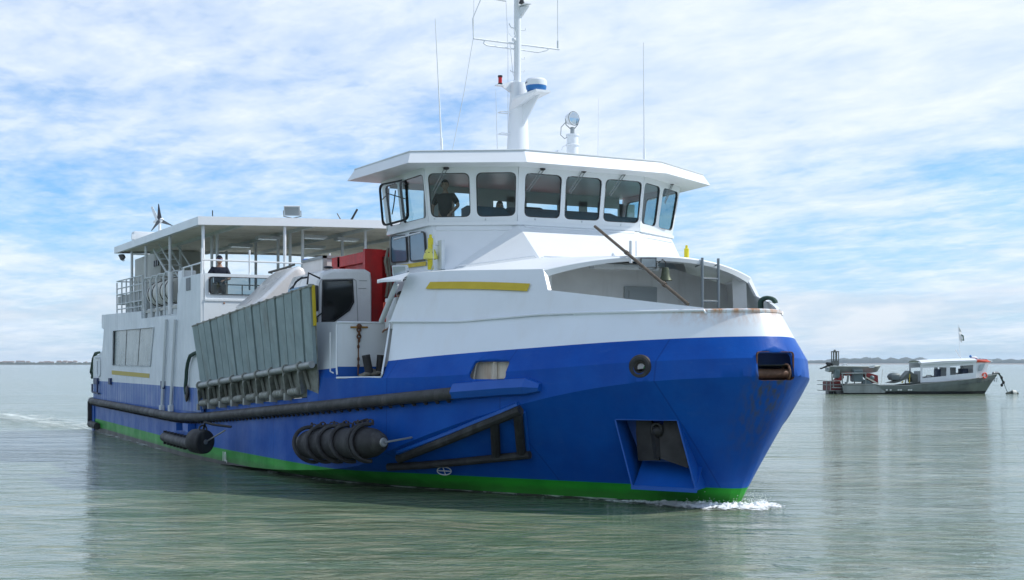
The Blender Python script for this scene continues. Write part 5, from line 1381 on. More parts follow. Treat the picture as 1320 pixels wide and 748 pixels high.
# truck 1: white cab facing the ramp, red container behind it
def truck_cab(name_thing, x0, x1, yn, yb, zb, zt, wheels=True):
    """cab nose at y = yn (starboard), back at y = yb, width x0..x1 (x1 the side towards the bow)"""
    L = yb - yn; Hh = zt - zb
    def pr(y, z): return (yn + y * L, zb + z * Hh)
    side = [pr(.0, .0), pr(.0, .38), pr(.03, .44), pr(.13, .86), pr(.20, .955), pr(.36, .99), pr(.9, 1.0), pr(.985, .97), pr(1, .9), pr(1, 0)]
    rings = []
    for x, k in ((x0, .93), (x0 + .05, .985), (x0 + .15, 1), (x1 - .15, 1), (x1 - .05, .985), (x1, .93)):
        cy, cz_ = yn + L * .55, zb + Hh * .5
        rings.append([V((x, cy + (y - cy) * (k if k < 1 else 1), cz_ + (z - cz_) * (k if z > cz_ else 1))) for y, z in side])
    b = B(); b.loft(rings, True, True); return b, pr
t1 = thing('white_truck', 'white truck cab with a red container behind it, nose towards the raised ramp', 'truck', (22.2, -4.6, DZ))
x0, x1, yn, yb = 20.85, 23.0, -5.08, -3.33 - .28
b, pr = truck_cab('t', x0, x1, yn, yb, 2.25, 4.60)
b.obj('cab', TRUCKW, t1, smooth=30)
# door window (bow side), door seam, windscreen
xs = x1 - .0
def onside(u, v, off=.0): p = onx(u, v, x1 + off); return p
b = B(); q = [onside(u, v, .012) for u, v in ((417, 363.5), (453.5, 362.5), (454, 390), (449, 399), (431, 413), (416, 414.5))]
b.prism(q, (.006, 0, 0)); dw = b.obj('door_window', GLASSD, t1, smooth=0)
b = B(); ring_frame(b, scaled(q, d=.02), .025, .012, (1, 0, 0)); b.obj('window_seal', BLACK, dw, smooth=0)
b = B(); sm = [onside(u, v, .008) for u, v in ((411, 418), (411.5, 366), (414, 360.5), (455, 359.5), (459, 362), (461.5, 418))]; b.tube(sm, .008, 5)
b.tube([onside(472, 372, .008), onside(462, 372, .008)], .006, 5); b.tube([onside(463, 362, .006), onside(473, 362, .006)], .006, 5)
b.obj('door_seam', mat('seam_grey', (.3, .3, .3), .6), t1)
b = B(); n_ = V((0, -1, .28)).normalized(); A0, A1 = pr(.045, .46), pr(.125, .84)
q = [V((x0 + .14, A1[0] - .012, A1[1])), V((x1 - .14, A1[0] - .012, A1[1])), V((x1 - .10, A0[0] - .012, A0[1])), V((x0 + .10, A0[0] - .012, A0[1]))]
b.prism(rquad(q, .12, 3), (0, -.006, .002)); b.obj('windscreen', GLASSB, t1, smooth=0)
b = B(); b.tube([(x1 + .02, yn + .25, 4.35), (x1 + .15, yn - .05, 4.45), (x1 + .22, yn - .1, 4.2)], .02, 6); b.box(x1 + .12, x1 + .34, yn + .02, yn + .12, 3.62, 4.18, bev=.03); b.box(x1 + .12, x1 + .3, yn + .02, yn + .12, 3.3, 3.5, bev=.03)
b.tube([(x1, yn + .3, 3.6), (x1 + .2, yn + .05, 3.45)], .015, 5)
b.obj('mirror', BLACK, t1)
b = B(); b.tube([onx(397, 357.5, x1 - .2), onx(388, 359, x1 - .2), onx(381, 364, x1 - .2), onx(377, 372, x1 - .2)], .02, 6); b.tube([onx(390, 357.5, x1 - .4), onx(384, 361, x1 - .4), onx(379, 368, x1 - .4), onx(374, 373, x1 - .4)], .018, 6)
b.obj('mirror_arm', BLACK, t1)
b = B(); b.ball((x1 - .3, yn + .55, 4.62), .08, (1.4, 1.4, .4)); b.obj('roof_vent', BLACK, t1)
b = B(); b.box(x0 + .1, x1 - .1, yn + .1, 0.5, 1.95, 2.25); b.obj('chassis', DARK, t1, smooth=0)
for xx in (x0 + .25, x1 - .2):
    for yy in (yn + .75, -1.2, .2):
        b = B(); b.lathe([(.1, -.15), (.44, -.15), (.48, -.1), (.48, .1), (.44, .15), (.1, .15)], (xx, yy, DZ + .49 - (.0)), (1, 0, 0), 20); w_ = b.obj('wheel', RUBBER, t1)
        b = B(); b.lathe([(.05, -.16), (.28, -.155), (.28, .155), (.05, .16)], (xx, yy, DZ + .49), (1, 0, 0), 14); b.obj('rim', GALV, w_)
# red container
rc = thing('red_container', 'red steel skip container standing behind the white truck cab', 'container', (22, -2, 2.2))
y0_, y1_, X0, X1, Z0, Z1 = -3.62, 2.2, 20.3, 22.55, 2.2, 5.08
b = B()
b.box(X0, X1 - .12, y0_ + .1, y1_, Z0, Z1 - .05)
b.obj('container_body', RED, rc, smooth=0)
b = B()
b.box(X1 - .12, X1, y0_, y0_ + .42, Z0, Z1); b.box(X1 - .1, X1 + .0, y0_ + .42, y1_, Z1 - .16, Z1 - .01)
b.box(X0, X0 + .55, y0_, y0_ + .1, Z0, Z1 - .05); b.box(X0 + .4, X1 - .12, y0_ + .0, y0_ + .1, Z1 - .30, Z1 - .06)
b.prism([(X1 - .5, y0_ + .02, Z0), (X1 - .12, y0_ + .02, Z0), (X1 - .12, y0_ + .02, Z1 - .8), (X1 - .5, y0_ + .02, Z1 - .8)], (0, .08, 0))
b.obj('corner_frame', RED, rc, smooth=0)
for k in range(8):
    y = y0_ + .75 + k * .62
    b = B(); b.box(X1 - .12, X1 - .02, y, y + .12, Z0 + .1, Z1 - .16); b.obj('rib', RED, rc, smooth=0)
for k in range(3):
    b = B(); z = Z0 + .4 + k * .75; b.box(X0 + .55, X1 - .12, y0_ + .04, y0_ + .1, z, z + .12); b.obj('rib', RED, rc, smooth=0)
b = B(); b.box(X1 - .02, X1 + .03, y0_ + .5, y0_ + .6, 4.55, 4.7); b.box(X1 - .02, X1 + .02, y0_ + .2, y0_ + .28, 2.6, 2.75); b.box(X1 - .02, X1 + .02, y0_ + .55, y0_ + .62, 2.65, 2.75); b.tube([(X1 + .05, y0_ + .75, 4.9), (X1 + .06, y0_ + .72, 4.3), (X1 + .05, y0_ + .78, 3.9)], .03, 6)
b.obj('latch', mat('latch_grey', (.3, .3, .3), .5, .5), rc)
hs_ = thing('coiled_hose', 'grey hose hanging between the red container and the wheelhouse base', 'hose', (22.7, -3.1, 4.4))
b = B(); b.tube([(22.7, -3.12, 5.1), (22.72, -3.2, 4.8), (22.68, -3.1, 4.4), (22.72, -3.18, 4.0), (22.72, -3.1, 3.9), (22.7, -3.05, 4.3), (22.7, -3.12, 4.9)], .035, 8); b.obj('hose', HEMP, hs_)
# truck 2: white box body and smooth roof fairing
t2 = thing('white_box_truck', 'white box truck with a smooth rounded cab fairing, behind the raised ramp', 'truck', (18.8, -4, DZ))
b = B()
p_fs = onx(418, 331, 20.0)
b.box(18.3, 20.0, p_fs.y, 2.6, 2.5, p_fs.z, bev=.02); b.obj('box_body', mat('box_white', (.72, .72, .71), .45, var=.06, dirt=((.5, .48, .44), .3, 2)), t2, smooth=0)
b = B()
for yy in (p_fs.y, ): b.box(19.96, 20.03, yy - .03, yy + .06, 2.5, p_fs.z + .03); b.box(18.3, 20.03, yy - .03, yy + .05, p_fs.z - .04, p_fs.z + .03); b.box(19.96, 20.03, yy, 2.6, p_fs.z - .04, p_fs.z + .03)
b.obj('body_trim', GALV, t2, smooth=0)
b = B()
# fairing profile (side view, x = 20.1 side), nose to starboard
fp_ = [(328, 392), (340, 382), (352, 371), (364, 359), (374, 350), (382, 344.5), (388, 342.5), (393, 345), (396, 352), (398, 372), (398, 410), (330, 410)]
q = [onx(u, v, 20.05) for u, v in fp_]
rings = []
cy_ = sum(p.y for p in q) / len(q)
for xx, k in ((18.2, .90), (18.26, .96), (18.4, 1), (19.85, 1), (19.99, .97), (20.05, .91)):
    rings.append([V((xx, cy_ + (p.y - cy_) * k, 3.2 + (p.z - 3.2) * (.5 + .5 * k))) for p in q])
b.loft(rings, True, True); b.obj('cab_fairing', TRUCKW, t2, smooth=50)
b = B(); b.box(17.95, 20.0, -5.3, -3.9, 2.1, 3.2, bev=.1); b.obj('cab', TRUCKW, t2)
for xx in (18.0, 19.85):
    for yy in (-4.8, -1.5, .9):
        b = B(); b.lathe([(.1, -.15), (.44, -.15), (.48, -.1), (.48, .1), (.44, .15), (.1, .15)], (xx, yy, DZ + .45), (1, 0, 0), 18); b.obj('wheel', RUBBER, t2)
# small blue lamp and stair rail by the canopy
b = B(); b.ball(onx(396, 336.5, 17.2), .1, (1.4, 1.4, .6)); b.obj('blue_lamp', mat('blue_lens', (.01, .12, .6), .3), ferry)
b = B(); b.tube([onx(346, 351.5, 17.4), onx(357, 348.5, 17.4), onx(368, 345.5, 17.4), onx(380, 341, 17.4)], .03, 6); b.tube([onx(350, 350, 17.4), onx(350, 353, 17.4)], .03, 6); b.tube([onx(361, 347.5, 17.4), onx(361, 353, 17.4)], .03, 6); b.obj('ramp_handrail', DARK, ferry)

# ================================================================== PEOPLE
def skin_mesh(name, joints, edges, mats, parent, sub=2, matf=None, root=0):
    me = bpy.data.meshes.new(name); me.from_pydata([j[0] for j in joints], edges, []); o = bpy.data.objects.new(name, me); COL.objects.link(o)
    sk = o.modifiers.new('skin', 'SKIN'); sk.use_smooth_shade = True
    for i, j in enumerate(joints):
        r = j[1]; me.skin_vertices[0].data[i].radius = (r, r) if not isinstance(r, tuple) else r
        me.skin_vertices[0].data[i].use_root = (i == root)
    su = o.modifiers.new('sub', 'SUBSURF'); su.levels = sub; su.render_levels = sub
    bpy.context.view_layer.update()
    m2 = bpy.data.meshes.new_from_object(o.evaluated_get(bpy.context.evaluated_depsgraph_get())); bpy.data.objects.remove(o)
    m2.name = name; m2.materials.clear()
    for m in mats: m2.materials.append(m)
    for p in m2.polygons:
        p.use_smooth = True
        if matf: p.material_index = matf(p.center)
    o = bpy.data.objects.new(name, m2); COL.objects.link(o); o.parent = parent
    q = V(); p_ = parent
    while p_: q += p_.location; p_ = p_.parent
    o.location = -q
    return o
def make_person(label, base, face, hgt=1.76, pose='stand', shirt=NAVY, trousers=None, cap=False, shades=False, hair=HAIR, arm=None, seat=.5, lean=0.0, group=None):
    """base: point between the feet (or on the seat for a seated figure's hips); face: plan direction looked at"""
    base = V(base); f = V((face[0], face[1], 0)).normalized(); r = V((f.y, -f.x, 0)); u = V((0, 0, 1)); k = hgt / 1.76
    trousers = trousers or GREYC
    th = thing('person', label, 'person', tuple(base), group=group)
    def q(x, y, z): return base + (r * x + f * y + u * z) * k
    hip = .93 if pose == 'stand' else seat
    hz = hip
    ly = lean
    J = [(q(0, 0, hz), .135), (q(0, .01 + ly * .3, hz + .18), .125), (q(0, .01 + ly * .7, hz + .42), (.155, .12)), (q(0, .0 + ly, hz + .54), .085), (q(0, .01 + ly, hz + .59), .055), (q(0, .03 + ly, hz + .63), .062)]
    E_ = [(0, 1), (1, 2), (2, 3), (3, 4), (4, 5)]
    ar = arm or {}
    hands = []
    for s, nm in ((-1, 'l'), (1, 'r')):
        el, ha = ar.get(nm, ((.25 * s, .0, hz + .16), (.25 * s, .12, hz - .06)))
        i = len(J); J += [(q(.175 * s, ly, hz + .485), .062), (q(*el), .043), (q(*ha), .028)]
        E_ += [(2, i), (i, i + 1), (i + 1, i + 2)]; hands.append((q(*el), q(*ha), s))
    for s in (-1, 1):
        i = len(J)
        if pose == 'stand': J += [(q(.09 * s, 0, hz - .08), .088), (q(.10 * s, .02, .50), .060), (q(.10 * s, -.01, .09), .042), (q(.11 * s, .13, .03), .038)]
        else: J += [(q(.09 * s, .04, hz - .02), .088), (q(.11 * s, .44, hz + .02), .062), (q(.11 * s, .46, hz - .40), .042), (q(.11 * s, .58, hz - .44), .036)]
        E_ += [(0, i), (i, i + 1), (i + 1, i + 2), (i + 2, i + 3)]
    sh_z0 = (base + u * (hz + .0) * k).z; neck = (base + u * (hz + .53) * k).z
    skin_mesh('body', J, E_, [SKIN], th)
    # clothes: a slightly larger continuous shell for shirt and for trousers
    grow = lambda rr, g: (rr[0] + g, rr[1] + g) if isinstance(rr, tuple) else rr + g
    SJ = [(J[0][0] + u * -.02, grow(J[0][1], .022)), (J[1][0], grow(J[1][1], .025)), (J[2][0], grow(J[2][1], .022)), (J[3][0] - u * .02, .085)]
    SE = [(0, 1), (1, 2), (2, 3)]
    for n_, s in ((6, -1), (9, 1)):
        i = len(SJ); e = J[n_][0].lerp(J[n_ + 1][0], .85); SJ += [(J[n_][0], .082), (e, .066)]; SE += [(2, i), (i, i + 1)]
    skin_mesh('shirt', SJ, SE, [shirt], th)
    TJ = [(J[0][0] - u * .03, .15)]; TE = []
    for n_ in (12, 16):
        i = len(TJ); TJ += [(J[n_][0], .10), (J[n_ + 1][0], .075), (J[n_ + 2][0], .06)]; TE += [(0, i), (i, i + 1), (i + 1, i + 2)]
    skin_mesh('trousers', TJ, TE, [trousers], th)
    # head
    hc = q(0, .035 + ly, hz + .715); rot = Matrix((r, f, u)).transposed().to_4x4(); b = B(); b.ball(hc, .1 * k, (.78, .96, 1.18), 20, rot)
    for v in b.bm.verts:
        l = v.co - hc; z = l.dot(u); y = l.dot(f)
        if z < -.02 * k: v.co -= r * l.dot(r) * min(.35, (-.02 * k - z) * 3.2 / k) - f * (.02 * k if y > 0 else 0)
    b.prism([hc + f * .092 * k + u * .02 * k, hc + f * .088 * k - u * .035 * k + r * .016 * k, hc + f * .118 * k - u * .028 * k, hc + f * .088 * k - u * .035 * k - r * .016 * k], u * .004)
    for s in (-1, 1): b.ball(hc + r * s * .080 * k - u * .005, .026 * k, (.4, .8, 1.2), 10, rot)
    b.tube([hc + f * .092 * k - u * .060 * k - r * .022 * k, hc + f * .100 * k - u * .062 * k, hc + f * .092 * k - u * .060 * k + r * .022 * k], .006, 6)
    hd_ = b.obj('head', SKIN, th, smooth=60)
    b = B()
    for s in (-1, 1): b.ball(hc + r * s * .032 * k + f * .088 * k + u * .012 * k, .011 * k, n=8)
    b.obj('eye', HAIR if not shades else BLACK, hd_)
    if shades:
        b = B()
        for s in (-1, 1): b.ball(hc + r * s * .036 * k + f * .094 * k + u * .012 * k, .03 * k, (1, .3, .7), 12, rot)
        b.tube([hc - r * .08 * k + u * .02 * k, hc - r * .06 * k + f * .085 * k + u * .02 * k, hc + r * .06 * k + f * .085 * k + u * .02 * k, hc + r * .08 * k + u * .02 * k], .006, 5); b.obj('sunglasses', mat('blue_mirror_lens', (.02, .12, .55), .08, .6), hd_)
    b = B(); b.ball(hc + u * .018 * k - f * .012 * k, .104 * k, (.83, 1.0, 1.14), 20, rot)
    bmesh.ops.delete(b.bm, geom=[v for v in b.bm.verts if (v.co - hc).dot(u) < .03 * k and (v.co - hc).dot(f) > -.02 * k or (v.co - hc).dot(u) < -.05 * k], context='VERTS')
    if cap:
        b.prism([hc + u * .055 * k + f * .08 * k - r * .07 * k, hc + u * .055 * k + f * .08 * k + r * .07 * k, hc + u * .045 * k + f * .16 * k + r * .05 * k, hc + u * .045 * k + f * .16 * k - r * .05 * k], u * .01); b.obj('cap', NAVY, hd_, smooth=50)
    else: b.obj('hair', hair, hd_, smooth=50)
    # hands: palm, four unequal fingers and a thumb, grown as one skin
    for el, ha, s in hands:
        d = (ha - el).normalized(); sd = d.cross(u).normalized() if abs(d.z) < .95 else r.copy(); up_ = sd.cross(d)
        HJ = [(ha, .026 * k), (ha + d * .05 * k, .034 * k)]; HE_ = [(0, 1)]
        for j, (o_, ln) in enumerate(((-.027, .068), (-.009, .078), (.009, .073), (.026, .058))):
            i = len(HJ); bs = ha + d * .085 * k + sd * o_ * k; HJ += [(bs, .0105 * k), (bs + (d * ln * .5 - up_ * .008) * k, .009 * k), (bs + (d * ln * .85 - up_ * .03) * k, .008 * k)]
            HE_ += [(1, i), (i, i + 1), (i + 1, i + 2)]
        i = len(HJ); HJ += [(ha + (d * .045 - sd * s * .04) * k, .012 * k), (ha + (d * .075 - sd * s * .06 - up_ * .01) * k, .010 * k)]; HE_ += [(1, i), (i, i + 1)]
        skin_mesh('hand', HJ, HE_, [SKIN], th, sub=1)
    return th
cf = (-DX[0], -DX[1])
hp = onx(574, 243, 24.35)
make_person('standing helmsman in a dark polo shirt behind the leftmost front window', (24.35, hp.y, 4.72), (.75, -.5), 1.72 * (hp.z - 4.72 + .0) / 1.72 / 0.955 if False else 1.74, shirt=mat('dark_polo', (.03, .032, .035), .9), arm={'l': ((-.30, .05, 1.20), (-.16, .22, 1.02)), 'r': ((.29, -.02, 1.18), (.27, .1, .95))})
hp2 = onx(644, 262, 24.0)
make_person('seated crewman whose head shows low in the second front window', (24.0, hp2.y, 4.72 - (1.27 - (hp2.z - 4.72)) ), (.9, -.35), 1.7, pose='sit', seat=.52, shirt=GREYC, arm={'l': ((-.25, .15, .72), (-.06, .22, 1.1)), 'r': ((.26, .1, .7), (.2, .35, .66))})
pp = onx(283, 336, 16.15)
sh = pp.z - 4.14 - .715
make_person('passenger in a navy top, cap and sunglasses leaning on the upper deck parapet', (16.15, pp.y, 4.14), (1, -.25), 1.76, pose='sit', seat=sh, shirt=NAVY, cap=True, shades=True, arm={'l': ((-.27, .06, sh + .24), (-.12, .26, sh + .18)), 'r': ((.30, .12, sh + .26), (.40, .30, sh + .20))}, lean=.06)
pw = onv(518.5, 379, (23.5, -3.9), (26, -3.8))
make_person('deckhand in dark clothes half hidden behind the sloping bulwark edge', (pw.x, pw.y, pw.z - 1.70), (-.35, -.9), 1.74, shirt=mat('dark_jacket', (.05, .05, .055), .9), arm={'l': ((-.27, .1, 1.1), (-.15, .3, 1.0)), 'r': ((.27, .1, 1.1), (.2, .3, 1.0))})
cb_ = thing('control_box', 'white and orange-edged cabinet beside the deckhand', 'cabinet', tuple(pw + V((-.2, 0, -.7))))
b = B(); c = onv(509, 402, (23.3, -4.1), (26, -4.0)); b.box(c.x - .3, c.x + .3, c.y - .1, c.y + .25, c.z - .35, c.z + .28, bev=.02); bx = b.obj('cabinet_body', WHITE2, cb_)
b = B(); b.box(c.x - .32, c.x - .24, c.y - .13, c.y - .1, c.z - .2, c.z + .2); b.obj('orange_strip', ORANGE, bx, smooth=0)

# ================================================================== WORKBOAT at its mooring
WZ = 107.0; WU0 = 1062
k_ = WZ / F
wo = V((P[0] + DX[0] * WZ + RX[0] * (WU0 - 660) * k_, P[1] + DX[1] * WZ + RX[1] * (WU0 - 660) * k_, 0))
wrz = math.atan2(RX[1], RX[0])
wb = thing('workboat', 'bare aluminium oyster workboat with a long white cabin, moored off to the right', 'workboat', tuple(wo), wrz)
def w(u, v, y=0): return V(((u - WU0) * k_, y, H + (HY - v) * k_))
# coordinates: x to the right (bow), y away from the camera
HW = 1.9
def wobj(b, n, m, p=None, smooth=30): return b.obj(n, m, p or wb, smooth=smooth, local=True)
st = [(1080, 496, 506.5), (1100, 495.5, 507), (1120, 495, 507.5), (1126, 496.5, 507.5), (1132, 497, 507.5), (1160, 497, 508), (1180, 494.5, 508), (1200, 492.5, 508.5), (1225, 490.5, 509), (1250, 487.5, 509), (1266, 485, 509.5), (1285, 482.5, 509.5)]
b = B(); rings = []
for i, (u, vt, vb) in enumerate(st):
    x = (u - WU0) * k_; t = max(0, (u - 1215) / 70); hw = HW * (1 - t ** 2.2) + .04; zt = H + (HY - vt) * k_
    xb = x - (0 if u < 1230 else (u - 1230) / 55 * 1.05); fl = 1 - .55 * t - .06
    rings.append([V((x, -hw, zt)), V((x - .02, -hw * 1.0, zt - .12)), V((xb * .5 + x * .5, -hw * (1 - .15 * t) * .99, zt * .5)), V((xb, -hw * fl * .97, -.05)), V((xb, -hw * fl * .5, -.5)), V((xb, hw * fl * .5, -.5)), V((xb, hw * fl * .97, -.05)), V((xb * .5 + x * .5, hw * (1 - .15 * t) * .99, zt * .5)), V((x - .02, hw, zt - .12)), V((x, hw, zt))])
b.loft(rings, False); b.face(rings[0])
for a, c in zip(rings, rings[1:]): b.face([a[0] - V((0, 0, .35)), c[0] - V((0, 0, .35)), c[-1] - V((0, 0, .35)), a[-1] - V((0, 0, .35))])
def ALUH():
    m = mat('aluminium_hull', (.20, .235, .225), .5, .35, var=.4, vscale=.7, dirt=((.09, .10, .08), .6, .9)); t = m.node_tree; bs = t.nodes['Principled BSDF']; src = bs.inputs['Base Color'].links[0].from_socket
    tc = N(t, 'ShaderNodeTexCoord'); sp = N(t, 'ShaderNodeSeparateXYZ'); t.links.new(tc.outputs['Object'], sp.inputs[0])
    n = N(t, 'ShaderNodeTexNoise', i_Scale=1.0, i_Detail=4.0); t.links.new(tc.outputs['Object'], n.inputs[0])
    f = math_n(t, 'LESS_THAN', math_n(t, 'SUBTRACT', sp.outputs[2], math_n(t, 'MULTIPLY', n.outputs[0], .12)), .17)
    t.links.new(mixc(t, f, src, (.02, .022, .025)), bs.inputs['Base Color']); return m
wh_hull = wobj(b, 'hull', ALUH(), smooth=25)
b = B(); b.tube([r_[0] + V((0, -.02, 0)) for r_ in rings], .035, 6); b.tube([r_[-1] for r_ in rings], .035, 6)
b.prism([w(1078, 497, -1.95), w(1121, 496, -1.95), w(1133, 504.5, -1.95), w(1131, 506, -1.95), w(1080, 506, -1.95)], (0, .06, 0))
wobj(b, 'gunwale', ALU, smooth=30)
b = B()
for u in (1133, 1138, 1148, 1151, 1161, 1164): b.prism([w(u, 501.5, -1.96), w(u + 2.5, 501.3, -1.96), w(u + 2.2, 503, -1.96), w(u, 503, -1.96)], (0, -.01, 0))
wobj(b, 'side_patch', mat('worn_white_letters', (.7, .72, .7), .6), smooth=0)
# registration on the bow: worn characters, illegible in the photo beyond their rhythm
cu = bpy.data.curves.new('reg', 'FONT'); cu.body = 'LR 910797'; cu.size = .42; cu.extrude = .002
tob = bpy.data.objects.new('reg', cu); COL.objects.link(tob); me = bpy.data.meshes.new_from_object(tob.evaluated_get(bpy.context.evaluated_depsgraph_get())); bpy.data.objects.remove(tob)
me.materials.clear(); me.materials.append(mat('worn_dark_letters', (.10, .11, .11), .6)); me.transform(Matrix.Translation(w(1249.5, 493.5, -1.72)) @ Matrix.Rotation(math.radians(7), 4, 'Z') @ Matrix.Rotation(math.pi / 2 - .04, 4, 'X') @ Matrix.Rotation(math.radians(3), 4, 'Z'))
ro = bpy.data.objects.new('registration_number', me); COL.objects.link(ro); ro.parent = wb
# cabin
b = B()
c0, c1 = -1.55, 1.55
def cabwall(y, th):
    bb_ = B(); bb_.prism([w(1179, 468.5, y), w(1249.5, 464.5, y), w(1249.5, 487.5, y), w(1200, 492, y), w(1179, 493, y)], (0, th, 0))
    bb_.hole([w(1181.5, 474.5, y), w(1212, 473, y), w(1212, 484.5, y), w(1181.5, 487.5, y)], (0, -1, 0), .3)
    bb_.hole([w(1216.5, 472.5, y), w(1246, 470.5, y), w(1246, 480.5, y), w(1216.5, 483.5, y)], (0, -1, 0), .3)
    return wobj(bb_, 'cabin_side', WHITE2, smooth=0)
b.bm.free(); cabwall(c0, .06); cabwall(c1, -.06)
b = B()
b.face([w(1249.5, 487.5, c0), w(1249.5, 487.5, c1), w(1249.5, 465, c1), w(1249.5, 465, c0)])
b.prism([w(1249.5, 467, -1.5), w(1268, 467, -1.2), w(1262, 487, -1.35), w(1249.5, 487.5, -1.5)], (0, .05, 0))
b.prism([w(1249.5, 467, 1.5), w(1268, 467, 1.2), w(1262, 487, 1.35), w(1249.5, 487.5, 1.5)], (0, -.05, 0))
b.loft([[w(1262, 487, -1.3), w(1262, 487, 1.3)], [w(1264, 480, -1.28), w(1264, 480, 1.28)]], False)
wf = wobj(b, 'cabin_front', WHITE2, smooth=0)
b = B(); b.prism([w(1254.5, 470, -1.56), w(1261.5, 469, -1.45), w(1257.5, 477.5, -1.5), w(1252, 478.5, -1.56)], (0, -.02, 0)); b.loft([[w(1268, 467.5, -1.1), w(1268, 467.5, 1.1)], [w(1264.3, 479, -1.2), w(1264.3, 479, 1.2)]], False); wobj(b, 'cabin_window', GLASSC if False else mat('pale_reflective_glass', (.35, .42, .45), .1), wf, smooth=0)
b = B(); b.loft([[w(1179, 468, -1.75), w(1179, 465.3, -1.3), w(1179, 464.5, 0), w(1179, 465.3, 1.3), w(1179, 468, 1.75)], [w(1205, 466, -1.75), w(1205, 463.8, -1.3), w(1205, 463, 0), w(1205, 463.8, 1.3), w(1205, 466, 1.75)], [w(1249.5, 464.5, -1.75), w(1249.5, 462.5, -1.3), w(1249.5, 461.8, 0), w(1249.5, 462.5, 1.3), w(1249.5, 464.5, 1.75)], ], False)
b.loft([[w(1179, 468, -1.75), w(1249.5, 464.5, -1.75)], [w(1179, 470.5, -1.72), w(1249.5, 466.5, -1.72)]], False)
rfw = wobj(b, 'cabin_roof', WHITE2, smooth=40)
b = B(); b.prism([w(1249.6, 467.3, -1.6), w(1252, 464.5, -1.6), w(1266, 464.2, -1.3), w(1270, 467.2, -1.3)], (0, .05, 0)); b.prism([w(1249.6, 465.2, -1.6), w(1266, 464.2, -1.2), w(1266, 464.2, 1.2), w(1249.6, 465.2, 1.6)], (0, 0, .04)); wobj(b, 'red_visor', ORANGE, rfw, smooth=0)
b = B(); b.prism([w(1265, 464, -1.2), w(1274, 466.5, -.9), w(1274, 466.5, .9), w(1265, 464, 1.2)], (0, 0, .06)); b.ball(w(1178, 467.5, -1.6), .12); wobj(b, 'visor_tip', WHITE2, rfw, smooth=0)
b = B(); b.ball(w(1255.5, 461.5), .24, (1.2, 1.0, .55)); rdm = wobj(b, 'radar', WHITE2)
b = B(); b.ball(w(1255.5, 462.2), .235, (1.15, 1.0, .4)); b.tube([w(1254, 462), w(1252, 466)], .05, 6); b.ball(w(1251, 459.5), .11); b.tube([w(1251, 459.5), w(1253, 465)], .03, 5); wobj(b, 'radar_base', BLUEL, rdm)
b = B(); b.tube([w(1240, 463), w(1236, 458), w(1232.5, 452.2)], .05, 6); b.tube([w(1239, 464), w(1237, 450), w(1235.5, 419)], .018, 5); b.ball(w(1232.5, 452), .08); wobj(b, 'aerial_mast', WHITE2)
b = B(); rings = []
for t in [i / 6 for i in range(7)]: rings.append([w(1235.6 + t * 1.4, 420.5 + t * 18, .02 * math.sin(t * 9)), w(1237.5 + 3.6 * math.sin(t * 2.2 + .3), 426 + t * 16, .12 * math.sin(t * 7))])
b.loft(rings, False); fg = wobj(b, 'flag', mat('white_flag', (.72, .74, .74), .8), smooth=60)
b = B(); b.loft([[w(1238.5, 430.5, -.05), w(1242, 433, -.06)], [w(1239.5, 439, -.05), w(1242.6, 439.5, -.06)]], False); wobj(b, 'flag_panel', mat('flag_green', (.02, .10, .06), .8), fg)
# people-free interior shapes in the cabin
b = B(); b.box(*[(1206 - WU0) * k_, (1211.5 - WU0) * k_], -.3, .5, 1.3, 2.05, bev=.06); b.box((1238 - WU0) * k_, (1245 - WU0) * k_, -.6, .6, 1.3, 2.1, bev=.05); wobj(b, 'cabin_seat', mat('seat_blue', (.03, .05, .10), .6))
b = B(); b.box((1217 - WU0) * k_, (1237 - WU0) * k_, .9, 1.2, 1.0, 2.2); wobj(b, 'cabin_panel', GREYW, smooth=0); b = B(); b.tube([w(1193, 486), w(1195, 484), w(1200, 484), (w(1202, 486))], .04, 5); wobj(b, 'grab_rail', ALU); b = B(); b.box((1179 - WU0) * k_, (1183 - WU0) * k_, -.9, .3, 1.0, 1.9, bev=.1); wobj(b, 'cabin_fittings', mat('cabin_grey', (.30, .33, .33), .6), smooth=0)
# gantry that carries the skiff, machinery
b = B()
for u in (1079, 1108.5):
    for y in (-1.7, 1.7): b.tube([w(u, 497, y), w(u, 481, y)], .05, 6)
b.tube([w(1078, 481.5, -1.7), w(1110, 481.2, -1.7)], .06, 6); b.tube([w(1078, 481.5, 1.7), w(1110, 481.2, 1.7)], .06, 6)
for u in (1080, 1108): b.tube([w(u, 481.6, -1.7), w(u, 481.6, 1.7)], .05, 6)
b.tube([w(1134.5, 476, -.8), w(1129, 495, -1.5)], .018, 5); b.tube([w(1066, 482, -1.7), w(1068, 500, -1.7)], .03, 5)
b.tube([w(1087, 483, -1.6), w(1086, 492, -1.6), w(1083, 494, -1.6)], .09, 6)
wobj(b, 'gantry', ALU)
b = B()
for (x0_, x1_, v0, v1) in ((1086, 1109, 480, 484.5), ): b.box((x0_ - WU0) * k_, (x1_ - WU0) * k_, -.9, .8, H + (HY - v1) * k_, H + (HY - v0) * k_, bev=.05)
b.box((1095 - WU0) * k_, (1107 - WU0) * k_, -1.2, -.2, H + (HY - 491) * k_, H + (HY - 482) * k_)
b.prism([w(1108, 482, -1.3), w(1116, 481, -1.3), w(1126, 484, -1.3), w(1126.5, 494, -1.3), w(1121, 494, -1.3), w(1113, 488, -1.3)], (0, 1.0, 0))
b.prism([w(1070, 493, -1.5), w(1078, 484, -1.5), w(1081, 482, -1.5), w(1082, 487, -1.5), w(1075, 494, -1.5)], (0, 1.2, 0))
wobj(b, 'red_machine', mat('faded_red', (.25, .02, .02), .6, var=.3, vscale=2), smooth=0)
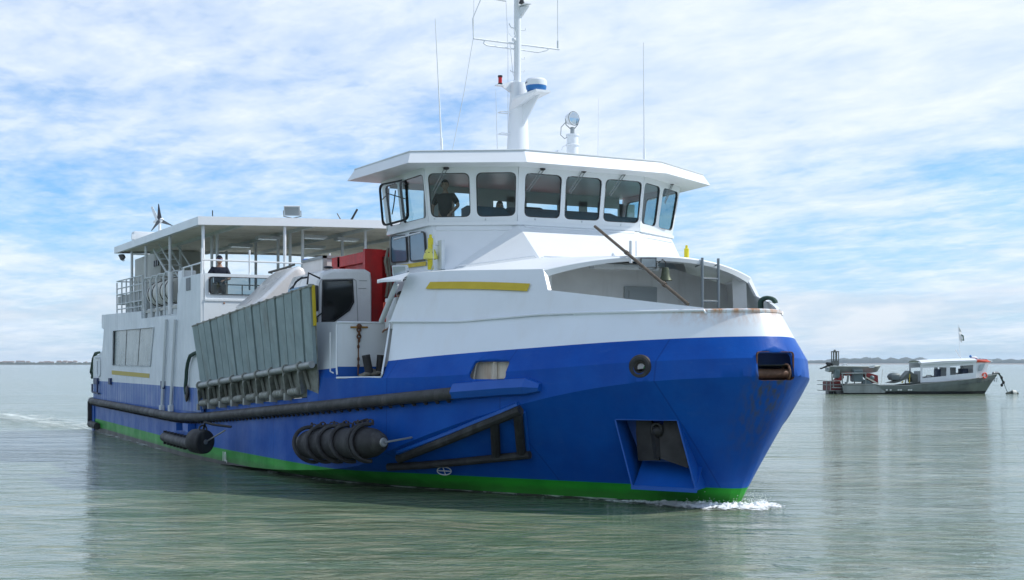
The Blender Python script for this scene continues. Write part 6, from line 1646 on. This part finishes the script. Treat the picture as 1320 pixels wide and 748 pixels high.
b = B(); b.box((1094 - WU0) * k_, (1106 - WU0) * k_, -1.6, -.6, 1.0, 2.0, bev=.08); b.box((1072 - WU0) * k_, (1077 - WU0) * k_, -1.5, -.4, 1.3, 2.0, bev=.05); b.prism([w(1106, 489, -1.6), w(1113, 490, -1.6), w(1120, 496, -1.6), w(1106, 496, -1.6)], (0, .6, 0)); b.ball(w(1118, 487, -1.4), .2)
wobj(b, 'grey_engine', mat('engine_grey', (.12, .17, .18), .5, var=.3, vscale=2), smooth=0)
b = B(); b.prism([w(1109, 485, -1.65), w(1126, 494, -1.65), w(1124, 495, -1.65), (w(1109, 487, -1.65))], (0, .1, 0)); wobj(b, 'sorting_chute', CREAM, smooth=0)
# stern platform: cage and red wheel box
b = B()
for z in (491, 496, 503.5): b.tube([w(1059.5, z, -1.6), w(1078, z - .2, -1.6)], .035, 5); b.tube([w(1059.5, z, 1.6), w(1059.5, z, -1.6)], .035, 5)
for u in (1059.5, 1064.5): b.tube([w(u, 491, -1.6), w(u, 503.5, -1.6)], .035, 5)
wobj(b, 'stern_rail', ALU)
b = B(); b.box((1065.5 - WU0) * k_, (1078.5 - WU0) * k_, -1.4, 1.4, H + (HY - 503.5) * k_, H + (HY - 492) * k_, bev=.05); wobj(b, 'stern_locker', mat('dark_red', (.16, .02, .02), .6, var=.4, vscale=2), smooth=0)
b = B(); b.box((1066 - WU0) * k_, (1072.5 - WU0) * k_, -.6, .6, -.2, .35, bev=.1); b.tube([w(1074, 504, -.4), w(1076, 508, -.4)], .1, 6); wobj(b, 'sterndrive', BLACK)
b = B(); b.prism([w(1066, 498.5, -1.7), w(1080, 499, -1.7), w(1080, 500, -1.7), (w(1066, 499.7, -1.7))], (0, .1, 0)); wobj(b, 'step', ALU, smooth=0)
# mast cage on the skiff frame
b = B()
for u in (1073.5, 1076.5, 1080.2):
    b.tube([w(u, 454, -.2), w(u, 468, -.2)], .045, 5)
    b.tube([w(u, 454, .4), w(u, 468, .4)], .045, 5)
b.box((1073 - WU0) * k_, (1080.5 - WU0) * k_, -.3, .5, H + (HY - 454) * k_, H + (HY - 452.8) * k_); b.box((1073 - WU0) * k_, (1080.5 - WU0) * k_, -.3, .5, H + (HY - 471.5) * k_, H + (HY - 465) * k_)
b.ball(w(1076.5, 452.6, .1), .12)
b.tube([w(1073.5, 471, .1), w(1073.5, 482, .1)], .06, 6); b.tube([w(1080, 471, .1), w(1080, 482, .1)], .06, 6)
wobj(b, 'winch_mast', mat('mast_dark', (.12, .13, .12), .6))
# tilted engine cowling and chute amidships
b = B(); b.ball(V(w(1150.5, 485.5, -.4)), .46, (1.25, .9, .75), 16); b.box((1145 - WU0) * k_, (1156 - WU0) * k_, -.9, .2, H + (HY - 490) * k_, H + (HY - 483) * k_, bev=.12)
wobj(b, 'washing_drum', mat('drum_grey', (.16, .20, .20), .5, var=.3, vscale=2))
b = B(); b.prism([w(1142, 494, -.8), w(1160, 488, -.8), w(1169, 478, -.8), w(1176, 483, -.8), w(1178.5, 483, -.8), w(1179, 493, -.8), w(1173, 493, -.8), w(1171, 486, -.8), w(1157, 492, -.8), w(1150, 494, -.8)], (0, 1.3, 0)); b.tube([w(1163, 494, -.8), w(1165, 486, -.8)], .05, 5)
wobj(b, 'conveyor', mat('conveyor_grey', (.14, .16, .14), .6, var=.4, vscale=2), smooth=0)
b = B(); b.tube([w(1168, 494, -.9), w(1168.5, 482, -.9)], .04, 5); b.tube([w(1158, 493.5, -.9), w(1160, 491.5, -.9)], .05, 5); wobj(b, 'yellow_bar', YELLOW)
b = B(); b.tube([w(1280, 481, -.1), w(1286, 480.5, 0), w(1288.5, 482.5, 0)], .1, 8); b.ball(w(1279.5, 481.3, -.2), .13); wobj(b, 'bow_roller', STEEL)
# things carried: skiff with its outboard, lifebuoy, mooring buoy
sk = thing('skiff', 'small grey aluminium skiff carried on the gantry of the workboat', 'skiff', tuple(wo), wrz)
b = B(); rings = []
for (u, vt, vb, f) in ((1067, 471.8, 479.5, .9), (1080, 471.8, 480.6, 1), (1115, 472.2, 481, 1), (1124, 471.7, 480.8, .85), (1130, 471.3, 479.8, .55), (1135.5, 470.9, 473, .06)):
    zt, zb_ = H + (HY - vt) * k_, H + (HY - vb) * k_; x = (u - WU0) * k_; hw = .95 * f
    rings.append([V((x, -hw, zt)), V((x, -hw - .05, zt - .05)), V((x - .05, -hw * .8, zb_ + .06)), V((x - .05, 0, zb_)), V((x - .05, hw * .8, zb_ + .06)), V((x, hw + .05, zt - .05)), V((x, hw, zt)), V((x, hw - .06, zt)), V((x, 0, zb_ + .15)), V((x, -hw + .06, zt))])
b.loft(rings, True, True); b.obj('skiff_hull', mat('skiff_grey', (.33, .37, .35), .5, .3, var=.25, vscale=1, dirt=((.15, .16, .13), .5, 1.2)), sk, smooth=25, local=True)
b = B(); b.prism([w(1115, 472.8, -1.0), w(1119, 471.6, -1.0), w(1124, 471.8, -.95), w(1122.5, 474, -.98), w(1116.5, 474.6, -1.0)], (0, -.03, 0)); b.tube([w(1084, 471.5, -.4), w(1086, 469.5, -.4), w(1090, 469.6, -.4), w(1091, 471.5, -.4)], .05, 5); b.obj('skiff_fittings', GREYW, sk, smooth=0, local=True)
ob = thing('outboard_motor', 'black outboard motor tilted up on the stern of the skiff', 'outboard motor', tuple(wo), wrz)
b = B(); b.ball(w(1069, 470, 0), .2, (1.25, .8, .95), 14); b.ball(w(1067, 468.6, 0), .14, (1.3, .8, .8)); b.obj('engine_cover', BLACK, ob, local=True)
b = B(); b.tube([w(1068, 471), w(1063.5, 473.2), w(1058.5, 475.3)], [.09, .07, .05], 8); b.prism([w(1057, 474), w(1060, 474.5), w(1059.5, 476), w(1057, 476)], (0, .05, 0)); b.obj('drive_leg', BLACK, ob, local=True)
lb = thing('lifebuoy', 'orange and white lifebuoy hanging by the workboat cabin door', 'lifebuoy', tuple(wo), wrz)
c = w(1260, 484, -1.62); b = B(); b.torus(c, (.35, -1, 0), .2, .075, 18, 8); b.obj('ring', ORANGE, lb, local=True)
b = B()
for a in (20, 110, 200, 290):
    a = math.radians(a); p = c + V((math.cos(a) * .2, -.0 + math.cos(a) * .07, math.sin(a) * .2)); b.ball(p, .088, (.8, .9, .8), 8)
b.obj('white_band', WHITE2, lb, local=True)
mb = thing('mooring_buoy', 'dark conical mooring buoy in front of the workboat bow', 'buoy', tuple(wo), wrz)
b = B(); b.lathe([(.05, -.5), (.22, -.35), (.28, 0), (.24, .35), (.1, .62), (.03, .66)], w(1299.5, 508.5, -.6), (.85, 0, .12), 16); b.obj('buoy_body', mat('buoy_green_black', (.03, .045, .03), .6, var=.4, vscale=4), mb, local=True)
b = B(); b.lathe([(.275, .06), (.25, .3), (.22, .36), (.1, .4)], w(1300, 506.9, -.65), (.85, 0, .05), 14); b.obj('buoy_cap', mat('buoy_white', (.55, .55, .5), .6), mb, local=True)
mc = thing('mooring_line', 'weedy mooring chain with small dark floats from the workboat bow to its buoy', 'rope', tuple(wo), wrz)
b = B(); pts = [w(u, v, -.1) for u, v in ((1287, 481), (1288.5, 484), (1290.5, 487), (1291.5, 490.5), (1293, 493), (1294.5, 497), (1297, 503.5), (1298.5, 506))]; b.tube(pts, [.06, .07, .08, .08, .05, .025, .025, .03], 6); b.obj('chain', ROPE, mc, local=True)
b = B()
for u, v in ((1290.5, 487), (1293, 493), (1290.8, 496.5)): b.ball(w(u, v, -.1), .12, (1, 1, 1.2), 8)
b.tube([w(1291.5, 492, -.1), w(1291, 499, -.1)], .02, 4)
b.obj('float', RUBBER, mc, local=True)

# ================================================================== FAR SHORES
def dirpt(az, dist): return V((P[0] + dist * (DX[0] * math.cos(az) + RX[0] * math.sin(az)), P[1] + dist * (DX[1] * math.cos(az) + RX[1] * math.sin(az)), 0))
LANDM = mat('wooded_shore', (.045, .065, .045), .95, var=.5, vscale=.02)
SANDM = mat('beach_mud', (.30, .26, .22), .95, var=.2, vscale=.01)
def shore(az0, az1, dist, hfun, nm, n=900, depth=500):
    b = B(); rows = [[] for _ in range(5)]
    for i in range(n + 1):
        az = az0 + (az1 - az0) * i / n; h = hfun(az); q = dist * (1 + .0 * math.sin(az * 7))
        for j, (dd_, hh) in enumerate(((0, .2), (4, h * .45), (14, h * .8), (60, h), (depth, h * .9))):
            p = dirpt(az, q + dd_); nz = noise.noise(V((p.x * .03, p.y * .03, j))); p.z = max(.0, hh * (1 + .35 * nz)) if j else -.3
            rows[j].append(p)
    b.loft(rows, False); return tag(b.obj(nm, LANDM, smooth=60), kind='structure')
def hL(az):
    return 5.0 + 3.6 * noise.noise(V((az * 900, 0, 1))) + 2.0 * noise.noise(V((az * 3500, 0, 2)))
shore(math.radians(-75), math.radians(-8), 3000, hL, 'shore', 1600)
def hR(az):
    d = math.degrees(az); base = lerp_t([(4, 10), (8, 12), (13, 15), (15.5, 26), (17, 24), (19, 17), (20.5, 20), (23, 17), (40, 14)], d)
    return base + 6 * noise.noise(V((az * 160, 0, 3))) + 3.5 * noise.noise(V((az * 1200, 0, 2)))
shore(math.radians(2), math.radians(75), 5200, hR, 'hills', 1600, 900)
b = B(); b.loft([[dirpt(math.radians(2 + .73 * i), 4700) + V((0, 0, -.2)) for i in range(101)], [dirpt(math.radians(2 + .73 * i), 4720) + V((0, 0, 2.6)) for i in range(101)], [dirpt(math.radians(2 + .73 * i), 5210) + V((0, 0, 3.5)) for i in range(101)]], False)
tag(b.obj('beach', SANDM, smooth=0), kind='structure')
b = B(); b.loft([[dirpt(math.radians(-75 + .67 * i), 2940) + V((0, 0, -.2)) for i in range(101)], [dirpt(math.radians(-75 + .67 * i), 2945) + V((0, 0, .8)) for i in range(101)], [dirpt(math.radians(-75 + .67 * i), 3010) + V((0, 0, 1.0)) for i in range(101)]], False)
tag(b.obj('sea_wall', mat('dark_stone', (.10, .10, .09), .9), kind='structure') if False else b.obj('embankment', mat('dark_stone', (.10, .10, .09), .9), smooth=0), kind='structure')
HWALL = mat('house_wall', (.50, .48, .44), .8); HROOF = mat('roof_tiles', (.20, .13, .11), .85)
hou = [(1, 7, 0), (6, 5, 1), (12, 5, 1), (16, 4, 1), (24, 6, 2), (29, 5, 2), (36, 4, 1), (53, 5, 0), (59, 4, 1), (63, 4, 1), (67, 4, 0), (76, 5, 2), (80, 3, 0), (84, 5, 2), (90, 4, 1), (92.5, 3, 0), (97, 4, 2), (111, 2.5, 0)]
for i, (u, wd, kd) in enumerate(hou):
    az = math.atan((u - 660) / F); dist = 2985; c = dirpt(az, dist / math.cos(az) * 1.0); s_ = dist / F * .9; hw = wd * s_ * .5; hh = (4.2, 5.2, 6.3)[kd]
    th_ = thing('house', 'small pale house with a tiled roof on the far left shore', 'house', (c.x, c.y, 1), math.atan2(RX[1], RX[0]), group='houses along the far left shore')
    b = B(); b.box(-hw, hw, -5, 5, -1, hh); 
    b.obj('wall', HWALL, th_, smooth=0, local=True)
    b = B(); b.loft([[V((-hw - .5, -5.6, hh)), V((-hw - .5, 0, hh + 2.4)), V((-hw - .5, 5.6, hh))], [V((hw + .5, -5.6, hh)), V((hw + .5, 0, hh + 2.4)), V((hw + .5, 5.6, hh))]], True, True)
    b.obj('roof', HROOF, th_, smooth=0, local=True)
    b = B()
    for k in range(max(1, int(wd / 2))): b.box(-hw + 1.5 + k * 4, -hw + 3.0 + k * 4, -5.1, -5.0, 1.6, 3.2)
    b.obj('window', DARK, th_, smooth=0, local=True)

# ================================================================== WATER
def water_mat():
    m = bpy.data.materials.new('sea_water'); m.use_nodes = True; t = m.node_tree; b = t.nodes['Principled BSDF']
    tc = N(t, 'ShaderNodeNewGeometry'); rotm = math.atan2(RX[1], RX[0])
    mp = N(t, 'ShaderNodeMapping'); mp.inputs['Rotation'].default_value = (0, 0, -rotm); t.links.new(tc.outputs['Position'], mp.inputs[0])
    def stretch(sx_, sy_):
        q = N(t, 'ShaderNodeMapping'); q.inputs['Scale'].default_value = (sx_, sy_, 1); t.links.new(mp.outputs[0], q.inputs[0]); return q.outputs[0]
    cd_ = N(t, 'ShaderNodeCameraData')
    pd = N(t, 'ShaderNodeVectorMath', operation='DISTANCE'); t.links.new(tc.outputs['Position'], pd.inputs[0]); pd.inputs[1].default_value = (10, 0, 0)
    n1 = N(t, 'ShaderNodeTexNoise', i_Scale=1.0, i_Detail=5.0, i_Roughness=.55, i_Distortion=.5); t.links.new(stretch(.55, 1.1), n1.inputs[0])
    n2 = N(t, 'ShaderNodeTexNoise', i_Scale=1.0, i_Detail=4.0, i_Roughness=.6, i_Distortion=1.2); t.links.new(stretch(2.6, 4.2), n2.inputs[0])
    n3 = N(t, 'ShaderNodeTexNoise', i_Scale=1.0, i_Detail=2.0); t.links.new(stretch(.09, .22), n3.inputs[0])
    # calm patches
    calm = ramp(t, n3.outputs[0], [(.35, .35), (.62, 1.0)])
    n0 = N(t, 'ShaderNodeTexNoise', i_Scale=1.0, i_Detail=3.0, i_Distortion=.8); t.links.new(stretch(.16, .42), n0.inputs[0])
    n7 = N(t, 'ShaderNodeTexNoise', i_Scale=1.0, i_Detail=3.0, i_Distortion=.6); t.links.new(stretch(.022, .085), n7.inputs[0])
    hgt = math_n(t, 'ADD', math_n(t, 'ADD', math_n(t, 'ADD', math_n(t, 'MULTIPLY', n7.outputs[0], .35), math_n(t, 'MULTIPLY', n0.outputs[0], .22)), math_n(t, 'MULTIPLY', n1.outputs[0], .15)), math_n(t, 'MULTIPLY', math_n(t, 'MULTIPLY', n2.outputs[0], calm), .07))
    bp = N(t, 'ShaderNodeBump', i_Strength=1.0, i_Distance=1.0); t.links.new(hgt, bp.inputs['Height']); t.links.new(bp.outputs[0], b.inputs['Normal'])
    # silt churned up in long streaks, with flecks of foam drifting in it
    n4 = N(t, 'ShaderNodeTexNoise', i_Scale=1.0, i_Detail=6.0, i_Roughness=.6, i_Distortion=2.2); t.links.new(stretch(.38, 1.05), n4.inputs[0])
    n5 = N(t, 'ShaderNodeTexNoise', i_Scale=1.0, i_Detail=2.0); t.links.new(stretch(.06, .12), n5.inputs[0])
    silt = math_n(t, 'MULTIPLY', ramp(t, n4.outputs[0], [(.44, 0.0), (.60, 1.0)]), ramp(t, n5.outputs[0], [(.35, .25), (.6, 1.0)]))
    c = mixc(t, silt, (.105, .158, .100), (.215, .240, .160))
    n6 = N(t, 'ShaderNodeTexNoise', i_Scale=1.0, i_Detail=3.0, i_Roughness=.7); t.links.new(stretch(9, 16), n6.inputs[0])
    fl = math_n(t, 'MULTIPLY', ramp(t, n6.outputs[0], [(.665, 0.0), (.70, 1.0)]), silt)
    c = mixc(t, fl, c, (.62, .64, .60))
    t.links.new(c, b.inputs['Base Color']); b.inputs['Roughness'].default_value = .07; b.inputs['IOR'].default_value = 1.333
    return m
WATER = water_mat()
b = B()
R1, R2 = 400, 12000
nr = 64
b.bm.verts.ensure_lookup_table()
ringsw = [[V((20 + r * math.cos(2 * math.pi * i / nr), r * math.sin(2 * math.pi * i / nr), 0)) for i in range(nr)] for r in (2, 30, 100, 400, 1500, 4000, 7400)]
b.loft(ringsw, True); b.face(ringsw[0])
tag(b.obj('sea', WATER, smooth=0), kind='structure')
# foam: bow wave, side wash and the wake astern
def foam_mat(nm, scale, thr, soft, col=(.75, .80, .80)):
    m = bpy.data.materials.new(nm); m.use_nodes = True; t = m.node_tree; b = t.nodes['Principled BSDF']
    tc = N(t, 'ShaderNodeNewGeometry'); n = N(t, 'ShaderNodeTexNoise', i_Scale=scale, i_Detail=6.0, i_Roughness=.68, i_Distortion=.8)
    mp = N(t, 'ShaderNodeMapping'); mp.inputs['Rotation'].default_value = (0, 0, -math.atan2(RX[1], RX[0])); mp.inputs['Scale'].default_value = (.45, 1, 1); t.links.new(tc.outputs['Position'], mp.inputs[0]); t.links.new(mp.outputs[0], n.inputs[0])
    at = N(t, 'ShaderNodeAttribute', attribute_name='dens')
    a = ramp(t, math_n(t, 'MULTIPLY', n.outputs[0], at.outputs['Fac']), [(thr, 0.0), (thr + soft, 1.0)])
    b.inputs['Base Color'].default_value = (*col, 1); b.inputs['Roughness'].default_value = .6
    t.links.new(a, b.inputs['Alpha']); return m
def set_dens(o, fn):
    at = o.data.attributes.new('dens', 'FLOAT', 'POINT')
    for i, v in enumerate(o.data.vertices): at.data[i].value = fn(v.co)
def wl(x): return smooth_t(WL, x, .35) if x < 30.9 else lerp_t(WL, x)
b = B(); rows = [[], [], [], []]; dens = {}
xs = [-3 + i * .35 for i in range(99)]
for x in xs:
    x = min(x, 31.5); y = wl(max(0, min(x, 31.33))); wdt = 1.1 if x < 24 else .8
    for j, o_ in enumerate((-.05, .12, .45, wdt)):
        rows[j].append(V((x + o_ * .25, -(y + o_), (.035, .03, .022, .016)[j])))
b.loft(rows, False)
fo = b.obj('foam', foam_mat('wash_foam', 3.2, .27, .2, (.60, .66, .63)), smooth=0)
n_ = len(xs)
set_dens(fo, lambda c: (1 - min(1, max(0, (-c.y - wl(max(0, min(c.x, 31.33)))) / 1.0))) * (.78 if c.x > 22 else .72))
tag(fo, 'thin broken foam along the ferry waterline', 'foam', kind='stuff')
# bow wave: a low churned ridge wrapped round the stem
b = B(); rows = []
random.seed(3)
path = [V((28.2, -2.5, 0)), V((29.0, -1.95, 0)), V((29.8, -1.4, 0)), V((30.6, -.85, 0)), V((31.15, -.4, 0)), V((31.5, .0, 0)), V((31.5, .3, 0)), V((31.1, .7, 0)), V((30.6, 1.1, 0))]
def cr_(path, t):
    f = t * (len(path) - 1); i = min(int(f), len(path) - 2); return path[i].lerp(path[i + 1], f - i)
NT, NJ = 240, 36
for i in range(NT + 1):
    t = i / NT; p = cr_(path, t); d = (cr_(path, min(1, t + .02)) - cr_(path, max(0, t - .02))).normalized(); n = V((d.y, -d.x, 0)); amp = .015 + .07 * math.sin(math.pi * min(1, max(0, (t - .15) / .85))) ** 1.3; wdt = .22 + .60 * amp / .09
    row_ = []
    for j in range(NJ + 1):
        s = j / NJ; o_ = (s - .30) * wdt * 1.5; env = max(0, 1 - abs((s - .35) / .65)) ** 1.0 if s > .35 else s / .35
        q = p + n * o_; h = amp * env * (.45 + 1.0 * abs(noise.noise(q * 7.0)) + .9 * abs(noise.noise(q * 17.0)) + .5 * noise.noise(q * 38)); q += V((noise.noise(q * 9 + V((5, 0, 0))), noise.noise(q * 9 + V((0, 5, 0))), 0)) * .07
        q.z = h - .01; row_.append(q)
    rows.append(row_)
b.loft(rows, False)
bw = b.obj('bow_wave', foam_mat('bow_foam', 5.0, .26, .12, (.82, .86, .86)), smooth=60)
set_dens(bw, lambda c: min(1.1, .45 + c.z * 12))
tag(bw, 'white bow wave foaming round the foot of the stem', 'bow wave', kind='stuff')
# droplets thrown up by the stem
b = B(); random.seed(5)
for k in range(260):
    t = random.random(); p = cr_(path, .4 + .6 * t); o_ = V((random.gauss(0, .12), random.gauss(0, .12), abs(random.gauss(0, .06)) + .03)); s_ = random.uniform(.006, .016)
    q = p + o_; b.face([q + V((s_, 0, 0)), q + V((0, s_, 0)), q + V((0, 0, s_))]); b.face([q + V((-s_, 0, 0)), q + V((0, s_, 0)), q + V((0, 0, s_))])
tag(b.obj('spray', mat('spray_white', (.85, .88, .88), .4), smooth=0), 'fine spray drops above the bow wave', 'spray', kind='stuff')
# wake off the stern
b = B(); rows = []
for i in range(60):
    x = -1 - i * 1.6
    rows.append([V((x, y, .02 + .10 * max(0, noise.noise(V((x * .5, y * .8, 0)))))) for y in [-16 + 32 * j / 40 for j in range(41)]])
b.loft(rows, False)
wk = b.obj('wake', foam_mat('wake_foam', .50, .33, .25, (.62, .68, .64)), smooth=60)
set_dens(wk, lambda c: max(0, 1 - abs(abs(c.y) - 5.5 - (-c.x) * .10) / 4.5) * (1.0 if c.x > -40 else max(.0, 1 - (-c.x - 40) / 55)) * .95)
tag(wk, 'broken pale foam of the wake behind the stern', 'wake', kind='stuff')

# ================================================================== AIR: thin sea haze
b = B(); b.box(-8200, 8200, -8200, 8200, -3, 60)
hz_ = b.obj('haze', mat('haze_air', (1, 1, 1)), smooth=0)
hm = hz_.data.materials[0]; hm.node_tree.nodes.clear()
pv = N(hm.node_tree, 'ShaderNodeVolumePrincipled'); pv.inputs['Density'].default_value = HAZE; pv.inputs['Color'].default_value = (.76, .89, 1, 1)
mo = N(hm.node_tree, 'ShaderNodeOutputMaterial'); hm.node_tree.links.new(pv.outputs[0], mo.inputs['Volume'])
tag(hz_, 'thin pale sea haze over the water', 'haze', kind='stuff')

S.render.engine = 'CYCLES'
S.cycles.max_bounces = 8; S.cycles.transparent_max_bounces = 16; S.cycles.glossy_bounces = 4; S.cycles.diffuse_bounces = 5
